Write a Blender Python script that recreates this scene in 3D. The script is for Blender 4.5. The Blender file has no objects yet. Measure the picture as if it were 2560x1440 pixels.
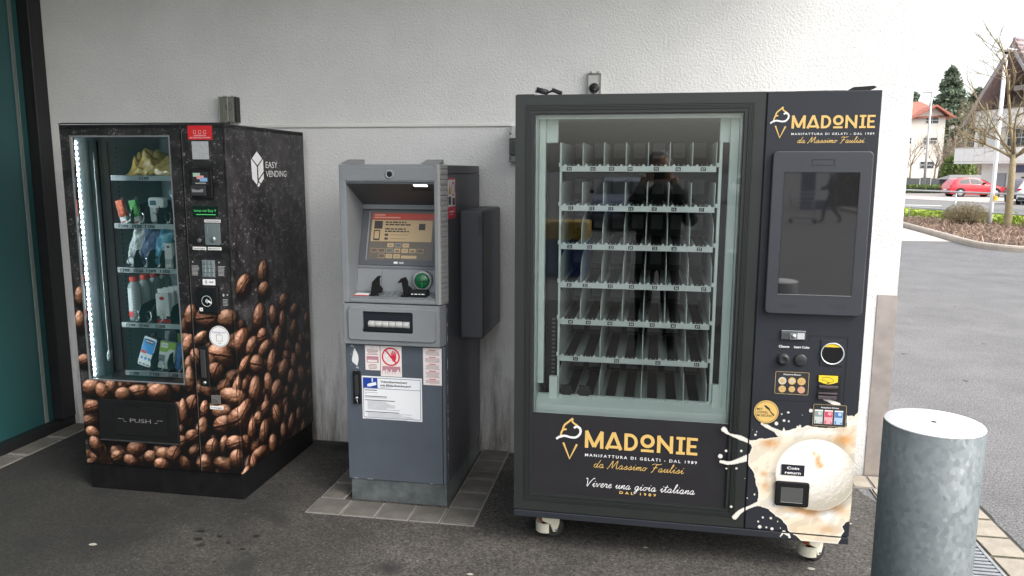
import bpy, bmesh, math, random
import numpy as np
from mathutils import Vector, Matrix
R = math.radians
rng = random.Random(7)
nrg = np.random.default_rng(11)
scene = bpy.context.scene
COL = scene.collection

# ------------------------------------------------------------------ camera
CAM = Vector((0.0, -4.1636, 1.62))
F_PX, PITCH, ROLL, YAW = 1900.35, 0.1528, 0.0039, 0.1709
cd = bpy.data.cameras.new('camera'); cam = bpy.data.objects.new('camera', cd); COL.objects.link(cam)
cd.sensor_width = 36.0; cd.lens = F_PX / 2560 * 36.0; cd.clip_start = 0.03; cd.clip_end = 2500
fw = Vector((-math.sin(YAW) * math.cos(PITCH), math.cos(YAW) * math.cos(PITCH), -math.sin(PITCH)))
rt = Vector((math.cos(YAW), math.sin(YAW), 0)); up = rt.cross(fw)
r2 = rt * math.cos(ROLL) + up * math.sin(ROLL); u2 = up * math.cos(ROLL) - rt * math.sin(ROLL)
M = Matrix((r2, u2, -fw)).transposed().to_4x4(); M.translation = CAM
cam.matrix_world = M
scene.camera = cam

# ------------------------------------------------------------------ sky, sun, exposure
SUN_EL, SUN_AZ = R(44), R(62)          # azimuth measured from -y (towards the viewer) round to +x
w = bpy.data.worlds.new('World'); scene.world = w; w.use_nodes = True
nt = w.node_tree; bg = nt.nodes['Background']
sky = nt.nodes.new('ShaderNodeTexSky'); sky.sky_type = 'NISHITA'; sky.sun_disc = False
sky.sun_elevation = SUN_EL; sky.sun_rotation = math.pi - SUN_AZ
sky.air_density = 1.2; sky.dust_density = 4.0; sky.ozone_density = 1.0
hs = nt.nodes.new('ShaderNodeHueSaturation'); hs.inputs['Saturation'].default_value = 0.3
nt.links.new(sky.outputs[0], hs.inputs['Color']); nt.links.new(hs.outputs[0], bg.inputs[0])
bg.inputs[1].default_value = 0.14
sd = bpy.data.lights.new('sun', 'SUN'); so = bpy.data.objects.new('sun', sd); COL.objects.link(so)
sd.energy = 0.42; sd.angle = R(26); sd.color = (1.0, 0.95, 0.88)
sdir = Vector((math.sin(SUN_AZ) * math.cos(SUN_EL), -math.cos(SUN_AZ) * math.cos(SUN_EL), math.sin(SUN_EL)))
so.rotation_euler = sdir.to_track_quat('Z', 'Y').to_euler(); so.location = (6, -6, 9)
vs = scene.view_settings
vs.view_transform = 'Standard'; vs.look = 'None'; vs.exposure = 1.7; vs.gamma = 1.0; vs.use_curve_mapping = False
scene.cycles.use_denoising = True
scene.cycles.max_bounces = 10; scene.cycles.transparent_max_bounces = 16
scene.cycles.sample_clamp_indirect = 6.0

# ------------------------------------------------------------------ materials
MATS = {}
def srgb(r, g, b):
    f = lambda c: (c / 255 / 12.92) if c / 255 <= 0.04045 else ((c / 255 + 0.055) / 1.055) ** 2.4
    return (f(r), f(g), f(b))
def mat(name, col, rough=0.6, metal=0.0, var=0.0, scale=8.0, bump=0.0, bscale=200.0, emit=0.0, spec=0.5, coat=0.0, col2=None, dist=0.004):
    if name in MATS: return MATS[name]
    m = bpy.data.materials.new(name); m.use_nodes = True; MATS[name] = m
    n, l = m.node_tree.nodes, m.node_tree.links
    p = n['Principled BSDF']
    p.inputs['Base Color'].default_value = (*col, 1); p.inputs['Roughness'].default_value = rough
    p.inputs['Metallic'].default_value = metal; p.inputs['Specular IOR Level'].default_value = spec
    p.inputs['Coat Weight'].default_value = coat
    if emit:
        p.inputs['Emission Color'].default_value = (*col, 1); p.inputs['Emission Strength'].default_value = emit
    if var or bump:
        tc = n.new('ShaderNodeTexCoord')
    if var:
        nz = n.new('ShaderNodeTexNoise'); nz.inputs['Scale'].default_value = scale; nz.inputs['Detail'].default_value = 6
        nz.inputs['Roughness'].default_value = 0.65
        l.new(tc.outputs['Object'], nz.inputs['Vector'])
        rp = n.new('ShaderNodeValToRGB'); rp.color_ramp.elements[0].position = 0.3; rp.color_ramp.elements[1].position = 0.7
        c2 = col2 or tuple(min(1, c * (1 + var)) for c in col)
        c1 = tuple(c * (1 - var) for c in col) if not col2 else col
        rp.color_ramp.elements[0].color = (*c1, 1); rp.color_ramp.elements[1].color = (*c2, 1)
        l.new(nz.outputs['Fac'], rp.inputs[0]); l.new(rp.outputs[0], p.inputs['Base Color'])
        mr = n.new('ShaderNodeMapRange'); mr.inputs[3].default_value = max(0.02, rough - 0.12); mr.inputs[4].default_value = min(1, rough + 0.12)
        l.new(nz.outputs['Fac'], mr.inputs[0]); l.new(mr.outputs[0], p.inputs['Roughness'])
    if bump:
        nb = n.new('ShaderNodeTexNoise'); nb.inputs['Scale'].default_value = bscale; nb.inputs['Detail'].default_value = 3
        l.new(tc.outputs['Object'], nb.inputs['Vector'])
        b = n.new('ShaderNodeBump'); b.inputs['Strength'].default_value = bump; b.inputs['Distance'].default_value = dist
        l.new(nb.outputs['Fac'], b.inputs['Height']); l.new(b.outputs[0], p.inputs['Normal'])
    return m
def glass_mat(name, tint, boost=1.0, rough=0.0):
    m = bpy.data.materials.new(name); m.use_nodes = True; MATS[name] = m
    n, l = m.node_tree.nodes, m.node_tree.links
    n.remove(n['Principled BSDF']); out = n['Material Output']
    tr = n.new('ShaderNodeBsdfTransparent'); tr.inputs[0].default_value = (*tint, 1)
    gl = n.new('ShaderNodeBsdfGlossy'); gl.inputs[0].default_value = (1, 1, 1, 1); gl.inputs['Roughness'].default_value = rough
    fr = n.new('ShaderNodeFresnel'); fr.inputs[0].default_value = 1.5
    mu = n.new('ShaderNodeMath'); mu.operation = 'MULTIPLY'; mu.inputs[1].default_value = boost; mu.use_clamp = True
    mx = n.new('ShaderNodeMixShader')
    l.new(fr.outputs[0], mu.inputs[0]); l.new(mu.outputs[0], mx.inputs[0]); l.new(tr.outputs[0], mx.inputs[1]); l.new(gl.outputs[0], mx.inputs[2])
    l.new(mx.outputs[0], out.inputs[0])
    return m
def attr_mat(name, rough=0.45, bump=0.0, bscale=150, spec=0.5, coat=0.0):
    m = mat(name, (0.5, 0.5, 0.5), rough, spec=spec, bump=bump, bscale=bscale, coat=coat)
    n, l = m.node_tree.nodes, m.node_tree.links
    a = n.new('ShaderNodeAttribute'); a.attribute_name = 'Col'
    l.new(a.outputs['Color'], n['Principled BSDF'].inputs['Base Color'])
    return m

def asphalt(name, c1, c2, speck, sscale=90, patch=None):
    m = bpy.data.materials.new(name); m.use_nodes = True; MATS[name] = m
    n, l = m.node_tree.nodes, m.node_tree.links; p = n['Principled BSDF']
    tc = n.new('ShaderNodeTexCoord')
    n1 = n.new('ShaderNodeTexNoise'); n1.inputs['Scale'].default_value = 1.3; n1.inputs['Detail'].default_value = 8; n1.inputs['Roughness'].default_value = 0.7
    n2 = n.new('ShaderNodeTexNoise'); n2.inputs['Scale'].default_value = 110; n2.inputs['Detail'].default_value = 4
    v = n.new('ShaderNodeTexVoronoi'); v.inputs['Scale'].default_value = sscale
    for t in (n1, n2, v): l.new(tc.outputs['Object'], t.inputs['Vector'])
    r1 = n.new('ShaderNodeValToRGB'); r1.color_ramp.elements[0].position = 0.32; r1.color_ramp.elements[1].position = 0.68
    r1.color_ramp.elements[0].color = (*c1, 1); r1.color_ramp.elements[1].color = (*c2, 1)
    l.new(n1.outputs['Fac'], r1.inputs[0])
    r2_ = n.new('ShaderNodeValToRGB'); r2_.color_ramp.elements[0].position = 0.35; r2_.color_ramp.elements[1].position = 0.75
    r2_.color_ramp.elements[0].color = (0.42, 0.42, 0.42, 1); r2_.color_ramp.elements[1].color = (1.75, 1.72, 1.68, 1)
    l.new(n2.outputs['Fac'], r2_.inputs[0])
    n5 = n.new('ShaderNodeTexNoise'); n5.inputs['Scale'].default_value = 42; n5.inputs['Detail'].default_value = 6; n5.inputs['Roughness'].default_value = 0.85; l.new(tc.outputs['Object'], n5.inputs['Vector'])
    r5 = n.new('ShaderNodeMapRange'); r5.inputs[1].default_value = 0.32; r5.inputs[2].default_value = 0.68; r5.inputs[3].default_value = 0.68; r5.inputs[4].default_value = 1.32; l.new(n5.outputs['Fac'], r5.inputs[0])
    m0 = n.new('ShaderNodeMix'); m0.data_type = 'RGBA'; m0.blend_type = 'MULTIPLY'; m0.inputs[0].default_value = 1; l.new(r1.outputs[0], m0.inputs[6]); l.new(r5.outputs[0], m0.inputs[7])
    mx = n.new('ShaderNodeMix'); mx.data_type = 'RGBA'; mx.blend_type = 'MULTIPLY'; mx.inputs[0].default_value = 1
    l.new(m0.outputs[2], mx.inputs[6]); l.new(r2_.outputs[0], mx.inputs[7])
    # pale chips: a few voronoi cells
    vc = n.new('ShaderNodeValToRGB'); vc.color_ramp.elements[0].position = 0.994; vc.color_ramp.elements[1].position = 0.998
    sx = n.new('ShaderNodeSeparateColor'); l.new(v.outputs['Color'], sx.inputs[0]); l.new(sx.outputs[0], vc.inputs[0])
    m2 = n.new('ShaderNodeMix'); m2.data_type = 'RGBA'; l.new(vc.outputs[0], m2.inputs[0]); l.new(mx.outputs[2], m2.inputs[6]); m2.inputs[7].default_value = (*speck, 1)
    last = m2.outputs[2]
    if patch:      # dark stains with a shape of their own
        n3 = n.new('ShaderNodeTexNoise'); n3.inputs['Scale'].default_value = 3.2; n3.inputs['Detail'].default_value = 5
        mp = n.new('ShaderNodeMapping'); mp.inputs['Location'].default_value = (4.3, 1.1, 0); l.new(tc.outputs['Object'], mp.inputs[0]); l.new(mp.outputs[0], n3.inputs['Vector'])
        r3 = n.new('ShaderNodeValToRGB'); r3.color_ramp.elements[0].position = 0.58; r3.color_ramp.elements[1].position = 0.7
        l.new(n3.outputs['Fac'], r3.inputs[0])
        m3 = n.new('ShaderNodeMix'); m3.data_type = 'RGBA'; l.new(r3.outputs[0], m3.inputs[0]); l.new(last, m3.inputs[6]); m3.inputs[7].default_value = (*patch, 1)
        last = m3.outputs[2]
    v2 = n.new('ShaderNodeTexVoronoi'); v2.inputs['Scale'].default_value = 5.5; l.new(tc.outputs['Object'], v2.inputs['Vector'])
    s2 = n.new('ShaderNodeSeparateColor'); l.new(v2.outputs['Color'], s2.inputs[0])
    sm_ = n.new('ShaderNodeMath'); sm_.operation = 'MULTIPLY'; sm_.inputs[1].default_value = 0.13; l.new(s2.outputs[0], sm_.inputs[0])
    ls = n.new('ShaderNodeMath'); ls.operation = 'LESS_THAN'; l.new(v2.outputs['Distance'], ls.inputs[0]); l.new(sm_.outputs[0], ls.inputs[1])
    gt = n.new('ShaderNodeMath'); gt.operation = 'GREATER_THAN'; gt.inputs[1].default_value = 0.62; l.new(s2.outputs[1], gt.inputs[0])
    mm = n.new('ShaderNodeMath'); mm.operation = 'MULTIPLY'; l.new(ls.outputs[0], mm.inputs[0]); l.new(gt.outputs[0], mm.inputs[1])
    m4 = n.new('ShaderNodeMix'); m4.data_type = 'RGBA'; l.new(mm.outputs[0], m4.inputs[0]); l.new(last, m4.inputs[6]); m4.inputs[7].default_value = (*[c * 0.4 for c in c1], 1); last = m4.outputs[2]
    if patch:      # painted-in shade: asphalt colour darkens towards the left, edge broken by noise
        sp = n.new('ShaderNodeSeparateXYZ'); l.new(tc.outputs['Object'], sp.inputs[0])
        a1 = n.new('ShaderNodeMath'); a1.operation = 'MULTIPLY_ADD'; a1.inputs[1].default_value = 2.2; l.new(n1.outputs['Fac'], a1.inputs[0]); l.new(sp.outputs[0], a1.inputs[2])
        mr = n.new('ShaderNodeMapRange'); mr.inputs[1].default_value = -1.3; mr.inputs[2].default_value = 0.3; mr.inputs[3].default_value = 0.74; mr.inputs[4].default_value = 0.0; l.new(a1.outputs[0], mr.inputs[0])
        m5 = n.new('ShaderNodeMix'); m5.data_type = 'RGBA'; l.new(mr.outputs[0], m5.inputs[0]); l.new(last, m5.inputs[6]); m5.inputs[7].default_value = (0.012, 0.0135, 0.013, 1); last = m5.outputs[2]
    l.new(last, p.inputs['Base Color']); p.inputs['Roughness'].default_value = 0.85; p.inputs['Specular IOR Level'].default_value = 0.35
    b = n.new('ShaderNodeBump'); b.inputs['Strength'].default_value = 0.6; b.inputs['Distance'].default_value = 0.004
    l.new(n2.outputs['Fac'], b.inputs['Height']); l.new(b.outputs[0], p.inputs['Normal'])
    return m
def stucco(name, col):
    m = bpy.data.materials.new(name); m.use_nodes = True; MATS[name] = m
    n, l = m.node_tree.nodes, m.node_tree.links; p = n['Principled BSDF']
    tc = n.new('ShaderNodeTexCoord')
    n1 = n.new('ShaderNodeTexNoise'); n1.inputs['Scale'].default_value = 80; n1.inputs['Detail'].default_value = 3; n1.inputs['Roughness'].default_value = 0.6; n1.inputs['Distortion'].default_value = 0.4
    n2 = n.new('ShaderNodeTexNoise'); n2.inputs['Scale'].default_value = 1.6; n2.inputs['Detail'].default_value = 7; n2.inputs['Roughness'].default_value = 0.7
    mp = n.new('ShaderNodeMapping'); mp.inputs['Scale'].default_value = (9, 9, 1.1)
    n3 = n.new('ShaderNodeTexNoise'); n3.inputs['Scale'].default_value = 1.0; n3.inputs['Detail'].default_value = 8; n3.inputs['Roughness'].default_value = 0.75
    l.new(tc.outputs['Object'], n1.inputs['Vector']); l.new(tc.outputs['Object'], n2.inputs['Vector'])
    l.new(tc.outputs['Object'], mp.inputs[0]); l.new(mp.outputs[0], n3.inputs['Vector'])
    r = n.new('ShaderNodeValToRGB'); r.color_ramp.elements[0].position = 0.3; r.color_ramp.elements[1].position = 0.62
    r.color_ramp.elements[0].color = (*[c * 0.88 for c in col], 1); r.color_ramp.elements[1].color = (*col, 1)
    l.new(n2.outputs['Fac'], r.inputs[0])
    # grey dirt runs and scuffs near the bottom of the wall
    sp = n.new('ShaderNodeSeparateXYZ'); l.new(tc.outputs['Object'], sp.inputs[0])
    mr = n.new('ShaderNodeMapRange'); mr.inputs[1].default_value = 0.0; mr.inputs[2].default_value = 0.9; mr.inputs[3].default_value = 0.36; mr.inputs[4].default_value = 0.0
    l.new(sp.outputs[2], mr.inputs[0])
    ad = n.new('ShaderNodeMath'); ad.operation = 'ADD'; l.new(n3.outputs['Fac'], ad.inputs[0]); l.new(mr.outputs[0], ad.inputs[1])
    r3 = n.new('ShaderNodeValToRGB'); r3.color_ramp.elements[0].position = 0.62; r3.color_ramp.elements[1].position = 0.93
    l.new(ad.outputs[0], r3.inputs[0])
    mx = n.new('ShaderNodeMix'); mx.data_type = 'RGBA'; l.new(r3.outputs[0], mx.inputs[0]); l.new(r.outputs[0], mx.inputs[6]); mx.inputs[7].default_value = (0.20, 0.18, 0.155, 1)
    l.new(mx.outputs[2], p.inputs['Base Color']); p.inputs['Roughness'].default_value = 0.9; p.inputs['Specular IOR Level'].default_value = 0.2
    b = n.new('ShaderNodeBump'); b.inputs['Strength'].default_value = 0.55; b.inputs['Distance'].default_value = 0.009
    l.new(n1.outputs['Fac'], b.inputs['Height']); l.new(b.outputs[0], p.inputs['Normal'])
    return m

# ------------------------------------------------------------------ mesh helpers
class MB:
    """collects shapes of one object; each face carries a material slot number"""
    def __init__(s): s.v = []; s.f = []; s.m = []; s.sm = []
    def add(s, vs_, fs, mi=0, smooth=False):
        o = len(s.v); s.v.extend(tuple(map(float, q)) for q in vs_)
        for f in fs: s.f.append([o + i for i in f]); s.m.append(mi); s.sm.append(smooth)
        return s
    def box(s, x0, x1, y0, y1, z0, z1, mi=0):
        vs_ = [(x, y, z) for z in (z0, z1) for y in (y0, y1) for x in (x0, x1)]
        return s.add(vs_, [(0, 2, 3, 1), (4, 5, 7, 6), (0, 1, 5, 4), (2, 6, 7, 3), (0, 4, 6, 2), (1, 3, 7, 5)], mi)
    def prism(s, poly, lo, hi, axis='y', mi=0):
        n = len(poly)
        def P(a, b, c): return {'y': (a, c, b), 'z': (a, b, c), 'x': (c, a, b)}[axis]
        vs_ = [P(a, b, lo) for a, b in poly] + [P(a, b, hi) for a, b in poly]
        fs = [list(range(n)), list(range(2 * n - 1, n - 1, -1))] + [(i, (i + 1) % n, n + (i + 1) % n, n + i) for i in range(n)]
        return s.add(vs_, fs, mi)
    def sheet(s, poly, y, mi=0):     # flat print in the x-z plane
        return s.add([(a, y, b) for a, b in poly], [list(range(len(poly)))], mi)
    def rect(s, x0, x1, z0, z1, y, mi=0): return s.sheet([(x0, z0), (x1, z0), (x1, z1), (x0, z1)], y, mi)
    def frame(s, x0, x1, z0, z1, t, y0, y1, mi=0):
        s.box(x0, x1, y0, y1, z0, z0 + t, mi); s.box(x0, x1, y0, y1, z1 - t, z1, mi)
        s.box(x0, x0 + t, y0, y1, z0 + t, z1 - t, mi); return s.box(x1 - t, x1, y0, y1, z0 + t, z1 - t, mi)
    def tube(s, pts, r, n=8, mi=0, closed=False, smooth=True):
        pts = [Vector(p) for p in pts]; k = len(pts)
        rs = list(r) if hasattr(r, '__len__') else [r] * k
        vs_ = []; prev = None
        for i, p in enumerate(pts):
            if closed: d = pts[(i + 1) % k] - pts[i - 1]
            else: d = pts[min(i + 1, k - 1)] - pts[max(i - 1, 0)]
            d = d.normalized() if d.length > 1e-9 else Vector((0, 0, 1))
            if prev is None:
                a = d.orthogonal().normalized()
            else:
                a = prev - d * prev.dot(d)
                a = a.normalized() if a.length > 1e-6 else d.orthogonal().normalized()
            prev = a; b = d.cross(a)
            for j in range(n):
                t = 2 * math.pi * j / n; vs_.append(p + (a * math.cos(t) + b * math.sin(t)) * rs[i])
        fs = []
        for i in range(k if closed else k - 1):
            i2 = (i + 1) % k
            for j in range(n): fs.append((i * n + j, i * n + (j + 1) % n, i2 * n + (j + 1) % n, i2 * n + j))
        if not closed: fs += [tuple(range(n - 1, -1, -1)), tuple(range((k - 1) * n, k * n))]
        return s.add(vs_, fs, mi, smooth)
    def lathe(s, prof, n=24, c=(0, 0, 0), axis='z', mi=0, smooth=True):
        vs_ = []; c = Vector(c)
        for r, h in prof:
            for j in range(n):
                t = 2 * math.pi * j / n; a, b = r * math.cos(t), r * math.sin(t)
                vs_.append(c + Vector({'z': (a, b, h), 'y': (a, h, b), 'x': (h, a, b)}[axis]))
        fs = []
        for i in range(len(prof) - 1):
            for j in range(n): fs.append((i * n + j, i * n + (j + 1) % n, (i + 1) * n + (j + 1) % n, (i + 1) * n + j))
        s.add(vs_, fs, mi, smooth)
        o = len(s.v) - len(vs_)
        for ring in (0, len(prof) - 1):
            if prof[ring][0] > 1e-6:
                s.f.append([o + ring * n + j for j in range(n)]); s.m.append(mi); s.sm.append(False)
        return s
    def disc(s, x, z, r, y, mi=0, n=28, rz=None):
        rz = rz or r
        return s.sheet([(x + r * math.cos(2 * math.pi * i / n), z + rz * math.sin(2 * math.pi * i / n)) for i in range(n)], y, mi)
    def ring(s, x, z, r0, r1, y, mi=0, n=32):
        vs_ = [(x + r * math.cos(2 * math.pi * i / n), y, z + r * math.sin(2 * math.pi * i / n)) for r in (r0, r1) for i in range(n)]
        return s.add(vs_, [(i, (i + 1) % n, n + (i + 1) % n, n + i) for i in range(n)], mi)
    def ribbon(s, pts, wd, y, mi=0):
        k = len(pts); ws = list(wd) if hasattr(wd, '__len__') else [wd] * k; vs_ = []
        for i in range(k):
            a, b = pts[max(i - 1, 0)], pts[min(i + 1, k - 1)]
            dx, dz = b[0] - a[0], b[1] - a[1]; L = math.hypot(dx, dz) or 1
            nx, nz = -dz / L * ws[i] / 2, dx / L * ws[i] / 2
            vs_ += [(pts[i][0] + nx, y, pts[i][1] + nz), (pts[i][0] - nx, y, pts[i][1] - nz)]
        return s.add(vs_, [(2 * i, 2 * i + 1, 2 * i + 3, 2 * i + 2) for i in range(k - 1)], mi)
    def text(s, st, x, z, h, y, mi=0, wid=None, al='l', plane='xz', x_fixed=None, shear=0.0, fat=0.0, sp=1.0):
        vs_, fs, w0 = text_geo(st, fat, sp)
        k = wid / (w0 * h) if wid else 1.0
        W = w0 * h * k; ox = {'l': 0, 'c': -W / 2, 'r': -W}[al]
        if plane == 'xz': q = [(x + ox + a * h * k + shear * b * h, y, z + b * h) for a, b in vs_]
        else: q = [(x_fixed, x + ox + a * h * k, z + b * h) for a, b in vs_]     # reads along +y on an x = const face
        return s.add(q, fs, mi)
    def mesh(s, name, mats, bevel=0.0, weld=False):
        me = bpy.data.meshes.new(name); me.from_pydata(s.v, [], s.f)
        for m in mats: me.materials.append(m)
        if len(mats) > 1: me.polygons.foreach_set('material_index', s.m)
        me.polygons.foreach_set('use_smooth', s.sm)
        bm = bmesh.new(); bm.from_mesh(me)
        bmesh.ops.recalc_face_normals(bm, faces=bm.faces); bm.to_mesh(me); bm.free()
        me.update(); return me
    def build(s, name, mats, parent=None, bevel=0.0, seg=2):
        if not isinstance(mats, (list, tuple)): mats = [mats]
        o = bpy.data.objects.new(name, s.mesh(name, mats)); COL.objects.link(o); o.parent = parent
        if bevel:
            b = o.modifiers.new('bevel', 'BEVEL'); b.width = bevel; b.segments = seg; b.limit_method = 'ANGLE'; b.angle_limit = R(40)
        return o
_TG = {}
def text_geo(st, fat=0.0, sp=1.0):
    key = (st, fat, sp)
    if key in _TG: return _TG[key]
    cu = bpy.data.curves.new('txt', 'FONT'); cu.body = st; cu.size = 1.0; cu.resolution_u = 3; cu.offset = fat; cu.space_character = sp
    ob = bpy.data.objects.new('txt', cu); COL.objects.link(ob)
    bpy.context.view_layer.update()
    me = bpy.data.meshes.new_from_object(ob.evaluated_get(bpy.context.evaluated_depsgraph_get()))
    v = np.array([q.co[:2] for q in me.vertices]) if len(me.vertices) else np.zeros((0, 2))
    f = [tuple(p.vertices) for p in me.polygons]
    bpy.data.objects.remove(ob); bpy.data.curves.remove(cu); bpy.data.meshes.remove(me)
    if 'H' not in _CAP and st != 'H':
        _CAP['H'] = 1.0; hv, _, _ = text_geo('H'); _CAP['H'] = float(max(b for a, b in hv)); _TG.clear()
    cap = _CAP.get('H', 1.0)
    x0 = v[:, 0].min() if len(v) else 0; wd = (v[:, 0].max() - x0) if len(v) else 1
    out = ([((a - x0) / cap, b / cap) for a, b in v], f, wd / cap)
    _TG[key] = out; return out
_CAP = {}
def tag(o, label=None, cat=None, group=None, kind=None):
    if label: o['label'] = label
    if cat: o['category'] = cat
    if group: o['group'] = group
    if kind: o['kind'] = kind
    return o
def empty(name, loc=(0, 0, 0), rz=0.0):
    o = bpy.data.objects.new(name, None); COL.objects.link(o); o.location = loc; o.rotation_euler = (0, 0, rz); o.empty_display_size = 0.1
    return o
def copy_tree(o, parent=None):
    c = o.copy(); COL.objects.link(c); c.parent = parent
    for ch in list(o.children): copy_tree(ch, c)
    return c
def inst(name, src, parent=None, loc=(0, 0, 0), rz=0.0, sc=None):
    o = bpy.data.objects.new(name, src.data); COL.objects.link(o); o.parent = parent; o.location = loc; o.rotation_euler = (0, 0, rz)
    if sc: o.scale = sc
    return o
def gz(y): return -0.004 * max(0.0, y - 10)
def rrect(x0, x1, z0, z1, r, n=4):
    p = []
    for cx, cz, a0 in ((x1 - r, z1 - r, 0), (x0 + r, z1 - r, 90), (x0 + r, z0 + r, 180), (x1 - r, z0 + r, 270)):
        for i in range(n + 1):
            a = R(a0 + 90 * i / n); p.append((cx + r * math.cos(a), cz + r * math.sin(a)))
    return p
def smooth_path(pts, n=6):
    P = [np.array(p, float) for p in pts]; P = [2 * P[0] - P[1]] + P + [2 * P[-1] - P[-2]]; out = []
    for i in range(1, len(P) - 2):
        for k in range(n):
            t = k / n; a, b, c, d = P[i - 1], P[i], P[i + 1], P[i + 2]
            out.append(tuple(0.5 * ((2 * b) + (c - a) * t + (2 * a - 5 * b + 4 * c - d) * t * t + (3 * b - a - 3 * c + d) * t ** 3)))
    out.append(tuple(P[-2])); return out
def vnoise(h, w, cells, seed=0):
    r = np.random.default_rng(seed); ch = max(2, int(cells * h / w) + 2); cw = cells + 2
    g = r.random((ch, cw)); y = np.linspace(0, ch - 1.001, h); x = np.linspace(0, cw - 1.001, w)
    yi, xi = y.astype(int), x.astype(int); fy, fx = (y - yi)[:, None], (x - xi)[None]
    fy = fy * fy * (3 - 2 * fy); fx = fx * fx * (3 - 2 * fx)
    a = g[yi][:, xi]; b = g[yi][:, np.minimum(xi + 1, cw - 1)]; c = g[np.minimum(yi + 1, ch - 1)][:, xi]; d = g[np.minimum(yi + 1, ch - 1)][:, np.minimum(xi + 1, cw - 1)]
    return (a * (1 - fx) + b * fx) * (1 - fy) + (c * (1 - fx) + d * fx) * fy
def fbm(h, w, cells, seed=0, octs=4):
    o = np.zeros((h, w)); a = 0.5
    for i in range(octs): o += a * vnoise(h, w, cells * 2 ** i, seed + i); a *= 0.5
    return o / (1 - 0.5 ** octs)
def print_grid(name, us, zs, cols, keep, place, m, parent):
    """flat printed film: one small quad per print cell, colour held at the vertices; keep says which cells exist"""
    nx, nz = len(us), len(zs)
    V = np.array([place(u, z) for z in zs for u in us], dtype=np.float32)
    ii, jj = np.nonzero(keep); a = ii * nx + jj
    F = np.stack([a, a + 1, a + nx + 1, a + nx], 1).astype(np.int32)
    used = np.unique(F); remap = np.full(nx * nz, -1, np.int32); remap[used] = np.arange(len(used)); F = remap[F]; V = V[used]
    C = np.concatenate([cols.reshape(-1, 3), np.ones((nx * nz, 1))], 1)[used].astype(np.float32)
    me = bpy.data.meshes.new(name)
    me.vertices.add(len(V)); me.vertices.foreach_set('co', V.ravel())
    me.loops.add(F.size); me.loops.foreach_set('vertex_index', F.ravel())
    me.polygons.add(len(F)); me.polygons.foreach_set('loop_start', np.arange(0, F.size, 4, dtype=np.int32)); me.polygons.foreach_set('loop_total', np.full(len(F), 4, np.int32))
    at = me.color_attributes.new('Col', 'FLOAT_COLOR', 'POINT'); at.data.foreach_set('color', C.ravel())
    me.update(calc_edges=True); me.validate(); me.materials.append(m)
    o = bpy.data.objects.new(name, me); COL.objects.link(o); o.parent = parent
    return o
# ------------------------------------------------------------------ the setting: ground, paving, building
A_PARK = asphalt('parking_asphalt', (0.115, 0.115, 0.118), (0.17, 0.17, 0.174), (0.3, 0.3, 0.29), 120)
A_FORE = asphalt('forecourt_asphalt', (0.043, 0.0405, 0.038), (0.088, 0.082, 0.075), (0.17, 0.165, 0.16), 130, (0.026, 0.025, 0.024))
A_ROAD = asphalt('road_asphalt', (0.16, 0.158, 0.155), (0.21, 0.208, 0.205), (0.3, 0.3, 0.3))
def slab_sheet(name, poly, dz, m, sub=1, kind='structure'):
    me = bpy.data.meshes.new(name); me.from_pydata([(x, y, gz(y) + dz) for x, y in poly], [], [list(range(len(poly)))]); me.materials.append(m); me.update()
    if me.polygons[0].normal.z < 0: me.flip_normals()
    o = bpy.data.objects.new(name, me); COL.objects.link(o); o['kind'] = kind; return o
me = bpy.data.meshes.new('ground')
me.from_pydata([(x, y, gz(y)) for y in (-900, 10, 900) for x in (-900, 900)], [], [(0, 1, 3, 2), (2, 3, 5, 4)]); me.materials.append(A_PARK); me.update()
ground = bpy.data.objects.new('ground', me); COL.objects.link(ground); ground['kind'] = 'structure'
# darker asphalt under the roof, with a ragged edge on the right
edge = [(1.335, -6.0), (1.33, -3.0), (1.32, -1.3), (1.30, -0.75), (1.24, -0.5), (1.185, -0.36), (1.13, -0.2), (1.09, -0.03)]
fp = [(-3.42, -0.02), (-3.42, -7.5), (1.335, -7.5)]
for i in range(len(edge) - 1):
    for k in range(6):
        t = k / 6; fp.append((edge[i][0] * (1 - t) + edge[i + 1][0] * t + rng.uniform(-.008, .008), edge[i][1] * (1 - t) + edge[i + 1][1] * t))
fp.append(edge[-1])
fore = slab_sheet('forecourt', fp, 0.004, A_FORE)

M_PAVE = mat('paver_concrete', (0.105, 0.097, 0.086), 0.85, var=0.3, scale=9, bump=0.5, bscale=120)
M_PAVE2 = mat('paver_sandy', (0.30, 0.265, 0.215), 0.85, var=0.22, scale=9, bump=0.5, bscale=120)
M_MORTAR = mat('mortar', (0.21, 0.20, 0.185), 0.9, var=0.2, scale=20, bump=0.4)
def paving(name, rects, m, joint, jm=M_MORTAR, z=0.010):
    xs = [r[0] for r in rects] + [r[1] for r in rects]; ys = [r[2] for r in rects] + [r[3] for r in rects]
    b = MB()
    for r in rects: b.box(r[0] - joint, r[1] + joint, r[2] - joint, r[3] + joint, 0.0, z - 0.004 + 0.0004 * rng.random())
    o = b.build(name, jm); o['kind'] = 'structure'
    for r in rects:
        g = MB().box(-(r[1] - r[0]) / 2, (r[1] - r[0]) / 2, -(r[3] - r[2]) / 2, (r[3] - r[2]) / 2, 0, 0.006)
        p = g.build('paver', m, o, bevel=0.003); p.location = ((r[0] + r[1]) / 2, (r[2] + r[3]) / 2, z - 0.004 + rng.uniform(-.0012, .0012)); p.rotation_euler = (rng.uniform(-.006, .006), rng.uniform(-.006, .006), rng.uniform(-.012, .012))
    return o
T = []
for x0, x1 in ((-1.545, -1.385), (-1.365, -1.215), (-1.195, -1.05), (-1.03, -0.90), (-0.88, -0.735)): T.append((x0, x1, -0.95, -0.80))
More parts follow.
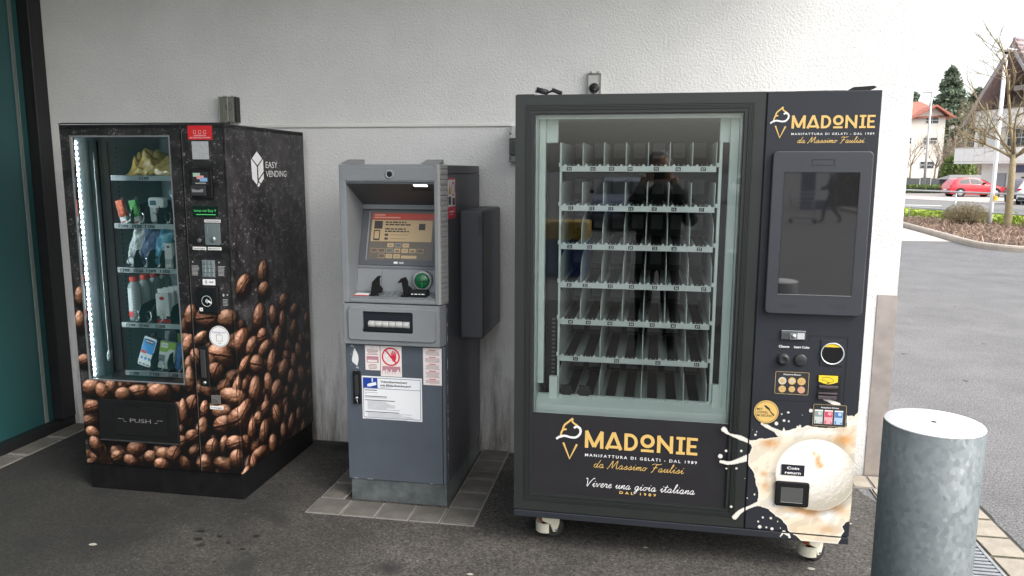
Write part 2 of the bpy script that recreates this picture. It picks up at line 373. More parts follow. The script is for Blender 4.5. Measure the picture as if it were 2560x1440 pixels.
for y0, y1 in ((-0.78, -0.615), (-0.595, -0.445), (-0.425, -0.335), (-0.315, -0.17), (-0.15, -0.012)): T.append((-0.88, -0.735, y0, y1)); T.append((-1.54, -1.43, y0, y1))
paving('plinth_paving', T, M_PAVE, 0.0075)
paving('glass_wall_paving', [(-3.545, -3.43, -0.25 - 0.29 * i, -0.02 - 0.29 * i) for i in range(12)], M_PAVE, 0.012)
T = [(1.50, 1.645, -0.46 - 0.185 * i, -0.295 - 0.185 * i) for i in range(22)]
paving('drain_paving', T, M_PAVE2, 0.01, mat('mossy_joint', (0.10, 0.095, 0.06), 0.95, var=0.4, scale=30))
paving('corner_paving', [(1.12, 1.205, -0.17, -0.02), (1.22, 1.31, -0.17, -0.02), (1.20, 1.33, -0.34, -0.19), (1.25, 1.35, -0.52, -0.36)], M_PAVE2, 0.009)
# bitumen joint between paving and parking asphalt
jp = [(1.658 + rng.uniform(-.006, .006), -0.05 - 0.09 * i) for i in range(60)]
slab_sheet('bitumen_joint', [(x - .008 - .006 * rng.random(), y) for x, y in jp] + [(x + .008 + .008 * rng.random(), y) for x, y in reversed(jp)], 0.004, mat('bitumen', (0.012, 0.012, 0.012), 0.7))
# slotted drain channel
dr = empty('drain_channel', (1.42, -1.0, 0)); tag(dr, 'galvanised slotted drain channel in the ground beside the bollard', 'drain')
M_GALV = mat('galvanised_grate', (0.42, 0.43, 0.43), 0.45, 0.85, var=0.2, scale=20)
MB().box(-0.075, 0.065, -3.0, 0.5, 0.0005, 0.003).build('channel_bed', mat('drain_dark', (0.015, 0.015, 0.014), 0.9), dr)
b = MB(); b.box(-0.075, -0.062, -3.0, 0.5, 0.003, 0.014); b.box(0.052, 0.065, -3.0, 0.5, 0.003, 0.014); b.build('channel_edge', M_GALV, dr)
slat = None
for i in range(116):
    if slat is None: slat = MB().box(-0.061, 0.051, -0.009, 0.009, 0.003, 0.012).build('grate_bar', M_GALV, dr); o = slat
    else: o = inst('grate_bar', slat, dr)
    o.location = (0, 0.48 - 0.030 * i, 0)

# ---- building with the rendered wall
M_WALL = stucco('white_render', (0.76, 0.755, 0.74))
bld = empty('shop_building', (-1.1, 4, 0)); tag(bld, 'white rendered shop wall with roof above the machines', 'building')
def wbuild(b, name, m, parent, **k):     # geometry given in world coordinates under a placed empty
    o = b.build(name, m, None, **k); o.parent = parent; o.matrix_parent_inverse = Matrix.Translation(-Vector(parent.location)); return o
wbuild(MB().box(-3.59, 1.303, 0.0, 9.0, -0.05, 3.9), 'wall', M_WALL, bld)
b = MB(); b.prism([(-9.0, -0.005), (1.35, -0.005), (1.35, -2.05), (-1.7, -2.05), (-1.7, -4.0), (-9.0, -4.0)], 3.25, 3.6, 'z')  # unseen roof slab; left arm reaching forward is added to darken the left forecourt
wbuild(b, 'canopy', mat('canopy_soffit', (0.74, 0.74, 0.73), 0.8, var=0.05), bld)
M_STEEL = mat('brushed_steel', (0.50, 0.45, 0.42), 0.42, 0.9, var=0.12, scale=14, bump=0.08, bscale=300)
b = MB(); b.box(1.209, 1.3065, -0.004, 0.0, 0.0, 0.992); b.box(1.3035, 1.3065, 0.0, 0.10, 0.0, 0.992)
wbuild(b, 'corner_plate', M_STEEL, bld)
# ---- glazed wall on the left
gw = empty('glass_wall', (-3.59, -3.5, 0)); tag(gw, 'dark teal glazed wall with anthracite frame on the left edge', 'glass wall')
M_FRAME = mat('anthracite_frame', (0.016, 0.017, 0.018), 0.45, 0.2, var=0.15)
b = MB(); b.box(-3.68, -3.56, -0.105, -0.002, 0.06, 3.9); b.box(-3.68, -3.575, -2.3, -2.2, 0.06, 3.9); b.box(-3.68, -3.575, -4.5, -4.4, 0.06, 3.9)
wbuild(b, 'frame_post', M_FRAME, gw, bevel=0.004)
wbuild(MB().box(-3.70, -3.565, -7.0, -0.002, 0.0, 0.055), 'bottom_rail', M_FRAME, gw, bevel=0.004)
M_TEAL = mat('teal_glass', (0.022, 0.078, 0.081), 0.10, 0.0, spec=0.35, coat=0.0)
for y0, y1 in ((-2.195, -0.11), (-4.395, -2.305), (-7.0, -4.505)):
    wbuild(MB().box(-3.645, -3.63, y0, y1, 0.057, 3.88), 'pane', M_TEAL, gw)
b = MB()
for y in (-0.165, -0.18): b.box(-3.628, -3.618, y - .003, y + .003, 0.06, 3.8)
wbuild(b, 'seal_strip', mat('grey_seal', (0.16, 0.19, 0.18), 0.5), gw)
wbuild(MB().box(-9.0, -3.75, -7.0, 9.0, 0.0, 3.9), 'interior_mass', mat('dark_interior', (0.01, 0.02, 0.02), 0.9), gw)

# ---- fittings on the wall
M_PVC = mat('pvc_white', (0.72, 0.71, 0.68), 0.5, var=0.05)
tk = MB(); tk.box(-2.31, -0.72, -0.013, -0.0005, 1.860, 1.878); o = tk.build('cable_trunking', M_PVC, bevel=0.002)
tag(o, 'thin white cable trunking running along the wall above the cash machine', 'cable duct')
M_BLK = mat('black_plastic', (0.012, 0.012, 0.013), 0.45, var=0.2)
M_GREYP = mat('grey_plastic', (0.33, 0.335, 0.33), 0.5, var=0.1)
M_CLEAR = glass_mat('clear_lid', (0.9, 0.9, 0.88), 1.0, 0.05)
_n, _l = M_CLEAR.node_tree.nodes, M_CLEAR.node_tree.links
_d = _n.new('ShaderNodeBsdfDiffuse'); _d.inputs[0].default_value = (0.42, 0.43, 0.38, 1); _x = _n.new('ShaderNodeMixShader'); _x.inputs[0].default_value = 0.28
_o = [q for q in _n if q.type == 'OUTPUT_MATERIAL'][0]; _s = _o.inputs[0].links[0].from_socket; _l.new(_s, _x.inputs[1]); _l.new(_d.outputs[0], _x.inputs[2]); _l.new(_x.outputs[0], _o.inputs[0])
def socket(loc, wd, h, dep, label, back, lidded):
    e = empty('wall_socket', loc); tag(e, label, 'socket', 'outdoor wall sockets')
    MB().box(-wd / 2, wd / 2, -0.02, -0.0005, 0, h).build('back_box', back, e, bevel=0.004)
    b = MB(); b.lathe([(0.001, -0.034), (0.020, -0.034), (0.026, -0.026), (0.026, -0.0205)], 20, (0, 0, h * 0.62), 'y')
    b.tube([(0, -0.030, h * 0.62), (0.001, -0.04, h * 0.5), (0, -0.034, h * 0.3), (0.001, -0.032, -0.12)], 0.0045, 8)
    b.tube([(0, -0.032, h * .62), (0, -0.040, h * .5)], [0.016, 0.008], 10)
    b.build('plug', M_BLK, e)
    b = MB()
    for sx in (-1, 1): b.box(sx * wd * .27 - .007, sx * wd * .27 + .007, -0.03, -0.001, h, h + 0.009)
    b.build('hinge', M_GREYP, e)
    if lidded:
        b = MB(); t = 0.003; b.box(-wd / 2, wd / 2, -dep, -dep + t, 0, h); b.box(-wd / 2, -wd / 2 + t, -dep + t, -0.021, 0, h); b.box(wd / 2 - t, wd / 2, -dep + t, -0.021, 0, h); b.box(-wd / 2 + t, wd / 2 - t, -dep + t, -0.021, h - t, h)
        b.build('lid', M_CLEAR, e, bevel=0.002)
        b = MB()
        for sx in (-1, 0.15): b.box(sx * wd / 2 + .004, sx * wd / 2 + .009, -dep - .002, -dep - .0002, 0.005, h - .005)
        b.build('lid_rib', mat('lid_rib', (0.36, 0.37, 0.34), 0.4), e)
        MB().box(wd / 2 + .001, wd / 2 + .010, -0.045, -0.001, 0, h).build('side_gasket', M_BLK, e)
    else:
        MB().frame(-wd / 2 - .002, wd / 2 + .002, 0, h, 0.006, -0.026, -0.0202).build('rim', mat('rim_grey', (0.22, 0.22, 0.21), 0.5), e, bevel=0.001)
    return e
socket((-2.372, 0, 1.89), 0.092, 0.142, 0.062, 'clear-lidded grey wall socket with black plug above the coffee bean machine', mat('socket_grey', (0.52, 0.52, 0.48), 0.5, var=0.15), True)
socket((-0.279, 0, 1.93), 0.068, 0.20, 0.03, 'open grey wall socket with round black plug above the ice cream machine', mat('socket_light', (0.52, 0.52, 0.50), 0.5, var=0.1), False)
e = empty('switch_box', (-0.665, 0, 1.668)); tag(e, 'grey wall switch box with dark window beside the ice cream machine', 'switch box')
MB().box(-0.062, 0.062, -0.06, -0.001, 0.035, 0.125).build('dark_window', mat('smoked_window', (0.02, 0.027, 0.03), 0.2), e, bevel=0.004)
b = MB(); b.box(-0.064, 0.064, -0.055, -0.001, 0.126, 0.165); b.box(-0.055, 0.064, -0.04, -0.001, 0.165, 0.193); b.build('upper_housing', mat('light_housing', (0.5, 0.5, 0.49), 0.5), e, bevel=0.003)
MB().box(-0.064, 0.064, -0.055, -0.001, 0.0, 0.034).build('lower_housing', mat('mid_housing', (0.2, 0.21, 0.21), 0.5), e, bevel=0.003)
b = MB(); b.lathe([(0.005, -0.057), (0.005, -0.0555)], 12, (-0.055, 0, 0.15), 'y'); b.lathe([(0.005, -0.057), (0.005, -0.0555)], 12, (-0.055, 0, 0.018), 'y'); b.build('screw_hole', M_BLK, e)
MB().frame(-0.055, 0.055, 0.045, 0.115, 0.005, -0.064, -0.0605).build('window_frame', mat('window_rim', (0.05, 0.06, 0.06), 0.4), e)

# ---- small litter and gum on the asphalt
b = MB()
for x, y, s, mi in ((-1.93, -1.22, .016, 0), (-1.90, -1.29, .018, 0), (-1.82, -1.25, .012, 0), (-1.66, -1.22, .015, 0), (-1.66, -1.34, .010, 0), (-1.75, -1.30, .009, 0), (-0.65, -1.37, .010, 1), (0.05, -1.02, .008, 1), (0.72, -1.08, .013, 1), (0.98, -0.62, .012, 1), (-2.32, -1.42, .014, 1), (-2.7, -1.6, .006, 1), (-2.5, -1.9, .006, 1), (-1.2, -1.6, .006, 1), (-0.2, -1.5, .006, 1), (0.4, -1.45, .007, 1)):
    a0 = rng.uniform(0, 3); b.add([(x + s * (1.0 + .5 * rng.random()) * math.cos(a0 + 6.283 * i / 9), y + s * .8 * math.sin(a0 + 6.283 * i / 9), .0062 if mi == 0 else .0075) for i in range(9)] + [(x, y, .0085 if mi else .0068)], [(i, (i + 1) % 9, 9) for i in range(9)], mi)
o = b.build('asphalt_litter', [mat('gum_dark', (.012, .012, .012), .6), mat('gum_pale', (.34, .32, .28), .7)]); tag(o, 'gum spots and pale bits scattered on the forecourt asphalt', 'litter', kind='stuff')
# ---- bollard
e = empty('bollard', (0.674, -2.335, 0)); tag(e, 'galvanised steel bollard with flat white lid in the foreground', 'bollard')
def galv():
    m = bpy.data.materials.new('galvanised'); m.use_nodes = True; n, l = m.node_tree.nodes, m.node_tree.links; p = n['Principled BSDF']
    tc = n.new('ShaderNodeTexCoord'); mp = n.new('ShaderNodeMapping'); mp.inputs['Scale'].default_value = (1, 1, 0.7); l.new(tc.outputs['Object'], mp.inputs[0])
    nd = n.new('ShaderNodeTexNoise'); nd.inputs['Scale'].default_value = 30; l.new(mp.outputs[0], nd.inputs['Vector'])
    ad = n.new('ShaderNodeVectorMath'); ad.operation = 'MULTIPLY_ADD'; ad.inputs[1].default_value = (.012, .012, .012); l.new(nd.outputs['Color'], ad.inputs[0]); l.new(mp.outputs[0], ad.inputs[2])
    v = n.new('ShaderNodeTexVoronoi'); v.inputs['Scale'].default_value = 105; l.new(ad.outputs[0], v.inputs['Vector'])
    n2 = n.new('ShaderNodeTexNoise'); n2.inputs['Scale'].default_value = 7; n2.inputs['Detail'].default_value = 6; l.new(mp.outputs[0], n2.inputs['Vector'])
    sx = n.new('ShaderNodeSeparateColor'); l.new(v.outputs['Color'], sx.inputs[0])
    mm = n.new('ShaderNodeMath'); mm.operation = 'MULTIPLY_ADD'; mm.inputs[1].default_value = 0.26; l.new(sx.outputs[0], mm.inputs[0]); l.new(n2.outputs['Fac'], mm.inputs[2])
    r = n.new('ShaderNodeValToRGB'); r.color_ramp.elements[0].position = 0.35; r.color_ramp.elements[1].position = 1.0
    r.color_ramp.elements[0].color = (0.070, 0.086, 0.090, 1); r.color_ramp.elements[1].color = (0.155, 0.176, 0.183, 1); l.new(mm.outputs[0], r.inputs[0]); l.new(r.outputs[0], p.inputs['Base Color'])
    p.inputs['Metallic'].default_value = 0.2
    mr = n.new('ShaderNodeMapRange'); mr.inputs[3].default_value = 0.5; mr.inputs[4].default_value = 0.75; l.new(sx.outputs[1], mr.inputs[0]); l.new(mr.outputs[0], p.inputs['Roughness'])
    return m
MB().lathe([(0.105, 0.0), (0.105, 1.047)], 48).build('tube', galv(), e)
MB().lathe([(0.1045, 1.0472), (0.1045, 1.0495), (0.1035, 1.051), (0.001, 1.051)], 48).build('lid', mat('white_lid', (0.80, 0.80, 0.80), 0.5, var=0.12, scale=16), e)
MB().lathe([(0.006, 1.0505), (0.006, 1.0522), (0.001, 1.0522)], 12).build('vent_hole', M_BLK, e)
# ------------------------------------------------------------------ coffee bean snack machine
LX, LY, LT, LW, LD, LZT, LZB = -2.7605, -0.8888, 0.0015, 0.857, 0.819, 1.829, 0.1425
lm = empty('snack_machine', (LX, LY, 0), LT)
tag(lm, 'snack vending machine wrapped in a coffee bean print with lit left window', 'vending machine')
M_DK = mat('machine_black', (0.006, 0.006, 0.0065), 0.5, var=0.3, scale=14, spec=0.3)
M_TRAY0 = mat('floor_black', (0.018, 0.019, 0.02), 0.5)
M_DK2 = mat('machine_matt', (0.022, 0.022, 0.024), 0.6, var=0.2)
MB().box(0.006, LW - 0.006, 0.012, LD - 0.005, 0.001, LZB - 0.004).build('base', mat('kick_black', (0.005, 0.005, 0.0055), 0.6, var=0.4, scale=20, spec=0.2), lm, bevel=0.003)
b = MB(); b.box(0.0, 0.022, 0.032, LD, LZB, LZT - .02); b.box(LW - 0.02, LW - 0.002, 0.004, LD, LZB, LZT - .02); b.box(0.022, LW - .02, LD - .02, LD, LZB, LZT - .02)
b.box(0.0, LW, 0.0, LD, LZT - .0195, LZT); b.box(0.022, LW - .02, 0.032, LD - .02, LZB, LZB + .02); b.box(0.612, 0.628, 0.034, LD - .02, LZB + .02, LZT - .02)
b.build('cabinet', M_DK2, lm)
MB().box(0.041, 0.599, 0.034, 0.699, 0.5605, 0.567).build('compartment_floor', M_TRAY0, lm)
b = MB(); b.box(0.022, 0.612, 0.034, 0.72, 0.545, 0.56); b.box(0.022, 0.04, 0.034, 0.72, 0.5601, LZT - .021); b.box(0.041, 0.611, 0.70, 0.72, 0.5601, LZT - .021); b.box(0.6, 0.611, 0.034, 0.70, 0.5601, LZT - .021); b.box(0.041, .599, .034, .70, LZT - .035, LZT - .021)
b.build('compartment_liner', mat('liner_grey', (0.20, 0.235, 0.25), 0.45, 0.1, var=0.1), lm)
b = MB()
for z in np.arange(0.60, 1.74, 0.025):
    b.box(0.0402, 0.0412, 0.20, 0.206, z, z + 0.012); b.box(0.0402, 0.0412, 0.335, 0.341, z, z + 0.012)
for y in (0.13, 0.195, 0.27): b.box(0.0405, 0.046, y, y + 0.004, 0.565, 1.76)
b.build('slot_rail', M_DK, lm)
b = MB(); b.box(0.0, 0.050, 0.002, 0.032, LZB, LZT - .022); b.box(0.578, 0.632, 0.002, 0.032, LZB, LZT - .022); b.box(0.05, 0.578, 0.002, 0.032, 1.779, LZT - .022); b.box(0.05, 0.578, 0.002, 0.032, 0.489, 0.579); b.box(0.05, 0.578, 0.002, 0.032, LZB, 0.272)
b.build('door', M_DK, lm)
b = MB(); b.box(0.638, 0.846, 0.002, 0.06, LZB, LZT - .022); b.build('control_column', M_DK, lm)
# --- print of coffee beans on dark slate, running round the corner
def paint_beans():
    res = 0.0032; W = LW + LD; H = LZT - 0.0 - LZB
    nx, nz = int(W / res), int(H / res); us = np.linspace(0, W, nx); zs = np.linspace(LZB, LZT - 0.004, nz)
    U, Z = np.meshgrid(us, zs)
    f1 = fbm(nz, nx, 14, 3, 5); f2 = vnoise(nz, nx, 330, 9); f3 = fbm(nz, nx, 60, 21, 4)
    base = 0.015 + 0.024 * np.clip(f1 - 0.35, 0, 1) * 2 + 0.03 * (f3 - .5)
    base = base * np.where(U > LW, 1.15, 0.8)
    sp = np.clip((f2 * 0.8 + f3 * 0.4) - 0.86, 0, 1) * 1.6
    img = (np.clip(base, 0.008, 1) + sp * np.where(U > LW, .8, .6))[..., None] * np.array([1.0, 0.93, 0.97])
    wr = fbm(nz, nx, 95, 40, 3); wr2 = fbm(nz, nx, 30, 50, 3)
    gy, gx = np.gradient(wr * 0.9 + wr2 * 0.25)
    L = np.array([-0.35, 0.62, 0.70]); L = L / np.linalg.norm(L)
    def bean(cx, cz, a, b_, ang, crease, br, tint=0):
        e = max(a, b_) * 1.5; i0, i1 = np.searchsorted(zs, [cz - e, cz + e]); j0, j1 = np.searchsorted(us, [cx - e, cx + e])
        if i1 <= i0 or j1 <= j0: return
        u = U[i0:i1, j0:j1] - cx; z = Z[i0:i1, j0:j1] - cz; c, s = math.cos(ang), math.sin(ang)
        x = (u * c + z * s) / a; y = (-u * s + z * c) / b_
        y2 = y * (1 + 0.10 * x) + 0.06 * x * x
        q = x * x + y2 * y2
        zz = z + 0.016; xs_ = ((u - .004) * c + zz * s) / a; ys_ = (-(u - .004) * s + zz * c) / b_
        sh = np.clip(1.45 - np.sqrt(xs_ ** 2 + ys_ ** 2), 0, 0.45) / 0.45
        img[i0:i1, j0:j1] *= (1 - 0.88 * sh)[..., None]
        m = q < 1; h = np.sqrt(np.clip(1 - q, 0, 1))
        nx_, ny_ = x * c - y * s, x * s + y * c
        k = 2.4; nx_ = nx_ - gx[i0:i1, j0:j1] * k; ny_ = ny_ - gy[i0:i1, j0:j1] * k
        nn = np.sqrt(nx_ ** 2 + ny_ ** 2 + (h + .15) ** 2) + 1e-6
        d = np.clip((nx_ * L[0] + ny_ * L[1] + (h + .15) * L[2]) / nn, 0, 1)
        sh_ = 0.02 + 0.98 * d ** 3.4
        spec = np.clip(d, 0, 1) ** 13 * 0.50
        if crease:
            y0 = 0.10 * np.sin(x * 2.4); dd = np.abs(y2 - y0)
            sh_ = np.where((dd < .09) & (np.abs(x) < .95), sh_ * 0.07, np.where(dd < .24, sh_ * 1.45, sh_)); spec = np.where(dd < .1, 0, spec)
        col = np.array([0.46, 0.19, 0.10]) * (1 + tint * np.array([.1, .25, .3]))
        px = (col * sh_[..., None] + np.array([0.8, 0.62, 0.5]) * spec[..., None]) * br
        ed = np.clip((1 - q) / 0.06, 0, 1)[..., None]
        cur = img[i0:i1, j0:j1]
        img[i0:i1, j0:j1] = np.where(m[..., None], cur * (1 - ed) + px * ed, cur)
    r = np.random.default_rng(5)
    # pile filler, dark and deep
    for _ in range(420):
        u = r.uniform(0, W); z = r.uniform(LZB - .02, 1.0)
        top = 0.60 if u < 0.56 else (0.93 if u < LW else 0.90 - 0.10 * (u - LW))
        if z > top - r.uniform(0, .12): continue
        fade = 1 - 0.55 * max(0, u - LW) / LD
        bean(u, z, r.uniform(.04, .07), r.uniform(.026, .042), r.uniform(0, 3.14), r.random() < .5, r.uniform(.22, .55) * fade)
    for cx, cz, a, b_, ang in BF:
        bean(cx, cz, a * 1.14, b_ * .98, R(ang) + (r.uniform(-.5, .5) if ang == 0 else 0), r.random() < .5, r.uniform(.62, 1.05), r.uniform(0, 1))
    for bb, z, a, h in BS:
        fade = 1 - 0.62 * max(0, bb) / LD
        vert = h > a
        bean(LW + bb, z, max(a, h) * 1.05, min(a, h) * (.92 if min(a, h) > .036 else 1.2), R(90 if vert else 0) + r.uniform(-.5, .5), r.random() < .6, r.uniform(.7, 1.0) * fade, r.uniform(0, .8))
    for cx, cz, a, b_, ang in ((0.49, 0.22, .05, .04, 1), (0.235, .515, .05, .036, .3), (0.12, .52, .05, .04, 2), (.70, .70, .055, .045, .4), (.74, .655, .05, .045, 1), (.70, .27, .05, .035, 1.2), (.60, .32, .045, .035, .5), (.83, .30, .055, .04, .2), (.83, .22, .05, .04, 1.4), (.06, .44, .055, .035, .2), (.06, .24, .05, .036, 2.2), (.42, .16, .045, .035, 0), (.25, .165, .045, .035, 2.6), (.65, .72, .05, .04, 2.0)):
        bean(cx, cz, a, b_, ang, r.random() < .5, r.uniform(.6, .95), r.uniform(0, .7))
    return us, zs, np.clip(img, 0.003, 1)
BF = [(0.172,0.548,0.044,0.038,80),(0.320,0.533,0.060,0.036,10),(0.435,0.539,0.060,0.042,0),(0.629,0.922,0.056,0.036,80),(0.716,0.918,0.056,0.052,0),(0.824,0.915,0.052,0.052,0),(0.604,0.781,0.052,0.032,70),(0.674,0.821,0.044,0.024,40),(0.775,0.737,0.065,0.060,0),(0.613,0.677,0.048,0.036,90),(0.604,0.601,0.069,0.028,90),(0.063,0.542,0.052,0.044,0),(0.609,0.488,0.044,0.040,60),(0.671,0.461,0.044,0.024,80),(0.653,0.357,0.060,0.034,80),(0.782,0.580,0.040,0.036,60),(0.790,0.460,0.073,0.036,10),(0.786,0.392,0.065,0.048,10),(0.852,0.577,0.077,0.028,70),(0.288,0.235,0.056,0.044,0),(0.179,0.188,0.036,0.032,0),(0.091,0.198,0.052,0.032,100),(0.368,0.194,0.040,0.040,0),(0.448,0.215,0.052,0.040,0),(0.540,0.182,0.040,0.032,0),(0.662,0.191,0.048,0.044,0),(0.783,0.188,0.073,0.036,-10),(0.764,0.283,0.048,0.024,80),(0.039,0.369,0.044,0.032,20),(0.050,0.303,0.040,0.032,0),(0.037,0.998,0.048,0.028,90),(0.026,0.878,0.048,0.028,90),(0.033,0.680,0.036,0.032,0),(0.557,0.439,0.065,0.024,90),(0.530,0.283,0.052,0.036,20),(0.609,0.249,0.040,0.028,45)]
BS = [(0.095,1.068,0.074,0.053),(0.292,1.101,0.058,0.063),(0.299,1.015,0.062,0.046),(0.507,0.917,0.058,0.052),(0.232,0.883,0.066,0.071),(0.382,0.858,0.050,0.064),(0.628,0.850,0.058,0.040),(0.479,0.807,0.041,0.065),(0.609,0.743,0.041,0.062),(0.048,0.803,0.074,0.061),(0.151,0.750,0.066,0.054),(0.261,0.779,0.058,0.046),(0.421,0.737,0.058,0.064),(0.279,0.712,0.074,0.042),(0.343,0.617,0.058,0.072),(0.071,0.678,0.066,0.037),(0.194,0.646,0.074,0.054),(0.474,0.550,0.066,0.060),(0.601,0.552,0.050,0.057),(0.301,0.515,0.050,0.067),(0.387,0.457,0.066,0.064),(0.159,0.516,0.074,0.078),(-0.007,0.527,0.091,0.048),(0.027,0.440,0.099,0.061),(0.257,0.398,0.050,0.046),(0.374,0.320,0.050,0.068),(0.175,0.361,0.050,0.050),(0.112,0.335,0.050,0.057),(0.230,0.278,0.058,0.063),(0.033,0.285,0.050,0.049),(0.174,0.185,0.091,0.037),(0.319,0.180,0.050,0.059),(0.442,0.204,0.041,0.056),(0.535,0.224,0.033,0.057),(0.631,0.237,0.041,0.053),(0.717,0.326,0.041,0.054),(0.605,0.377,0.050,0.062),(0.558,0.477,0.050,0.052),(0.689,0.459,0.050,0.071),(0.662,0.597,0.033,0.066),(0.786,0.657,0.033,0.054),(0.775,0.758,0.033,0.054),(0.681,0.139,0.033,0.049),(0.109,0.154,0.041,0.049),(0.033,0.130,0.050,0.032)]
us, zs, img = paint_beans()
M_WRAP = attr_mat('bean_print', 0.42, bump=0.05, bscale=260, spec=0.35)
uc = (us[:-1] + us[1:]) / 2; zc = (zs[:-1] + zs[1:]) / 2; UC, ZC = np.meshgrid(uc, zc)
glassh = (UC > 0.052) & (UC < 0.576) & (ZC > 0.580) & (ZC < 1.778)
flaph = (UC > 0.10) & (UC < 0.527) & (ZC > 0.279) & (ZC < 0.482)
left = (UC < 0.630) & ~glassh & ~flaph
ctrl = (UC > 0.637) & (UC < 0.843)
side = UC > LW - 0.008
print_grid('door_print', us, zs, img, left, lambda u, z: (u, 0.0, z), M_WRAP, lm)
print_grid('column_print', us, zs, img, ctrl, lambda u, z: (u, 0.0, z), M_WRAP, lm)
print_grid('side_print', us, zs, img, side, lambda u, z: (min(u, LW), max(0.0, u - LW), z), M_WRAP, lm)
MB().box(0.637, 0.6385, -0.0012, -0.0002, LZB, 1.8).build('column_edge', mat('worn_edge', (0.09, 0.085, 0.085), 0.6, var=0.5, scale=60), lm)
b = MB(); b.tube([(0.0, -0.001, LZT + .003), (.02, -.001, LZT + .006), (0.5, 0.0, LZT + 0.004), (LW, 0, LZT + .002)], 0.003, 6); b.build('top_edge_seal', M_DK, lm)
# --- window
MB().frame(0.050, 0.578, 0.578, 1.780, 0.009, 0.0, 0.0018).build('window_trim', mat('alu_trim', (0.30, 0.31, 0.32), 0.4, 0.6, var=0.1), lm)
G_L = glass_mat('snack_window_glass', (0.86, 0.91, 0.90), 0.9)
MB().box(0.0505, 0.5775, 0.012, 0.018, 0.5795, 1.7785).build('window_pane', G_L, lm)
b = MB(); b.box(0.0402, 0.0430, 0.036, 0.115, 0.575, 1.772); b.build('led_carrier', mat('led_carrier', (0.42, 0.45, 0.48), 0.35, 0.3), lm)
M_LED = mat('led_light', (0.86, 0.93, 1.0), 0.5, emit=75.0)
b = MB()
for i in range(46): z = 0.590 + i * 0.0256; b.box(0.0432, 0.0462, 0.047, 0.0510, z, z + 0.0105)
b.build('led_strip', M_LED, lm)
b = MB(); b.tube([(0.12, 0.07, 1.70), (0.12, 0.07, 0.70)], 0.004, 6); b.lathe([(.001, .66), (.010, .665), (.013, .69), (.005, .72)], 12, (0.12, 0.07, 0)); b.build('wiper_rod', mat('rod_grey', (0.25, 0.26, 0.27), 0.4, 0.5), lm)
# --- shelves with price rails, spirals
M_ALU = mat('alu_rail', (0.62, 0.64, 0.66), 0.33, 0.7, var=0.08)
M_NUM = mat('number_white', (0.78, 0.78, 0.78), 0.5)
M_WIRE = mat('spiral_wire', (0.72, 0.74, 0.75), 0.25, 0.95)
M_TRAY = mat('tray_black', (0.014, 0.015, 0.016), 0.45)
def spiral_mesh(rad, turns=6, dep=0.42):
    n = turns * 14; p = [(rad * math.cos(2 * math.pi * i / 14 - 1.2), dep * i / n, rad + rad * math.sin(2 * math.pi * i / 14 - 1.2)) for i in range(n + 1)]
    return MB().tube(p, 0.0028, 5)
sp0 = None
shelves = {1: (1.590, [(0.33, '10')], [.55]), 2: (1.354, [(0.20, '20'), (0.275, '21'), (0.345, '22'), (0.50, '23')], [.212, .285, .356, .430, .505]),
           3: (1.133, [(0.19, '30'), (0.265, '31'), (0.335, '32'), (0.41, '33')], [.212, .286, .359, .421, .50]),
           4: (0.853, [(0.20, '40'), (0.275, '41'), (0.365, '42')], [.219, .287, .354]), 5: (0.602, [(0.20, '50'), (0.315, '52'), (0.42, '53'), (0.49, '54')], [.34, .44, .505])}
for k, (z, nums, sps) in shelves.items():
    sh = MB().box(0.165, 0.595, 0.126, 0.66, z - 0.012, z - 0.004).build('shelf', M_TRAY, lm)
    MB().box(0.165, 0.595, 0.118, 0.1255, z - 0.024, z + 0.001).build('price_rail', M_ALU, sh, bevel=0.001)
    for x, st in nums:
        b = MB(); b.box(x - .010, x + .012, 0.1168, 0.1178, z - 0.020, z - 0.005); b.text(st, x + .001, z - 0.0175, 0.010, 0.1166, 1, al='c', fat=.02)
        b.box(x + .016, x + .042, 0.1168, 0.1178, z - 0.019, z - 0.006); b.rect(x + .020, x + .038, z - .0145, z - .0105, 0.1166, 2)
        b.build('number_plate', [M_BLK, M_NUM, mat('price_grey', (0.3, 0.3, 0.3), 0.5)], sh)
    for x in sps:
        if sp0 is None: sp0 = spiral_mesh(0.0275).build('spiral', M_WIRE, lm); o = sp0
        else: o = inst('spiral', sp0, lm)
        o.location = (x, 0.132, z - 0.002)
    for x in ([] if k == 1 else [0.247, 0.323, 0.392, 0.465] if k in (2, 3) else [0.253, 0.325, 0.43] if k == 4 else [0.30, 0.395, 0.465]):
        b = MB(); p = [(0.135, z - .004), (0.60, z - .004), (0.60, z + .11), (0.25, z + .10), (0.16, z + 0.085), (0.135, z + .05)]
        b.prism(p, x - .0015, x + .0015, 'x'); b.build('divider', M_TRAY, lm)
# --- delivery flap
b = MB(); b.prism(rrect(0.095, 0.532, 0.274, 0.487, 0.016), -0.010, 0.0015)
fl = b.build('delivery_flap', M_DK, lm, bevel=0.004)
b = MB(); b.frame(0.183, 0.470, 0.311, 0.456, 0.005, -0.0135, -0.0102); b.box(0.188, 0.465, -0.012, -0.0103, 0.316, 0.451); b.build('flap_door', mat('flap_dark', (0.008, 0.008, 0.0085), 0.42, spec=.3), fl, bevel=0.001)
M_DIM = mat('dim_print', (0.16, 0.16, 0.16), 0.6)
b = MB(); b.text('PUSH', 0.327, 0.376, 0.019, -0.0124, 0, wid=0.115, al='c')
for sx, x in ((1, 0.205), (-1, 0.449)):
    b.ribbon([(x, .392), (x + sx * .030, .392), (x + sx * .030, .378), (x + sx * .045, .378)], .0025, -0.0124)
b.build('lettering', M_DIM, fl)
b = MB(); b.box(0.10, 0.527, -0.022, -0.0105, 0.2765, 0.2805); b.build('flap_lip', M_DK2, fl)
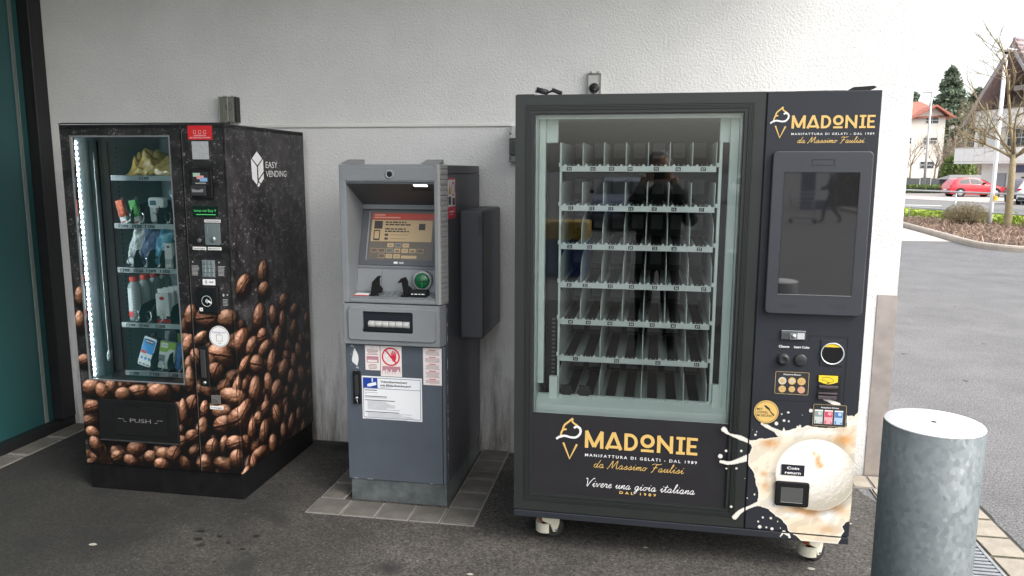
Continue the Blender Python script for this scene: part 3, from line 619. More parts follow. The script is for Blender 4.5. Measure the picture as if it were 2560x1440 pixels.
# --- fittings of the control column
y0 = -0.0008
M_RED = mat('sticker_red', (0.52, 0.015, 0.02), 0.45); M_PAPER = mat('paper_white', (0.70, 0.70, 0.69), 0.6); M_INK = mat('ink_black', (0.015, 0.015, 0.016), 0.6)
b = MB(); b.prism(rrect(0.670, 0.793, 1.757, 1.821, 0.004), y0, -0.0001)
b.text('VIDEOÜBERWACHT', 0.7315, 1.773, 0.006, y0 - .0003, 1, wid=.062, al='c'); b.text('HIER WIRD TÄGLICH ENTLEERT', 0.7315, 1.7635, 0.0055, y0 - .0003, 1, wid=.104, al='c')
for x in (.705, .731, .756): b.ribbon([(x - .006, 1.785), (x - .006, 1.799), (x + .006, 1.799), (x + .006, 1.785), (x - .006, 1.785)], .0012, y0 - .0003, 1)
b.build('red_sticker', [M_RED, M_PAPER], lm)
MB().prism([(0.687, 1.668), (0.771, 1.668), (0.771, 1.750), (0.687, 1.750)], y0, -0.0001).build('blank_sticker', mat('sticker_silver', (0.34, 0.35, 0.36), 0.5, var=0.12, scale=60), lm)
ba = MB().box(0.680, 0.787, -0.016, -0.0001, 1.486, 1.626).build('banknote_reader', M_DK, lm, bevel=0.004)
b = MB(); b.rect(0.689, 0.772, 1.551, 1.610, -0.0164, 0); b.rect(.694, .730, 1.588, 1.605, -0.0167, 1); b.rect(.712, .748, 1.577, 1.593, -0.0170, 2); b.rect(.728, .766, 1.566, 1.583, -0.0173, 3); b.text('BANKNOTEN', .731, 1.555, .006, -0.0167, 4, wid=.05, al='c')
b.build('note_picture', [M_INK, mat('note_green', (0.32, 0.46, 0.34), .5), mat('note_red', (0.62, 0.25, 0.24), .5), mat('note_blue', (0.20, 0.36, 0.55), .5), M_PAPER], ba)
b = MB(); b.box(0.682, 0.758, -0.026, -0.0165, 1.500, 1.548); b.build('note_mouth', M_DK2, ba, bevel=0.003)
MB().prism([(0.692, 1.517), (.746, 1.517), (.748, 1.533), (.720, 1.526), (.690, 1.533)], -0.0272, -0.0262).build('mouth_lip', mat('lip_grey', (0.20, 0.21, 0.21), 0.4), ba)
lc = MB().box(0.673, 0.800, -0.003, -0.0001, 1.402, 1.452).build('display', mat('lcd_dark', (0.006, 0.016, 0.010), 0.15), lm)
b = MB(); b.text('tomat von Easy V', 0.736, 1.425, 0.0125, -0.0033, 0, wid=.113, al='c'); b.rect(.69, .79, 1.411, 1.414, -0.0033, 0); b.build('display_text', mat('lcd_green', (0.07, 0.42, 0.12), 0.5, emit=0.12), lc)
def label_strip(name, x0, x1, z0, z1, st, parent, h=None, wid=None):
    b = MB(); b.box(x0, x1, y0 - .0004, -.0001, z0, z1); b.text(st, (x0 + x1) / 2, (z0 + z1) / 2 - (h or .007) / 2, h or .007, y0 - .0008, 1, wid=wid or (x1 - x0) * .86, al='c', fat=.015)
    return b.build(name, [M_PAPER, M_INK], parent)
b = MB(); b.box(.729, .811, y0 - .0004, -.0001, 1.376, 1.389); b.rect(.733, .807, 1.380, 1.385, y0 - .0007, 1); b.build('notice_strip', [M_PAPER, mat('print_grey', (0.2, 0.2, 0.2), .6)], lm)
label_strip('label_plate', .661, .730, 1.246, 1.260, 'Retourgeld', lm); label_strip('label_plate', .739, .808, 1.246, 1.260, 'Münzeinwurf', lm)
M_CHROME = mat('satin_chrome', (0.50, 0.53, 0.54), 0.3, 0.9, var=0.1)
cp = MB().prism(rrect(.730, .808, 1.270, 1.372, .006), -0.005, -0.0001).build('coin_plate', mat('coin_steel', (0.30, 0.33, 0.34), 0.38, 0.75, var=0.12), lm, bevel=0.001)
b = MB(); b.lathe([(.001, -0.008), (.012, -0.009), (.016, -0.0052)], 20, (.769, 0, 1.297), 'y'); b.build('coin_guide', M_CHROME, cp)
MB().box(.7675, .7705, -0.0098, -0.0085, 1.284, 1.311).build('coin_slot', M_INK, cp)
MB().box(.743, .746, -0.0062, -0.0052, 1.325, 1.36).build('rib', M_CHROME, cp)
MB().lathe([(.001, -0.006), (.009, -0.006), (.012, -.0001)], 18, (.697, 0, 1.290), 'y').build('return_button', mat('clear_button', (0.10, 0.10, 0.11), 0.15), lm)
kp = MB().box(.705, .770, -0.005, -0.0001, 1.116, 1.198).build('keypad', mat('keypad_steel', (0.34, 0.37, 0.38), 0.4, 0.7), lm, bevel=0.001)
k0 = None
for i in range(4):
    for j in range(3):
        b = MB(); b.box(-.0075, .0075, -0.0035, 0, -.007, .007)
        if k0 is None: k0 = b.build('key', M_CHROME, kp, bevel=0.001); o = k0
        else: o = inst('key', k0, kp); md = o.modifiers.new('bevel', 'BEVEL'); md.width = .001
        o.location = (.7175 + .020 * j, -0.0052, 1.187 - .0195 * i)
for x0, x1 in ((.645, .695), (.780, .829)):
    b = MB(); b.box(x0, x1, y0, -.0001, 1.117, 1.199)
    for i in range(8): b.rect(x0 + .005, x1 - .006 - .010 * rng.random(), 1.124 + i * .0062, 1.126 + i * .0062 + .0006, y0 - .0003, 1)
    b.disc(x0 + .012, 1.188, .004, y0 - .0003, 1, 12); b.build('info_sticker', [M_INK, mat('print_pale', (0.38, 0.38, 0.38), .6)], lm)
b = MB(); b.box(.702, .767, y0, -.0001, 1.078, 1.107); b.rect(.716, .724, 1.085, 1.100, y0 - .0003, 1); b.rect(.735, .757, 1.089, 1.096, y0 - .0003, 1); b.build('payment_sticker', [M_PAPER, mat('print_mid', (0.25, 0.27, 0.27), .6)], lm)
cr_ = MB().box(.684, .788, -0.022, -0.0001, .940, 1.071).build('card_reader', M_DK, lm, bevel=0.005)
MB().box(.692, .778, -0.026, -0.0222, .952, 1.058).build('reader_face', mat('reader_gloss', (0.008, 0.008, 0.009), 0.18), cr_, bevel=0.002)
b = MB(); b.ring(.733, 1.005, .0245, .026, -0.0264)
for r_ in (.006, .011, .016): b.ribbon([(.722 + r_ * math.cos(a), 1.005 + r_ * math.sin(a)) for a in np.linspace(-.8, .8, 8)], .002, -0.0264)
b.sheet([(.738, 1.002), (.757, .992), (.759, .998), (.742, 1.011)], -0.0264); b.build('contactless_mark', M_NUM, cr_)
b = MB(); b.rect(.694, .711, .956, .972, -0.0264, 0); b.rect(.700, .705, .961, .967, -0.0267, 1); b.build('reader_sticker', [M_PAPER, M_INK], cr_)
b = MB(); b.box(.797, .833, y0, -.0001, .976, 1.042)
for i in range(5): b.rect(.801, .829 - .006 * rng.random(), .981 + i * .007, .9835 + i * .007, y0 - .0003, 1)
b.sheet([(.820, 1.034), (.829, 1.039), (.829, 1.028)], y0 - .0003, 1); b.disc(.806, 1.032, .005, y0 - .0003, 1, 12, .007); b.build('info_sticker', [M_INK, MATS['print_pale']], lm)
b = MB(); b.lathe([(.052, -.0001), (.052, -0.0012), (.001, -0.0012)], 40, (.772, 0, .830), 'y', 0, False)
b.ring(.772, .830, .047, .049, -0.0016, 1); b.text('Instagram', .772, .846, .011, -0.0016, 2, wid=.072, al='c', shear=.2); b.ribbon([(.757, .838), (.787, .838), (.787, .808), (.757, .808), (.757, .838)], .0022, -0.0016, 1); b.text('6-8', .772, .793, .007, -0.0016, 1, al='c')
b.build('round_sticker', [M_PAPER, mat('print_slate', (0.10, 0.10, 0.13), .6), mat('print_violet', (0.22, 0.10, 0.32), .6)], lm)
hd = MB().box(.665, .714, -0.012, -0.0001, .581, .780).build('lock_handle', M_DK, lm, bevel=0.005)
MB().box(.676, .703, -0.020, -0.0122, .625, .765).build('grip', M_DK2, hd, bevel=0.004)
b = MB(); b.lathe([(.001, -0.018), (.008, -0.018), (.009, -0.0122)], 16, (.689, 0, .600), 'y'); b.build('lock_cylinder', M_CHROME, hd)
rc = MB().prism(rrect(.713, .761, .494, .537, .003), -0.004, -0.0001).build('change_cup', mat('cup_steel', (0.27, 0.26, 0.25), 0.4, 0.7), lm, bevel=0.001)
MB().sheet([(.717, .498), (.752, .498), (.750, .508), (.735, .518), (.717, .520)], -0.0045).build('cup_mouth', mat('cup_dark', (0.09, 0.08, 0.075), .4), rc)
label_strip('label_plate', .703, .772, .466, .482, 'Retourgeld', lm)
# --- emblem and lettering on the side
xs_ = LW + 0.0015
def side_poly(b, pts): b.add([(xs_, p, q) for p, q in pts], [list(range(len(pts)))])
b = MB()
side_poly(b, [(.283, 1.711), (.333, 1.676), (.283, 1.643), (.233, 1.676)])
side_poly(b, [(.222, 1.671), (.228, 1.671), (.277, 1.637), (.277, 1.560), (.268, 1.548), (.226, 1.577)])
side_poly(b, [(.289, 1.637), (.338, 1.671), (.343, 1.671), (.343, 1.612), (.289, 1.576)])
side_poly(b, [(.289, 1.568), (.343, 1.603), (.343, 1.577), (.310, 1.553)])
side_poly(b, [(.274, 1.543), (.289, 1.560), (.303, 1.548), (.287, 1.535)])
b.build('emblem', mat('logo_white', (0.74, 0.74, 0.74), .5), lm)
b = MB(); b.text('EASY', .368, 1.630, .031, 0, 0, wid=.127, plane='yz', x_fixed=xs_); b.text('VENDING', .368, 1.585, .031, 0, 0, wid=.226, plane='yz', x_fixed=xs_); b.build('lettering', MATS['logo_white'], lm)

# --- goods behind the window, each one its own thing
LMAT = Matrix.Translation((LX, LY, 0)) @ Matrix.Rotation(LT, 4, 'Z')
def good(name, x, y, z, label, cat, rz=0.0, rx=0.0, ry=0.0):
    e = empty(name); e.matrix_world = LMAT @ Matrix.Translation((x, y, z)) @ Matrix.Rotation(rz, 4, 'Z') @ Matrix.Rotation(rx, 4, 'X') @ Matrix.Rotation(ry, 4, 'Y')
    tag(e, label, cat, 'goods in the snack machine'); return e
def pouch(wd, h, d, seed, crumple=1.0, nu=18, nv=22):
    r = np.random.default_rng(seed); N = vnoise(nv + 1, nu + 1, 5, seed) + .6 * vnoise(nv + 1, nu + 1, 10, seed + 1); b = MB()
    for sgn in (-1, 1):
        vs_ = []
        for j in range(nv + 1):
            for i in range(nu + 1):
                u, v = i / nu * 2 - 1, j / nv * 2 - 1
                prof = (1 - u ** 4) * (1 - abs(v) ** 3) if abs(v) < .93 else 0.0
                dep = d / 2 * prof * (1 + .5 * crumple * (N[j, i] - .8))
                vs_.append((u * wd / 2 * (1 - .10 * (1 - v * v) * crumple * .6) + .006 * crumple * (N[j, i] - .8), sgn * dep + .012 * crumple * (N[nv - j, i] - .8), (v + 1) / 2 * h + .004 * crumple * N[j, i]))
        b.add(vs_, [(j * (nu + 1) + i, j * (nu + 1) + i + 1, (j + 1) * (nu + 1) + i + 1, (j + 1) * (nu + 1) + i) for j in range(nv) for i in range(nu)], 0, True)
    return b
def foil(name, col, rough=0.3): return mat(name, col, rough, 0.0, var=0.15, scale=25, coat=0.6)
e = good('yellow_bag', .215, .30, 1.592, 'crumpled yellow plastic bag on the top shelf of the snack machine', 'bag', .1, -1.0); pouch(.20, .17, .11, 3, 2.6).build('pouch', foil('yellow_film', (0.50, 0.34, 0.08)), e)
e = good('yellow_bag', .345, .26, 1.592, 'flat yellow parcel beside the crumpled bag on the top shelf', 'bag', -.2, -1.05); pouch(.21, .16, .07, 8, 1.6).build('pouch', foil('yellow_film2', (0.52, 0.36, 0.11)), e)
def packet(x, z, col, nm, label, cap):
    e = good('slim_packet', x, .17, z, label, 'packet', 0.0, 0.0, -.22); b = MB(); b.box(-.019, .019, -.012, .012, .035, .118); b.box(-.017, .017, -.0118, .0118, 0, .0345, 1); b.rect(-.010, .010, .05, .10, -.0125, 2); b.rect(-.012, .012, .004, .012, -.0122, 3)
    b.build('carton', [mat(nm, col, .4), M_PAPER, mat(nm + '_light', tuple(min(1, c * 1.7 + .05) for c in col), .4), cap], e, bevel=.001)
    pouch(.05, .128, .03, 5, .8).build('film', MATS['packet_film'], e)
MATS['packet_film'] = glass_mat('packet_film', (0.93, 0.93, 0.93), 1.2, .08)
packet(.192, 1.352, (0.62, 0.10, 0.03), 'carton_orange', 'slim orange packet in clear film on the second shelf', M_RED)
packet(.266, 1.352, (0.07, 0.36, 0.06), 'carton_green', 'slim green packet in clear film on the second shelf', M_RED)
e = good('infrared_thermometer', .362, .18, 1.356, 'white gun-shaped thermometer on the second shelf', 'thermometer')
b = MB(); b.prism(rrect(-.033, .050, .075, .127, .014), -.018, .018); b.build('head', mat('thermo_white', (0.72, 0.73, 0.73), .35), e, bevel=.004)
b = MB(); b.prism([(-.030, .078), (.004, .078), (.006, .010), (-.020, .004), (-.026, .010)], -.016, .016); b.build('grip', MATS['thermo_white'], e, bevel=.005)
MB().prism(rrect(-.025, .010, .088, .112, .005), -.0195, -.0182).build('display', mat('thermo_blue', (0.09, 0.16, 0.20), .2), e)
e = good('blue_pouch', .455, .24, 1.352, 'pale blue pouch behind the spiral on the second shelf', 'pouch', .3, 0); pouch(.10, .17, .05, 12, 1.0).build('pouch', foil('blue_film', (0.25, 0.42, 0.60)), e)
for x, col, nm, lab, tilt in ((.215, (0.66, 0.68, 0.68), 'white_film', 'white soft bag with printed scale on the third shelf', -.30), (.290, (0.07, 0.12, 0.26), 'navy_film', 'navy blue soft bag on the third shelf', -.22), (.370, (0.13, 0.42, 0.60), 'turquoise_film', 'turquoise soft bag in the middle of the third shelf', -.24), (.455, (0.16, 0.42, 0.58), 'turquoise_film2', 'turquoise soft bag behind white cartons on the third shelf', -.1)):
    e = good('soft_bag', x - .02, .20 if x < .4 else .33, 1.132, lab, 'bag', 0, 0, -tilt); pouch(.085, .19, .05, int(x * 1000), 1.4).build('pouch', foil(nm, col), e)
    b = MB()
    for i in range(8): b.rect(.004, .022, .06 + .011 * i, .0625 + .011 * i, -.0345)
    if x < .4: b.build('printed_scale', mat('film_ink', (0.10, 0.14, 0.2), .5), e)
for i, (x, y, h, lab) in enumerate(((.428, .165, .125, 'white carton nearest the spiral on the third shelf'), (.402, .185, .095, 'low white carton with blue print on the third shelf'), (.468, .20, .125, 'white carton beside the column on the third shelf'))):
    e = good('small_carton', x, y, 1.132, lab, 'carton'); b = MB(); b.box(-.019, .019, -.012, .012, 0, h); b.sheet([(-.012, h - .022), (.012, h - .022), (.004, h - .012), (-.004, h - .012)], -.0124, 1); b.rect(-.015, .010, .02, .045, -.0124, 2 if i == 1 else 3); b.build('carton', [M_PAPER, M_INK, mat('carton_blue', (.05, .15, .35), .5), mat('carton_print', (.45, .45, .45), .6)], e, bevel=.001)
bottle_src = None
for i, (x, y, lab) in enumerate(((.192, .20, 'grey bottle with red cap, front one on the fourth shelf'), (.192, .285, 'grey bottle with red cap, second in its row on the fourth shelf'), (.192, .37, 'grey bottle with red cap, third in its row on the fourth shelf'), (.192, .455, 'grey bottle with red cap, rearmost on the fourth shelf'))):
    if bottle_src is None:
        e = good('cleaner_bottle', x, y, .851, lab, 'bottle'); bottle_src = e
        MB().lathe([(.001, 0), (.030, 0), (.032, .008), (.032, .165), (.029, .185), (.021, .197), (.021, .202), (.001, .202)], 20).build('body', mat('bottle_grey', (0.27, 0.29, 0.30), .35, var=.05), e)
        MB().lathe([(.022, .2022), (.022, .224), (.020, .227), (.001, .227)], 20).build('cap', mat('cap_red', (0.62, 0.05, 0.03), .4), e)
        b = MB(); b.add([(.0328 * math.sin(a), -.0328 * math.cos(a), z) for z in (.02, .17) for a in np.linspace(-.9, .2, 7)], [(i_, i_ + 1, i_ + 8, i_ + 7) for i_ in range(6)]); b.add([(.0331 * math.sin(a), -.0331 * math.cos(a), z) for z in (.02, .05) for a in np.linspace(-.9, .2, 7)], [(i_, i_ + 1, i_ + 8, i_ + 7) for i_ in range(6)], 1); b.build('label', [mat('bottle_label', (.55, .56, .56), .5), M_RED], e)
        b = MB()
        for k in range(9): b.box(.008, .020, -.0322, -.0300, .03 + k * .015, .0315 + k * .015)
        b.build('scale_mark', mat('scale_pale', (.6, .62, .62), .4), e)
    else:
        o = copy_tree(bottle_src); o.matrix_world = LMAT @ Matrix.Translation((x, y, .851)); o['label'] = lab
for i in range(5):
    lab = ('white carton with red oval, front one of five on the fourth shelf', 'white carton, second of five on the fourth shelf', 'white carton, third of five on the fourth shelf', 'white carton, fourth of five on the fourth shelf', 'white carton, rearmost of five on the fourth shelf')[i]
    e = good('filter_carton', .376 + .004 * i, .165 + .038 * i, .851, lab, 'carton')
    b = MB(); b.box(-.035, .035, -.012, .012, .0352, .150); b.box(-.035, .035, -.0118, .0118, .018, .035, 1); b.box(-.035, .035, -.0119, .0119, 0, .0178, 2); b.box(-.030, .030, -.0015, .0015, .150, .174)
    b.disc(-.002, .126, .014, -.0124, 2, 24, .009); b.ribbon([(-.02, .078), (-.008, .086), (0, .080), (.008, .088), (.022, .078)], .0012, -.0124, 1); b.rect(-.018, .018, .022, .074, -.0126, 3)
    for k in range(6): b.rect(-.015, .012, .028 + k * .0075, .0300 + k * .0075, -.0129, 4)
    b.build('carton', [M_PAPER, mat('carton_dark', (.03, .03, .035), .5), M_RED, mat('carton_tag', (.62, .62, .62), .6), mat('carton_ink', (.4, .4, .4), .6)], e, bevel=.001)
e = good('descaler_bottle', .222, .20, .604, 'dark flat bottle with blue label tilted on the lowest shelf', 'bottle', 0, -.12, .28)
MB().prism(rrect(-.040, .040, .002, .165, .012), -.019, .019).build('body', mat('descaler_dark', (0.03, 0.035, 0.045), .35), e, bevel=.005)
MB().lathe([(.013, .1652), (.013, .185), (.001, .185)], 16).build('cap', mat('cap_dark', (.05, .05, .06), .4), e)
b = MB(); b.prism(rrect(-.037, .037, .008, .160, .010), -.0198, -.0192); b.prism(rrect(-.035, .035, .075, .150, .006), -.0202, -.0199, mi=1); b.prism(rrect(-.026, .026, .128, .150, .008), -.0206, -.0203, mi=2); b.text('durgol', 0, .134, .010, -.0210, 0, wid=.040, al='c', fat=.02); b.rect(-.034, -.004, .072, .086, -.0206, 3)
for k in range(3): b.disc(-.022 + .022 * k, .048, .008, -.0202, 1, 14); b.rect(-.030 + .022 * k, -.014 + .022 * k, .014, .020, -.0202, 2)
b.build('label', [M_PAPER, mat('label_blue', (0.03, 0.24, 0.55), .4), mat('label_navy', (.02, .04, .12), .4), M_RED], e)
e = good('descaler_bottle', .30, .33, .604, 'dark bottle behind the tilted blue-labelled one on the lowest shelf', 'bottle'); MB().prism(rrect(-.035, .035, .002, .175, .012), -.019, .019).build('body', MATS['descaler_dark'], e, bevel=.005); MB().lathe([(.014, .1752), (.014, .195), (.001, .195)], 16).build('cap', MATS['cap_red'], e)
e = good('green_carton', .350, .19, .604, 'green and white carton tilted on the lowest shelf', 'carton', .08, -.10, .14)
b = MB(); b.box(-.042, .042, -.014, .014, 0, .140); b.rect(-.042, .042, .085, .140, -.0144, 1); b.rect(-.036, .0, .108, .132, -.0147, 0); b.sheet([(-.01, .045), (.042, .06), (.042, .10), (.015, .105), (-.002, .085)], -.0147, 2); b.text('PHILIPS', -.018, .117, .007, -.0150, 4, wid=.028, al='c'); b.rect(-.042, -.008, .035, .07, -.0147, 3)
b.build('carton', [M_PAPER, mat('carton_lime', (0.26, 0.42, 0.05), .45), mat('carton_white', (.72, .73, .7), .5), mat('carton_grey', (.22, .24, .26), .5), mat('ink_navy', (.02, .05, .2), .5)], e, bevel=.001)
e = good('green_carton', .40, .30, .604, 'green carton standing behind on the lowest shelf', 'carton'); b = MB(); b.box(-.042, .042, -.014, .014, 0, .165); b.rect(-.042, .042, .09, .165, -.0144, 1); b.build('carton', [M_PAPER, MATS['carton_lime']], e)
e = good('blue_bottle', .432, .185, .604, 'slim blue bottle with pale cap on the lowest shelf', 'bottle', 0, 0, .18)
MB().lathe([(.001, 0), (.026, 0), (.028, .006), (.026, .125), (.024, .135), (.014, .147), (.001, .148)], 18).build('body', mat('bottle_blue', (0.06, 0.16, 0.42), .25), e)
MB().lathe([(.015, .1482), (.015, .175), (.009, .198), (.001, .199)], 18).build('cap', mat('cap_pale', (.30, .42, .55), .35), e)
# ------------------------------------------------------------------ cash machine
AX, AY, AT, AW, AD = -1.4034, -0.7764, -0.0027, 0.502, 0.748
am = empty('cash_machine', (AX, AY, 0), AT)
tag(am, 'grey free-standing cash machine with screen and green card slot', 'cash machine')
M_ATM = mat('atm_dark_grey', (0.068, 0.080, 0.100), 0.5, var=0.11, scale=5, bump=0.08, bscale=500)
M_ATMS = mat('atm_side_grey', (0.060, 0.062, 0.072), 0.5, var=0.06, scale=4, bump=0.08, bscale=500)
M_FAS = mat('atm_fascia_grey', (0.20, 0.212, 0.222), 0.48, var=0.08, scale=6, bump=0.06, bscale=600)
M_FASD = mat('atm_recess_grey', (0.075, 0.080, 0.088), 0.5)
MB().box(0.014, AW - 0.001, 0.007, AD - 0.006, 0.001, 0.114).build('plinth', mat('plinth_grey', (0.075, 0.085, 0.088), 0.75, var=0.45, scale=12, bump=0.2), am, bevel=0.002)
b = MB(); b.box(0.004, AW, 0.0405, AD, 0.117, 1.0015); b.box(0.004, 0.0355, 0.0405, AD, 1.0015, 1.6025); b.box(0.4725, AW, 0.0405, AD, 1.0015, 1.6025); b.box(0.0355, 0.4725, 0.21, AD, 1.0015, 1.6025); b.box(0.0355, 0.4725, 0.0405, 0.21, 1.570, 1.6025)
b.build('cabinet', M_ATMS, am)
MB().box(0.004, AW, 0.0405, AD, 1.606, 1.646).build('top_cap', M_ATMS, am, bevel=0.003)
MB().box(0.006, 0.4835, 0.0, 0.0395, 0.117, 0.800).build('door', M_ATM, am, bevel=0.0015)
MB().box(0.4865, AW - .001, 0.001, 0.0395, 0.117, 0.800).build('door_jamb', M_ATM, am, bevel=0.0015)
# worn pale edge of the jamb
b = MB()
for i in range(26):
    z = rng.uniform(0.14, 0.99); b.box(AW - .0008, AW + .0006, 0.0388, 0.0412, z, z + rng.uniform(.004, .03))
for x in (.03, .10, .42): b.box(x, x + rng.uniform(.01, .03), -0.0006, 0.0, .1172, .119)
b.build('chipped_paint', mat('chipped', (0.45, 0.45, 0.45), .7), am)
# lower fascia with cash slot
b = MB(); b.prism([(0.010, 0.999), (0.485, 0.999), (0.485, 0.803), (0.010, 0.803)], -0.030, -0.0005)
b.add([(0.485, -0.030, .803), (0.499, 0.030, .803), (0.499, 0.030, .999), (0.485, -0.030, .999), (.485, .03, .803), (.485, .03, .999)], [(0, 1, 2, 3), (0, 4, 1), (3, 2, 5)])
lf = b.build('cash_fascia', M_FAS, am, bevel=0.004)
b = MB(); P = rrect(.042, .463, .829, .980, .014, 5); n = len(P); Q = rrect(.112, .358, .867, .966, .008, 5)
vs_ = [(x, -0.0415, z) for x, z in P] + [(x, -0.0415, z) for x, z in Q] + [(x, -0.0302, z) for x, z in rrect(.036, .469, .823, .986, .018, 5)] + [(x, -0.0305, z) for x, z in Q]
fs = [(i, (i + 1) % n, n + (i + 1) % n, n + i) for i in range(n)] + [(i, (i + 1) % n, 2 * n + (i + 1) % n, 2 * n + i) for i in range(n)] + [(n + i, n + (i + 1) % n, 3 * n + (i + 1) % n, 3 * n + i) for i in range(n)]
b.add(vs_, fs); b.build('raised_panel', M_FAS, lf)
MB().sheet(Q, -0.0304).build('slot_recess', mat('slot_black', (0.012, 0.014, 0.02), 0.3), lf)
b = MB(); b.prism([(.112, .880), (.116, .868), (.354, .868), (.358, .880), (.30, .872), (.16, .872)], -0.043, -0.0306); b.build('slot_lip', M_DK, lf)
sh0 = None
for i in range(6):
    if sh0 is None: sh0 = MB().lathe([(.0145, 0.0), (.0155, .002), (.0155, .030), (.0145, .032)], 14, (0, 0, 0), 'x').build('shutter_roller', mat('shutter', (0.42, 0.42, 0.41), .4), lf); o = sh0
    else: o = inst('shutter_roller', sh0, lf)
    o.location = (.140 + .0335 * i, -0.033, .905)
# upper fascia: frame round the operator recess
b = MB(); b.box(.010, .044, -0.030, 0.040, 1.0035, 1.648); b.box(.044, .464, -0.030, 0.040, 1.568, 1.648); b.box(.464, .480, -0.030, 0.040, 1.0035, 1.648)
uf = b.build('screen_fascia', M_FAS, am, bevel=0.004)
b = MB(); b.box(.044, .464, -0.030, 0.040, 1.0035, 1.026); b.build('sill', M_FAS, uf, bevel=0.006)
b = MB(); b.prism([(.480, -0.028), (.489, -0.022), (.510, 0.040), (.480, 0.040)], 1.0035, 1.648, 'z'); b.build('corner_strip', mat('fascia_warm', (0.30, 0.295, 0.285), .5), uf, bevel=.002)
rib = None
for i in range(27):
    if rib is None:
        b = MB(); b.prism([(.4905, -0.021), (.5095, 0.033), (.5125, 0.032), (.4935, -0.0222)], -.0085, .0085, 'z'); rib = b.build('grip_rib', mat('rib_grey', (0.235, 0.235, 0.235), .5), uf, bevel=.0015); o = rib
    else: o = inst('grip_rib', rib, uf); md = o.modifiers.new('bevel', 'BEVEL'); md.width = .0015; md.segments = 2
    o.location = (0, 0, 1.018 + .0238 * i)
b = MB(); b.prism(rrect(.022, .472, 1.576, 1.634, .008), -0.0325, -0.0302); b.build('camera_panel', M_FAS, uf, bevel=.001)
b = MB(); b.lathe([(.021, -0.0328), (.021, -0.036), (.014, -0.0362), (.0125, -0.0328)], 28, (.256, 0, 1.603), 'y'); b.build('camera_ring', mat('ring_grey', (.27, .28, .29), .4), uf)
MB().disc(.256, 1.603, .0128, -0.0345).build('camera_lens', mat('lens_black', (.006, .006, .007), .12), uf)
# recess
def SL(x, s, off, top=(0.195, 1.447), bot=(0.100, 1.165)):     # point on the tilted screen plane; s from bottom 0 to top 1
    dy, dz = top[0] - bot[0], top[1] - bot[1]; L = math.hypot(dy, dz)
    return (x, bot[0] + dy * s - dz / L * off, bot[1] + dz * s + dy / L * off)
def slrect(b, x0, x1, s0, s1, off, mi=0): b.add([SL(x0, s0, off), SL(x1, s0, off), SL(x1, s1, off), SL(x0, s1, off)], [(0, 1, 2, 3)], mi)
def slbox(b, x0, x1, s0, s1, o0, o1, mi=0):
    b.add([SL(x, s, o) for o in (o0, o1) for s in (s0, s1) for x in (x0, x1)], [(0, 2, 3, 1), (4, 5, 7, 6), (0, 1, 5, 4), (2, 6, 7, 3), (0, 4, 6, 2), (1, 3, 7, 5)], mi)
b = MB()
b.prism([(-.029, 1.027), (-.029, 1.567), (.198, 1.567), (.198, 1.027)], .0365, .0435, 'x')
b.build('recess_side', M_FAS, uf)
b = MB(); b.prism([(-.029, 1.027), (-.029, 1.567), (.198, 1.567), (.198, 1.027)], .4645, .4715, 'x'); b.build('recess_side', M_FAS, uf)
b = MB(); b.prism([(-.0295, 1.567), (-.0295, 1.560), (.197, 1.449), (.197, 1.456)], .0437, .4643, 'x'); b.build('recess_ceiling', M_FASD, uf)
b = MB()
for i in range(3): b.add([(x, y, z - .0008) for (y, z) in ((.004 + .012 * i, 1.5435 - .0059 * i), (.009 + .012 * i, 1.541 - .0059 * i)) for x in (.345, .435)], [(0, 1, 3, 2)])
b.build('vent_slot', M_INK, uf)
b = MB(); b.prism([(-.0235, 1.5571), (-.0235, 1.5555), (-.0075, 1.5477), (-.0075, 1.5492)], .365, .428, 'x'); b.build('recess_lamp', mat('lamp_white', (.86, .88, 1.0), .5, emit=1.8), uf)
b = MB(); slbox(b, .0437, .4643, .94, 1.03, -.006, .012); b.build('screen_hood', M_FAS, uf, bevel=.002)
b = MB(); slbox(b, .0437, .4643, .0, .935, -.010, .006); bz = b.build('screen_bezel', M_FASD, uf, bevel=.003)
b = MB(); slbox(b, .079, .086, .08, .90, .0062, .011); b.build('bezel_rib', M_FAS, uf, bevel=.001)
X0, X1, S0, S1 = .090, .412, .095, .90
scr = MB(); scb = {}
def SC(u0, u1, v0, v1, off, mi): slrect(scr, X0 + (X1 - X0) * u0, X0 + (X1 - X0) * u1, S1 - (S1 - S0) * v1, S1 - (S1 - S0) * v0, off, mi)
SC(0, 1, 0, 1, .0065, 0); SC(.02, .99, .035, .165, .0069, 1); SC(.02, .97, .175, .62, .0069, 2)
for v, u1 in ((.06, .22), (.11, .46)): SC(.05, u1, v, v + .022, .0073, 7)
SC(.06, .19, .195, .36, .0073, 3); SC(.06, .16, .385, .60, .0073, 3); SC(.075, .145, .41, .565, .0077, 2); SC(.76, .86, .245, .375, .0073, 3)
for v, u1 in ((.205, .56), (.255, .64), (.345, .56), (.395, .61)): 
    u = .235
    while u < u1 - .02:
        w_ = rng.uniform(.03, .08); SC(u, min(u + w_, u1), v, v + .03, .0073, 3); u += w_ + .012
for v, u1 in ((.475, .60), (.555, .57)): SC(.32, u1, v, v + .014, .0073, 4); SC(.235, .29, v - .015, v + .03, .0073, 3)
for u, v, mi in ((.29, .655, 2), (.41, .655, 5), (.53, .655, 2), (.04, .765, 6), (.16, .765, 6), (.28, .765, 5), (.40, .765, 2), (.52, .765, 2), (.64, .765, 2), (.76, .765, 6), (.16, .88, 6), (.28, .88, 2), (.40, .88, 2)):
    SC(u, u + .10, v, v + .085, .0073, 2 if mi != 2 else mi); 
    if mi != 2: SC(u + .006, u + .094, v + .008, v + .077, .0077, mi)
    else: SC(u + .03, u + .07, v + .03, v + .055, .0077, 4)
SC(.52, .76, .905, .965, .0073, 2)
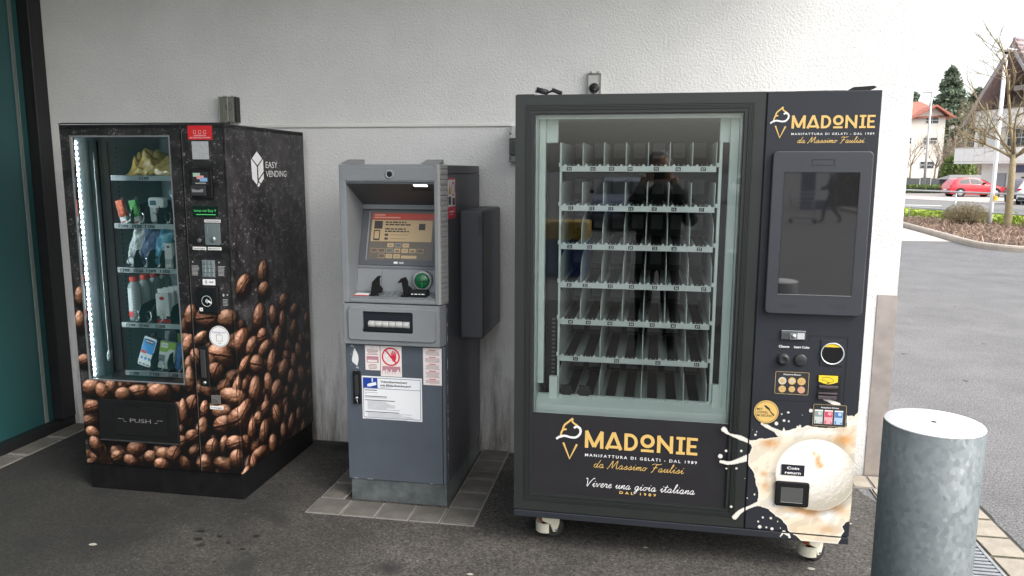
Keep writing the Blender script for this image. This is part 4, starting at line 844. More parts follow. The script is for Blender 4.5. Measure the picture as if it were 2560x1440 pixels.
sm_ = [mat('scr_dark', (.10, .088, .07), .3, emit=0.046), mat('scr_red', (.34, .05, .035), .3, emit=0.052), mat('scr_cream', (.34, .25, .14), .3, emit=0.068), mat('scr_ink', (.035, .03, .03), .3, emit=0.032), mat('scr_mid', (.2, .15, .09), .3, emit=0.049), mat('scr_slate', (.09, .11, .12), .3, emit=0.049), mat('scr_brown', (.10, .07, .055), .3, emit=0.049), mat('scr_pink', (.46, .26, .2), .3, emit=0.057)]
scr.build('screen', sm_, uf)
def sltext(b, st, xc, s, h, off, mi, wid):
    vs_, fs, w0 = text_geo(st, .02); k = wid / (w0 * h); L = math.hypot(.095, .282)
    b.add([SL(xc - wid / 2 + a * h * k, s + q * h / L, off) for a, q in vs_], fs, mi)
b = MB()
for u in (.40, .64): sltext(b, 'VISA', X0 + (X1 - X0) * (u + .05), S1 - (S1 - S0) * .84, .011, .0081, 0, .025)
b.build('screen_lettering', sm_[3], uf)
b = MB(); sltext(b, 'NCR', .262, .036, .0085, .0066, 0, .022); 
b.add([SL(.222 + x, .051 + z / .2976, .0066) for x, z in rrect(0, .022, -.005, .005, .0045)], [list(range(20))]); b.build('maker_mark', MATS['logo_white'], uf)
# lower part of recess: back panel, shelf, keypad, shields, card reader
b = MB(); b.prism([(.098, 1.166), (.104, 1.160), (.072, 1.045), (.062, 1.046), (.092, 1.150), (.088, 1.160)], .0437, .4643, 'x'); b.build('recess_back', M_FAS, uf, bevel=.001)
b = MB()
for x in (.168, .318): b.add([(x + d, y - .0006, z) for d in (-.0008, .0008) for y, z in ((.0905, 1.148), (.0635, 1.052))], [(0, 1, 3, 2)])
b.build('panel_seam', M_FASD, uf)
b = MB(); b.prism([(-.029, 1.0265), (-.029, 1.030), (.066, 1.047), (.066, 1.0265)], .0437, .4643, 'x'); b.build('shelf', M_FAS, uf, bevel=.002)
def ONS(x, y, dz): return (x, y, 1.030 + (y + .029) * .179 + dz)
b = MB(); b.add([ONS(x, y, d) for d in (.0004, .004) for x, y in ((.168, -.018), (.288, -.018), (.288, .040), (.168, .040))], [(0, 1, 2, 3), (4, 5, 6, 7), (0, 1, 5, 4), (1, 2, 6, 5), (2, 3, 7, 6), (3, 0, 4, 7)]); kp = b.build('pin_pad', mat('pin_steel', (.24, .25, .26), .35, .7), uf)
for i in range(4):
    for j in range(4):
        x, y = .178 + .026 * j, -.013 + .0135 * i
        b = MB(); b.add([ONS(x + dx, y + dy, d) for d in (.0042, .0085) for dx, dy in ((0, 0), (.020, 0), (.020, .009), (0, .009))], [(0, 1, 2, 3), (4, 5, 6, 7), (0, 1, 5, 4), (1, 2, 6, 5), (2, 3, 7, 6), (3, 0, 4, 7)]); b.build('pin_key', M_CHROME, kp)
b = MB(); b.prism([(.134, 1.040), (.144, 1.097), (.172, 1.127), (.192, 1.129), (.183, 1.116), (.183, 1.084), (.198, 1.068), (.194, 1.048), (.166, 1.038)], .010, .016); b.box(.136, .188, -.014, .012, 1.034, 1.042); b.build('pin_shield', M_DK, uf, bevel=.002)
b = MB(); b.prism([(.266, 1.094), (.286, 1.118), (.310, 1.127), (.321, 1.106), (.322, 1.086), (.342, 1.072), (.334, 1.038), (.298, 1.038), (.289, 1.099)], .012, .018); b.box(.292, .332, -.014, .014, 1.034, 1.042); b.build('pin_shield', M_DK, uf, bevel=.002)
b = MB(); b.box(.336, .418, -.014, .040, 1.034, 1.066); bb_ = b.build('receipt_box', M_DK, uf, bevel=.005)
b = MB(); 
for x0, x1 in ((.344, .354), (.360, .374), (.380, .388), (.394, .408)): b.rect(x0, x1, 1.048, 1.052, -.0146)
b.build('box_print', M_NUM, bb_)
GC = (.378, .0, 1.104)
b = MB(); b.lathe([(.046, .085), (.046, .052), (.041, .048), (.036, .052)], 36, GC, 'y'); cr_ = b.build('card_reader', mat('reader_grey', (.30, .31, .31), .4), uf)
MB().lathe([(.038, .055), (.036, .044), (.026, .038), (.001, .036)], 36, GC, 'y').build('green_dome', mat('reader_green', (0.006, 0.11, 0.035), .12, coat=.5), cr_)
b = MB(); b.box(GC[0] - .034, GC[0] + .034, .034, .0365, 1.1025, 1.1055); b.build('card_slot', M_INK, cr_); b = MB(); b.box(GC[0] + .002, GC[0] + .0045, .0345, .037, 1.072, 1.136); b.build('dome_ridge', mat('ridge_green', (.03, .22, .09), .3), cr_)
b = MB(); b.add([ONS(x, y, .0008) for x, y in ((.058, -.002), (.146, -.002), (.150, .028), (.066, .028))], [(0, 1, 2, 3)], 0); b.add([ONS(x, y, .0011) for x, y in ((.056, -.014), (.128, -.014), (.131, -.001), (.058, -.001))], [(0, 1, 2, 3)], 1); b.build('shelf_sticker', [M_PAPER, M_RED], uf)
for x in (.016, .400):
    b = MB(); b.prism([(-.018, 1.649), (-.018, 1.653), (.075, 1.671), (.080, 1.668), (.080, 1.649)], x, x + .082, 'x'); b.build('top_clip', mat('clip_grey', (.20, .205, .21), .45), uf, bevel=.003)
# stickers on door
yd = -0.0008
M_STK = mat('sticker_rosy', (.72, .66, .64), .6); M_SRED = mat('sign_red', (.58, .02, .05), .5); M_ROSE = mat('note_rose', (.42, .20, .24), .6); M_TXT = mat('fine_print', (.28, .16, .17), .6)
def lines(b, x0, x1, z0, z1, n, mi, y, ragged=.25, t=.45, al='l'):
    p = (z1 - z0) / n
    for i in range(n):
        w_ = (x1 - x0) * (1 - ragged * rng.random()); xa = x0 if al == 'l' else (x0 + x1 - w_) / 2; z = z1 - p * (i + .5); b.rect(xa, xa + w_, z - p * t / 2, z + p * t / 2, y, mi)
b = MB(); b.box(.105, .179, yd, -.0001, .671, .792); b.ribbon([(.133, .778), (.133, .786), (.150, .786), (.150, .778), (.133, .778)], .0012, yd - .0003, 1); lines(b, .112, .172, .745, .774, 4, 1, yd - .0003, al='c'); b.rect(.112, .172, .708, .740, yd - .0003, 2); b.rect(.116, .165, .711, .722, yd - .0006, 0); lines(b, .118, .166, .676, .702, 4, 1, yd - .0003, al='c'); b.build('warning_sticker', [M_STK, M_TXT, M_ROSE], am)
b = MB(); b.box(.182, .287, yd, -.0001, .644, .792); b.ring(.2335, .741, .038, .0455, yd - .0005, 1, 40); b.rect(.190, .280, .656, .694, yd - .0003, 2)
for x in np.arange(.192, .276, .008): b.rect(x, x + .005 + .003 * rng.random(), .656, .666 + .014 * rng.random(), yd - .0006, 0)
b.sheet([(.205, .769), (.2105, .7745), (.2625, .714), (.257, .708)], yd - .0004, 1)
b.sheet([(.236, .735), (.243, .718), (.254, .718), (.260, .732), (.260, .748), (.236, .748)], yd - .0007, 1)
for x0, z0, x1, z1 in ((.239, .745, .236, .762), (.245, .747, .243, .770), (.2505, .747, .2515, .770), (.256, .745, .260, .764), (.237, .733, .228, .745)): b.ribbon([(x0, z0), (x1, z1)], .0055, yd - .0007, 1)
b.ribbon([(.213 + .010 * math.cos(a), .745 + .012 * math.sin(a)) for a in np.linspace(0, 6.28, 16)], .0012, yd - .0002, 3); b.ribbon([(.210, .716), (.222, .726), (.238, .722)], .0012, yd - .0002, 3)
b.build('prohibition_sticker', [M_STK, M_SRED, M_ROSE, mat('print_lines', (.35, .33, .33), .6)], am)
b = MB(); b.box(.393, .484, yd, -.0001, .612, .792)
z = .786
for n_ in (4, 4, 4, 5, 3):
    b.rect(.421, .455, z - .006, z - .002, yd - .0003, 2); lines(b, .402, .475, z - .008 - .0055 * n_, z - .008, n_, 1, yd - .0003, .2, .4, 'c'); z -= .012 + .0055 * n_
b.ribbon([(.427, .618), (.427, .630), (.452, .630), (.452, .618), (.427, .618)], .0012, yd - .0003, 2); b.build('notice_sticker', [M_STK, M_TXT, M_SRED], am)
b = MB(); b.box(.085, .385, -.0016, -.0001, .427, .641); M_NAVY = mat('sign_navy', (.06, .08, .16), .5)
x0, x1, z0, z1 = .090, .379, .434, .634
for r_ in ((x0, x1, z0, z0 + .0025), (x0, x1, z1 - .0025, z1), (x0, x0 + .0025, z0, z1), (x1 - .0025, x1, z0, z1), (x0, x1, .580, .5822)): b.rect(*r_, -.0020, 1)
b.rect(.0925, .164, .583, .632, -.0023, 2); b.sheet([(.116, .603), (.156, .614), (.159, .599), (.123, .588)], -.0026, 0); b.rect(.135, .141, .614, .631, -.0026, 0); b.sheet([(.111, .600), (.118, .602), (.121, .590), (.113, .588)], -.0026, 0)
b.text('Videoüberwachung', .179, .6115, .0105, -.0023, 3, wid=.134, fat=.02); b.text('mit Bildaufzeichnung!', .179, .594, .0105, -.0023, 3, wid=.151, fat=.02); b.rect(.179, .23, .587, .5885, -.0023, 4)
z = .574
for hd_, n_, xe in ((.16, 3, .18), (.21, 1, .21), (.25, 8, .28), (.27, 4, .35), (0, 1, .31)):
    if hd_: b.rect(.099, hd_, z - .004, z - .0005, -.0023, 3); z -= .007
    for i in range(n_): b.rect(.099 + (.012 if n_ > 3 else 0), xe - rng.uniform(0, .09) * (n_ > 1), z - .0026, z - .0006, -.0023, 4); z -= .0055
    z -= .007
b.build('video_notice', [mat('sign_white', (.74, .75, .77), .45), M_NAVY, mat('sign_blue', (.01, .045, .30), .45), M_INK, mat('print_soft', (.28, .28, .31), .6)], am)
hd = MB().prism(rrect(.044, .081, .502, .665, .003), -.014, -.0001).build('door_handle', M_DK, am, bevel=.003)
b = MB(); b.prism(rrect(.054, .073, .545, .650, .009), -.020, -.0142); b.build('handle_lever', M_DK2, hd, bevel=.002)
b = MB(); b.lathe([(.001, -.022), (.007, -.022), (.009, -.0142)], 16, (.062, 0, .533), 'y'); b.tube([(.063, -.022, .531), (.068, -.024, .520), (.070, -.022, .505)], .002, 6); b.build('handle_lock', M_CHROME, hd)
b = MB(); b.sheet([(.049, .776), (.054, .772), (.062, .758), (.069, .742), (.071, .722), (.067, .700), (.062, .689), (.052, .697), (.038, .708), (.037, .722), (.042, .742), (.045, .757), (.050, .768)], -.0005)
for i in range(26): b.disc(.055 + rng.gauss(0, .012), .735 + rng.gauss(0, .036), rng.uniform(.0005, .0018), -.0004, 0, 7)
for x, z in ((.040, .789), (.036, .786), (.045, .782), (.064, .684), (.060, .680), (.068, .678)): b.disc(x, z, .0025, -.0004, 0, 7)
b.build('peeled_paint', mat('bare_primer', (.62, .64, .63), .7), am)
# side sticker and side box
xs_ = AW + .0008
def SR(b, y0_, y1_, z0_, z1_, mi, o=0): b.add([(xs_ + o, y0_, z0_), (xs_ + o, y1_, z0_), (xs_ + o, y1_, z1_), (xs_ + o, y0_, z1_)], [(0, 1, 2, 3)], mi)
b = MB(); SR(b, .060, .212, 1.395, 1.585, 0); SR(b, .068, .204, 1.452, 1.578, 1, .0004); b.add([(xs_ + .0008, p, q) for p, q in ((.075, 1.510), (.125, 1.510), (.100, 1.568))], [(0, 1, 2)], 2)
vs_ = [(xs_ + .0008, .165 + r_ * math.cos(a) * 1.0, 1.535 + r_ * math.sin(a)) for r_ in (.026, .034) for a in np.linspace(0, 6.28, 25)[:-1]]; b.add(vs_, [(i, (i + 1) % 24, 24 + (i + 1) % 24, 24 + i) for i in range(24)], 0)
SR(b, .075, .125, 1.462, 1.500, 3, .0008); SR(b, .150, .198, 1.458, 1.492, 3, .0008); SR(b, .09, .18, 1.425, 1.431, 1, .0004); SR(b, .11, .16, 1.413, 1.417, 1, .0004)
b.build('side_sticker', [M_SRED, M_PAPER, mat('warn_amber', (.42, .26, .05), .5), mat('print_dark', (.05, .05, .055), .6)], am)
b = MB(); b.box(AW + .0005, AW + .122, .285, .735, .78, 1.428)
sb = b.build('side_box', M_ATMS, am, bevel=.012, seg=3)
b = MB()
for i in range(14):
    for j in range(4): b.disc(AW + .100 + .0055 * j - (.00275 if i % 2 else 0), 1.395 - .0065 * i, .0021, .2838, 0, 8)
b.build('vent_hole', M_INK, sb)
# ------------------------------------------------------------------ ice cream machine
RX, RY, RT, RW, RZT, RZD = -0.514, -1.1205, -0.0148, 1.355, 1.916, 0.187
rm = empty('ice_cream_machine', (RX, RY, 0), RT)
tag(rm, 'large black ice cream vending machine on casters with wide glass door', 'vending machine')
M_RB = mat('rm_anthracite', (0.021, 0.0235, 0.030), 0.42, var=0.06, scale=3, bump=0.06, bscale=700, spec=0.32)
M_RF = mat('rm_frame', (0.023, 0.027, 0.025), 0.36, 0.15, var=0.05, scale=5)
M_RFD = mat('rm_frame_dark', (0.016, 0.018, 0.018), 0.4)
M_MINT = mat('liner_mint', (0.78, 0.88, 0.83), 0.45, var=0.05, scale=4)
M_MINTD = mat('liner_shade', (0.24, 0.28, 0.27), 0.5)
b = MB(); b.box(0.0, 0.045, 0.052, 0.86, .19, RZT); b.box(RW - .03, RW, 0.052, 0.86, .19, RZT); b.box(.045, RW - .03, .052, .86, RZT - .04, RZT); b.box(.045, RW - .03, .83, .86, .19, RZT - .04); b.box(.045, RW - .03, .052, .83, .19, .23); b.box(.905, .955, .054, .83, .23, RZT - .04)
b.build('cabinet', mat('rm_body', (.03, .031, .036), .5, var=.1), rm, bevel=.002)
b = MB(); b.box(.0, RW, -0.001, .86, .154, .183); b.build('base_bar', M_RB, rm, bevel=.003)
# door frame of stepped profiles
dfr = MB()
def fr(x0, x1, z0, z1, t, y0_, y1_, mi): dfr.frame(x0, x1, z0, z1, t, y0_, y1_, mi)
fr(0.0, .950, RZD, RZT, .037, 0.0, .048, 0)
for i in range(4):
    o_ = .0372 + .0055 * i
    fr(o_, .950 - o_, RZD + o_, RZT - o_, .0036, .0005 + .0004 * i, .048, 0)
    fr(o_ + .00365, .950 - o_ - .00365, RZD + o_ + .00365, RZT - o_ - .00365, .0018, .005, .048, 1)
fr(.0594, .8906, RZD + .0594, RZT - .0594, .006, .006, .048, 1); fr(.0656, .8844, RZD + .0656, RZT - .0656, .006, .0035, .048, 0); fr(.0718, .8782, RZD + .0718, RZT - .0718, .004, .008, .048, 1)
dfr.build('door_frame', [M_RF, M_RFD], rm)
G_R = glass_mat('rm_glass', (0.97, 0.985, 0.978), 1.05)
MB().box(.0755, .8745, .014, .020, .6175, RZT - .0755).build('door_glass', G_R, rm)
pp = MB().box(.0755, .8745, .0125, .0205, RZD + .0755, .617).build('door_panel', mat('rm_panel', (.018, .0172, .020), .35, var=.04), rm)
b = MB()
for z in (.40, .60): b.box(.9505, .9555, .004, .05, RZD, RZT)
b.build('door_gap', M_INK, rm)
# interior
b = MB(); b.box(.046, .080, .052, .70, .55, 1.87); b.box(.872, .904, .054, .70, .55, 1.87); b.box(.080, .872, .054, .70, 1.845, 1.87); b.box(.080, .872, .054, .70, .56, .60)
b.build('liner', M_MINT, rm)
MB().box(.081, .871, .66, .699, .6005, 1.844).build('back_wall', mat('liner_dark', (.018, .02, .021), .5), rm)
b = MB(); b.box(.082, .155, .13, .15, 1.735, 1.844); b.box(.082, .108, .10, .128, .72, 1.844); b.box(.165, .174, .115, .135, .64, 1.735); b.box(.800, .812, .115, .135, .64, 1.735); b.box(.800, .870, .13, .15, 1.735, 1.844); b.box(.838, .870, .10, .128, .66, 1.844)
b.prism([(.055, .602), (.055, .640), (.115, .672), (.13, .672), (.13, .602)], .082, .870, 'x'); b.box(.135, .170, .09, .112, .645, .755); b.box(.812, .850, .09, .112, .645, .755)
b.build('interior_panel', M_MINT, rm, bevel=.002)
MB().box(.082, .870, .056, .075, 1.826, 1.8445).build('top_rail', M_MINT, rm)
b = MB(); b.box(.110, .164, .16, .17, .63, 1.734); b.box(.814, .866, .16, .17, .63, 1.734); b.build('side_channel', M_INK, rm)
b = MB()
for z in np.arange(.68, 1.0, .018): b.box(.135, .150, .1575, .1595, z, z + .009)
b.build('channel_slot', mat('slot_grey', (.12, .13, .13), .5), rm)
M_TR = mat('tray_mint', (.66, .73, .70), .4, .2, var=.05); M_DIV = mat('divider_pale', (.74, .80, .77), .4); M_BELT = mat('belt_black', (.012, .012, .013), .6); M_RAIL = mat('lane_rail', (.55, .60, .58), .35, .3)
M_BRK = mat('lane_bracket', (.10, .11, .112), .45)
TZ = [1.640, 1.480, 1.321, 1.160, 1.003, .844, .664]
X7 = [.1725, .261, .347, .435, .523, .609, .697, .789]; X4 = [.1725, .347, .523, .697, .789]
NUMX = [(.206, .303, .378, .452, .556, .642, .739), (.215, .302, .379, .460, .553, .631, .739), (.213, .296, .384, .463, .560, .637, .737), (.213, .280, .384, .471, .565, .652, .760), (.221, .296, .386, .475, .560, .645, .742), (.245, .418, .588, .745), (.222, .457, .609, .712)]
NUMS = [['0%d' % i for i in range(1, 8)]] + [['%d%d' % (r_, i) for i in range(1, 8)] for r_ in range(1, 5)] + [['51', '53', '55', '57'], ['61', '63', '65', '67']]
div0 = div1 = belt0 = None
YB, YE = .105, .60
for r_, z in enumerate(TZ):
    t = MB(); t.box(.1725, .789, YB, YE, z - .006, z - .002); t.box(.1725, .789, YB - .004, YB - .0005, z - .0215, z + .001)
    tr = t.build('tray', M_TR, rm)
    XS = X7 if r_ < 5 else X4
    for x in XS:
        if r_ < 2:
            if div0 is None: div0 = MB().prism([(YB + .001, 0), (YE, 0), (YE, .098), (YB + .012, .098), (YB + .001, .090)], -.0012, .0012, 'x').build('divider', M_DIV, tr); o = div0
            else: o = inst('divider', div0, tr)
        else:
            if div1 is None: div1 = MB().prism([(YB + .001, 0), (YE, 0), (YE, .128), (YB + .16, .128), (YB + .06, .108), (YB + .012, .084), (YB + .001, .070)], -.0012, .0012, 'x').build('divider', M_DIV, tr); o = div1
            else: o = inst('divider', div1, tr)
        o.location = (x, 0, z - .002)
    lanes = [((XS[i] + XS[i + 1]) / 2,) for i in range(7)] if r_ < 5 else [(XS[i] + .045, XS[i] + .125) for i in range(3)] + [((XS[3] + XS[4]) / 2,)]
    rb = MB(); bk = MB(); cl = MB()
    for lane in lanes:
        for xc in lane:
            if belt0 is None: belt0 = MB().box(-.021, .021, YB + .003, YE - .02, 0, .004).build('belt', M_BELT, tr); o = belt0
            else: o = inst('belt', belt0, tr)
            o.location = (xc, 0, z - .0018)
            for sx in (-1, 1):
                rb.box(xc + sx * .026 - .0035, xc + sx * .026 + .0035, YB + .002, YE - .02, z - .0019, z + .006)
                cl.box(xc + sx * .027 - .006, xc + sx * .027 + .004, YB - .006, YB + .006, z + .0012, z + .006); cl.box(xc + sx * .027 - .002, xc + sx * .027 + .002, YB - .006, YB + .002, z + .006, z + .009)
                cl.lathe([(.0018, 0), (.0018, .001)], 8, (xc + sx * .010, YB - .0052, z + .006), 'y')
            bk.box(xc - .026, xc + .026, YE - .12, YE - .112, z + .040, z + .104); bk.box(xc - .020, xc + .020, YE - .1215, YE - .1202, z + .045, z + .070)
    rb.build('lane_rail', M_RAIL, tr); cl.build('rail_clip', M_MINT, tr); bk.build('back_bracket', M_BRK, tr)
    for x, st in zip(NUMX[r_], NUMS[r_]):
        b = MB(); b.box(x - .010, x + .010, YB - .0055, YB - .0042, z - .0175, z - .003); b.text(st, x, z - .0152, .0095, YB - .006, 1, al='c', fat=.02); b.build('number_plate', [M_BLK, M_NUM], tr)
    b = MB()
    for x in (.163, .792): b.box(x, x + .008, YB, YB + .012, z - .002, z + .014)
    b.build('tray_stop', M_MINT, tr)
b = MB()
for x in (.205, .283): b.box(x - .021, x + .021, YB + .006, YB + .014, TZ[6] + .004, TZ[6] + .050); b.box(x - .028, x + .028, YB + .015, YB + .018, TZ[6] + .004, TZ[6] + .030)
b.build('pusher', M_BELT, rm)
# control panel
cpn = MB().box(.956, RW, 0.0, .0515, RZD, RZT).build('control_panel', M_RB, rm, bevel=.003)
b = MB(); P = rrect(.984, 1.337, 1.081, 1.697, .018, 5); Q = [(1.029, 1.159), (1.294, 1.159), (1.294, 1.619), (1.029, 1.619)]
b.box(.984, 1.029, -.022, -.0005, 1.10, 1.68); b.box(1.294, 1.337, -.022, -.0005, 1.10, 1.68)
b2 = MB(); b2.prism(P, -.022, -.0005)
bezel = b2.build('screen_bezel', mat('bezel_anthracite', (.030, .032, .040), .45, var=.04, bump=.05, bscale=700), rm, bevel=.004)
M_SCR = mat('screen_glass', (.018, .018, .019), .025, spec=1.0, coat=.35)
MB().box(1.029, 1.294, -.0232, -.0222, 1.159, 1.619).build('touch_screen', M_SCR, rm)
b = MB(); b.box(1.2925, 1.2955, -.0245, -.0221, 1.157, 1.621); b.box(1.0275, 1.2925, -.0245, -.0221, 1.619, 1.621); b.build('screen_edge', M_INK, rm)
b = MB(); b.box(1.0275, 1.2925, -.0243, -.0221, 1.1572, 1.1588); b.build('screen_ledge', mat('ledge_grey', (.25, .25, .26), .4), rm)
b = MB(); b.frame(1.124, 1.203, 1.645, 1.667, .0012, -.0232, -.0221); b.build('sensor_window', M_RFD, rm)
b = MB()
for x0 in (1.043, 1.219):
    for i in range(9):
        for j in range(3): b.disc(x0 + .0068 * i + (.003 if j % 2 else 0), 1.122 - .0055 * j, .0016, -.0224, 0, 8)
b.build('speaker_hole', M_INK, rm)
b = MB(); 
for k in range(4): a0 = k * math.pi / 2 + .15; b.ribbon([(1.156 + .0115 * math.cos(a0 + t_), 1.845 + .0115 * math.sin(a0 + t_)) for t_ in np.linspace(0, 1.27, 8)], .0025, -.0006)
b.build('tamper_ring', M_INK, rm)
# fittings below the screen
ch = MB().box(1.052, 1.142, -.008, -.0005, .979, 1.015).build('lock_plate', mat('lock_steel', (.30, .31, .32), .25, .9), rm, bevel=.002)
b = MB(); b.box(1.086, 1.110, -.0095, -.0082, .980, 1.005); b.lathe([(.001, -.016), (.007, -.016), (.010, -.0097)], 18, (1.098, 0, .993), 'y'); b.build('lock_cylinder', M_CHROME, ch)
MB().box(1.112, 1.138, -.0092, -.0082, .982, 1.006).build('lock_badge', mat('badge_pale', (.62, .63, .64), .35, .4), ch)
b = MB(); b.box(1.055, 1.084, -.0092, -.0082, .982, 1.004); b.build('lock_cover', mat('cover_dark', (.10, .10, .11), .3, .5), ch)
b = MB(); b.text('Change', 1.0665, .945, .0085, -.0008, 0, wid=.039, al='c', fat=.02); b.text('Insert Coins', 1.132, .945, .0085, -.0008, 0, wid=.056, al='c', fat=.02); b.build('lettering', M_NUM, rm)
b = MB(); b.lathe([(.024, -.0005), (.024, -.005), (.020, -.008)], 28, (1.066, 0, .898), 'y'); kb = b.build('change_button', M_DK2, rm)
MB().lathe([(.019, -.006), (.019, -.016), (.012, -.014), (.001, -.0125)], 28, (1.066, 0, .898), 'y').build('button_cap', mat('button_black', (.02, .02, .022), .28), kb)
b = MB(); b.lathe([(.024, -.0005), (.024, -.006), (.019, -.008), (.001, -.008)], 28, (1.130, 0, .898), 'y'); kb = b.build('coin_inlet', mat('inlet_black', (.026, .026, .029), .4), rm)
MB().box(1.113, 1.147, -.0092, -.0082, .896, .8985).build('coin_slot', M_INK, kb)
b = MB(); b.box(1.006, 1.160, -.0014, -.0004, .9695, .9702); b.box(1.159, 1.160, -.0014, -.0004, .970, .997); b.box(1.159, 1.299, -.0014, -.0004, .9965, .9975); b.box(1.298, 1.299, -.0014, -.0004, .735, .997); b.box(1.008, 1.299, -.0014, -.0004, .7335, .7345); b.build('panel_seam', M_INK, rm)
M_GOLD = mat('gold_print', (.62, .41, .13), .45); M_CRM = mat('cream_print', (.62, .46, .24), .45); M_YEL = mat('yellow_label', (.72, .52, .03), .45)
b = MB(); b.prism(rrect(1.040, 1.167, .758, .850, .004), -.0012, -.0002); P = rrect(1.0415, 1.1655, .7595, .8485, .004)
b.ribbon(P + [P[0]], .0011, -.0015, 1); b.text('Akzeptierte Münzen:', 1.103, .836, .0058, -.0015, 2, wid=.066, al='c', fat=.01)
COINS = [(1.068, .812, .015, 3, 4), (1.104, .813, .0145, 4, 3), (1.139, .813, .0152, 4, 4), (1.069, .779, .0138, 4, 4), (1.105, .780, .0122, 4, 4), (1.140, .779, .0138, 5, 5)]
for x, z, r_, a, c in COINS: b.disc(x, z, r_, -.0017, a, 28); b.ring(x, z, r_ * .60, r_ * .66, -.0022, 6, 24); b.disc(x, z, r_ * .60, -.0020, c, 24); b.sheet([(x - r_ * .2, z - r_ * .35), (x + r_ * .25, z - r_ * .3), (x + r_ * .1, z + r_ * .35), (x - r_ * .3, z + r_ * .1)], -.0023, 6)
b.build('coin_label', [M_INK, M_CRM, M_NUM, mat('coin_silver', (.60, .58, .55), .4, .2), mat('coin_gold', (.62, .42, .16), .4, .2), mat('coin_copper', (.62, .33, .24), .4, .2), mat('coin_relief', (.48, .33, .15), .5)], rm)
sc_ = MB().box(1.201, 1.285, -.003, -.0003, .881, .983).build('scanner', M_RB, rm, bevel=.002)
b = MB(); b.lathe([(.043, -.0032), (.043, -.0075), (.0405, -.0085), (.039, -.0045)], 40, (1.2445, 0, .930), 'y'); b.build('scanner_ring', mat('ring_pale', (.66, .67, .68), .3, .4), sc_)
MB().disc(1.2445, .930, .0395, -.0046, 0, 40).build('scanner_window', mat('scanner_black', (.006, .006, .007), .1), sc_)
b = MB(); b.sheet([(1.2445 + .0385 * math.cos(a), .930 + .0385 * math.sin(a)) for a in np.linspace(.72, math.pi - .72, 16)], -.0050, 0); b.disc(1.2445, .9535, .0025, -.0054, 1, 10); b.build('scanner_label', [M_YEL, M_INK], sc_)
MB().box(1.199, 1.284, -.0016, -.0003, .745, .847).build('note_recess', mat('recess_black', (.005, .005, .006), .5), rm)
b = MB(); b.prism([(1.201, .842), (1.271, .842), (1.271, .818), (1.252, .811), (1.236, .808), (1.220, .811), (1.201, .818)], -.006, -.0018); nr = b.build('note_label', M_YEL, rm)
b = MB(); b.ribbon(smooth_path([(1.215, .834), (1.214, .824), (1.228, .822), (1.240, .816), (1.256, .822), (1.243, .834), (1.230, .836), (1.215, .834)], 4), .0014, -.0064); b.sheet([(1.229, .815), (1.243, .815), (1.236, .8095)], -.0064); b.build('hand_symbol', M_INK, nr)
b = MB(); b.prism([(1.201, .803), (1.273, .803), (1.271, .795), (1.237, .791), (1.203, .795)], -.014, -.0018); b.prism([(1.201, .775), (1.272, .776), (1.270, .768), (1.201, .770)], -.012, -.0018); b.box(1.201, 1.270, -.010, -.0018, .748, .762); b.build('note_slot', mat('slot_plastic', (.07, .055, .062), .35), rm, bevel=.002)
b = MB(); b.prism(rrect(1.188, 1.312, .638, .727, .004), -.0028, -.0018); P = rrect(1.1895, 1.3105, .6395, .7255, .004); b.ribbon(P + [P[0]], .0010, -.0031, 1); b.text('Akzeptierte Scheine:', 1.250, .711, .0058, -.0031, 2, wid=.066, al='c', fat=.01)
for x, a, c in ((1.210, 3, 4), (1.2465, 5, 6), (1.2835, 7, 8)):
    b.rect(x - .0155, x + .0155, .648, .704, -.0032, a); b.rect(x - .014, x + .014, .676, .698, -.0035, c); b.rect(x - .0155, x + .0155, .7, .704, -.0035, 2); b.disc(x + .004, .690, .007, -.0038, a, 14); b.rect(x - .013, x - .008, .650, .662, -.0035, c); b.rect(x + .008, x + .0135, .650, .656, -.0035, c)
b.build('banknote_label', [M_INK, M_CRM, M_NUM, mat('fiver_pale', (.48, .52, .50), .5), mat('fiver_dark', (.22, .27, .26), .5), mat('tenner_pale', (.66, .32, .34), .5), mat('tenner_dark', (.50, .06, .10), .5), mat('twenty_pale', (.36, .48, .62), .5), mat('twenty_dark', (.07, .17, .36), .5)], rm)
b = MB(); b.lathe([(.0465, -.0003), (.0465, -.0030), (.001, -.0030)], 44, (1.014, 0, .682), 'y', 0, False); b.ring(1.014, .682, .0415, .043, -.0033, 1, 40)
for st, z, wd_ in (('MIT', .689, .022), ('LÖFFEL', .676, .044), ('IM DECKEL', .663, .060)): b.text(st, .978, z, .0085, -.0033, 1, wid=wd_, fat=.015)
b.sheet([(1.017 + .0125 * math.cos(a) * .8 - .006 * math.sin(a), .700 + .009 * math.sin(a) - .004 * math.cos(a)) for a in np.linspace(0, 6.28, 18)[:-1]], -.0033, 1); b.ribbon([(1.022, .694), (1.044, .669)], [.003, .006], -.0034, 1); b.build('spoon_sticker', [M_GOLD, M_INK], rm)
MB().box(1.084, 1.171, -.0045, -.0026, .428, .472).build('coin_return_plate', mat('plate_navy', (.012, .013, .022), .4), rm)
b = MB(); b.text('Coin', 1.1275, .453, .0105, -.0048, 0, wid=.046, al='c', fat=.02); b.text('return', 1.1275, .434, .0105, -.0048, 0, wid=.060, al='c', fat=.02); b.build('lettering', M_NUM, rm)
cb = MB().prism(rrect(1.064, 1.193, .300, .403, .010), -.014, -.0026).build('coin_return', M_DK, rm, bevel=.004)
MB().box(1.085, 1.169, -.0152, -.0142, .320, .381).build('return_flap', mat('flap_grey', (.075, .077, .075), .25), cb); b = MB(); b.box(1.085, 1.169, -.0165, -.0142, .3175, .3195); b.build('flap_edge', mat('edge_pale', (.22, .22, .22), .4), cb)
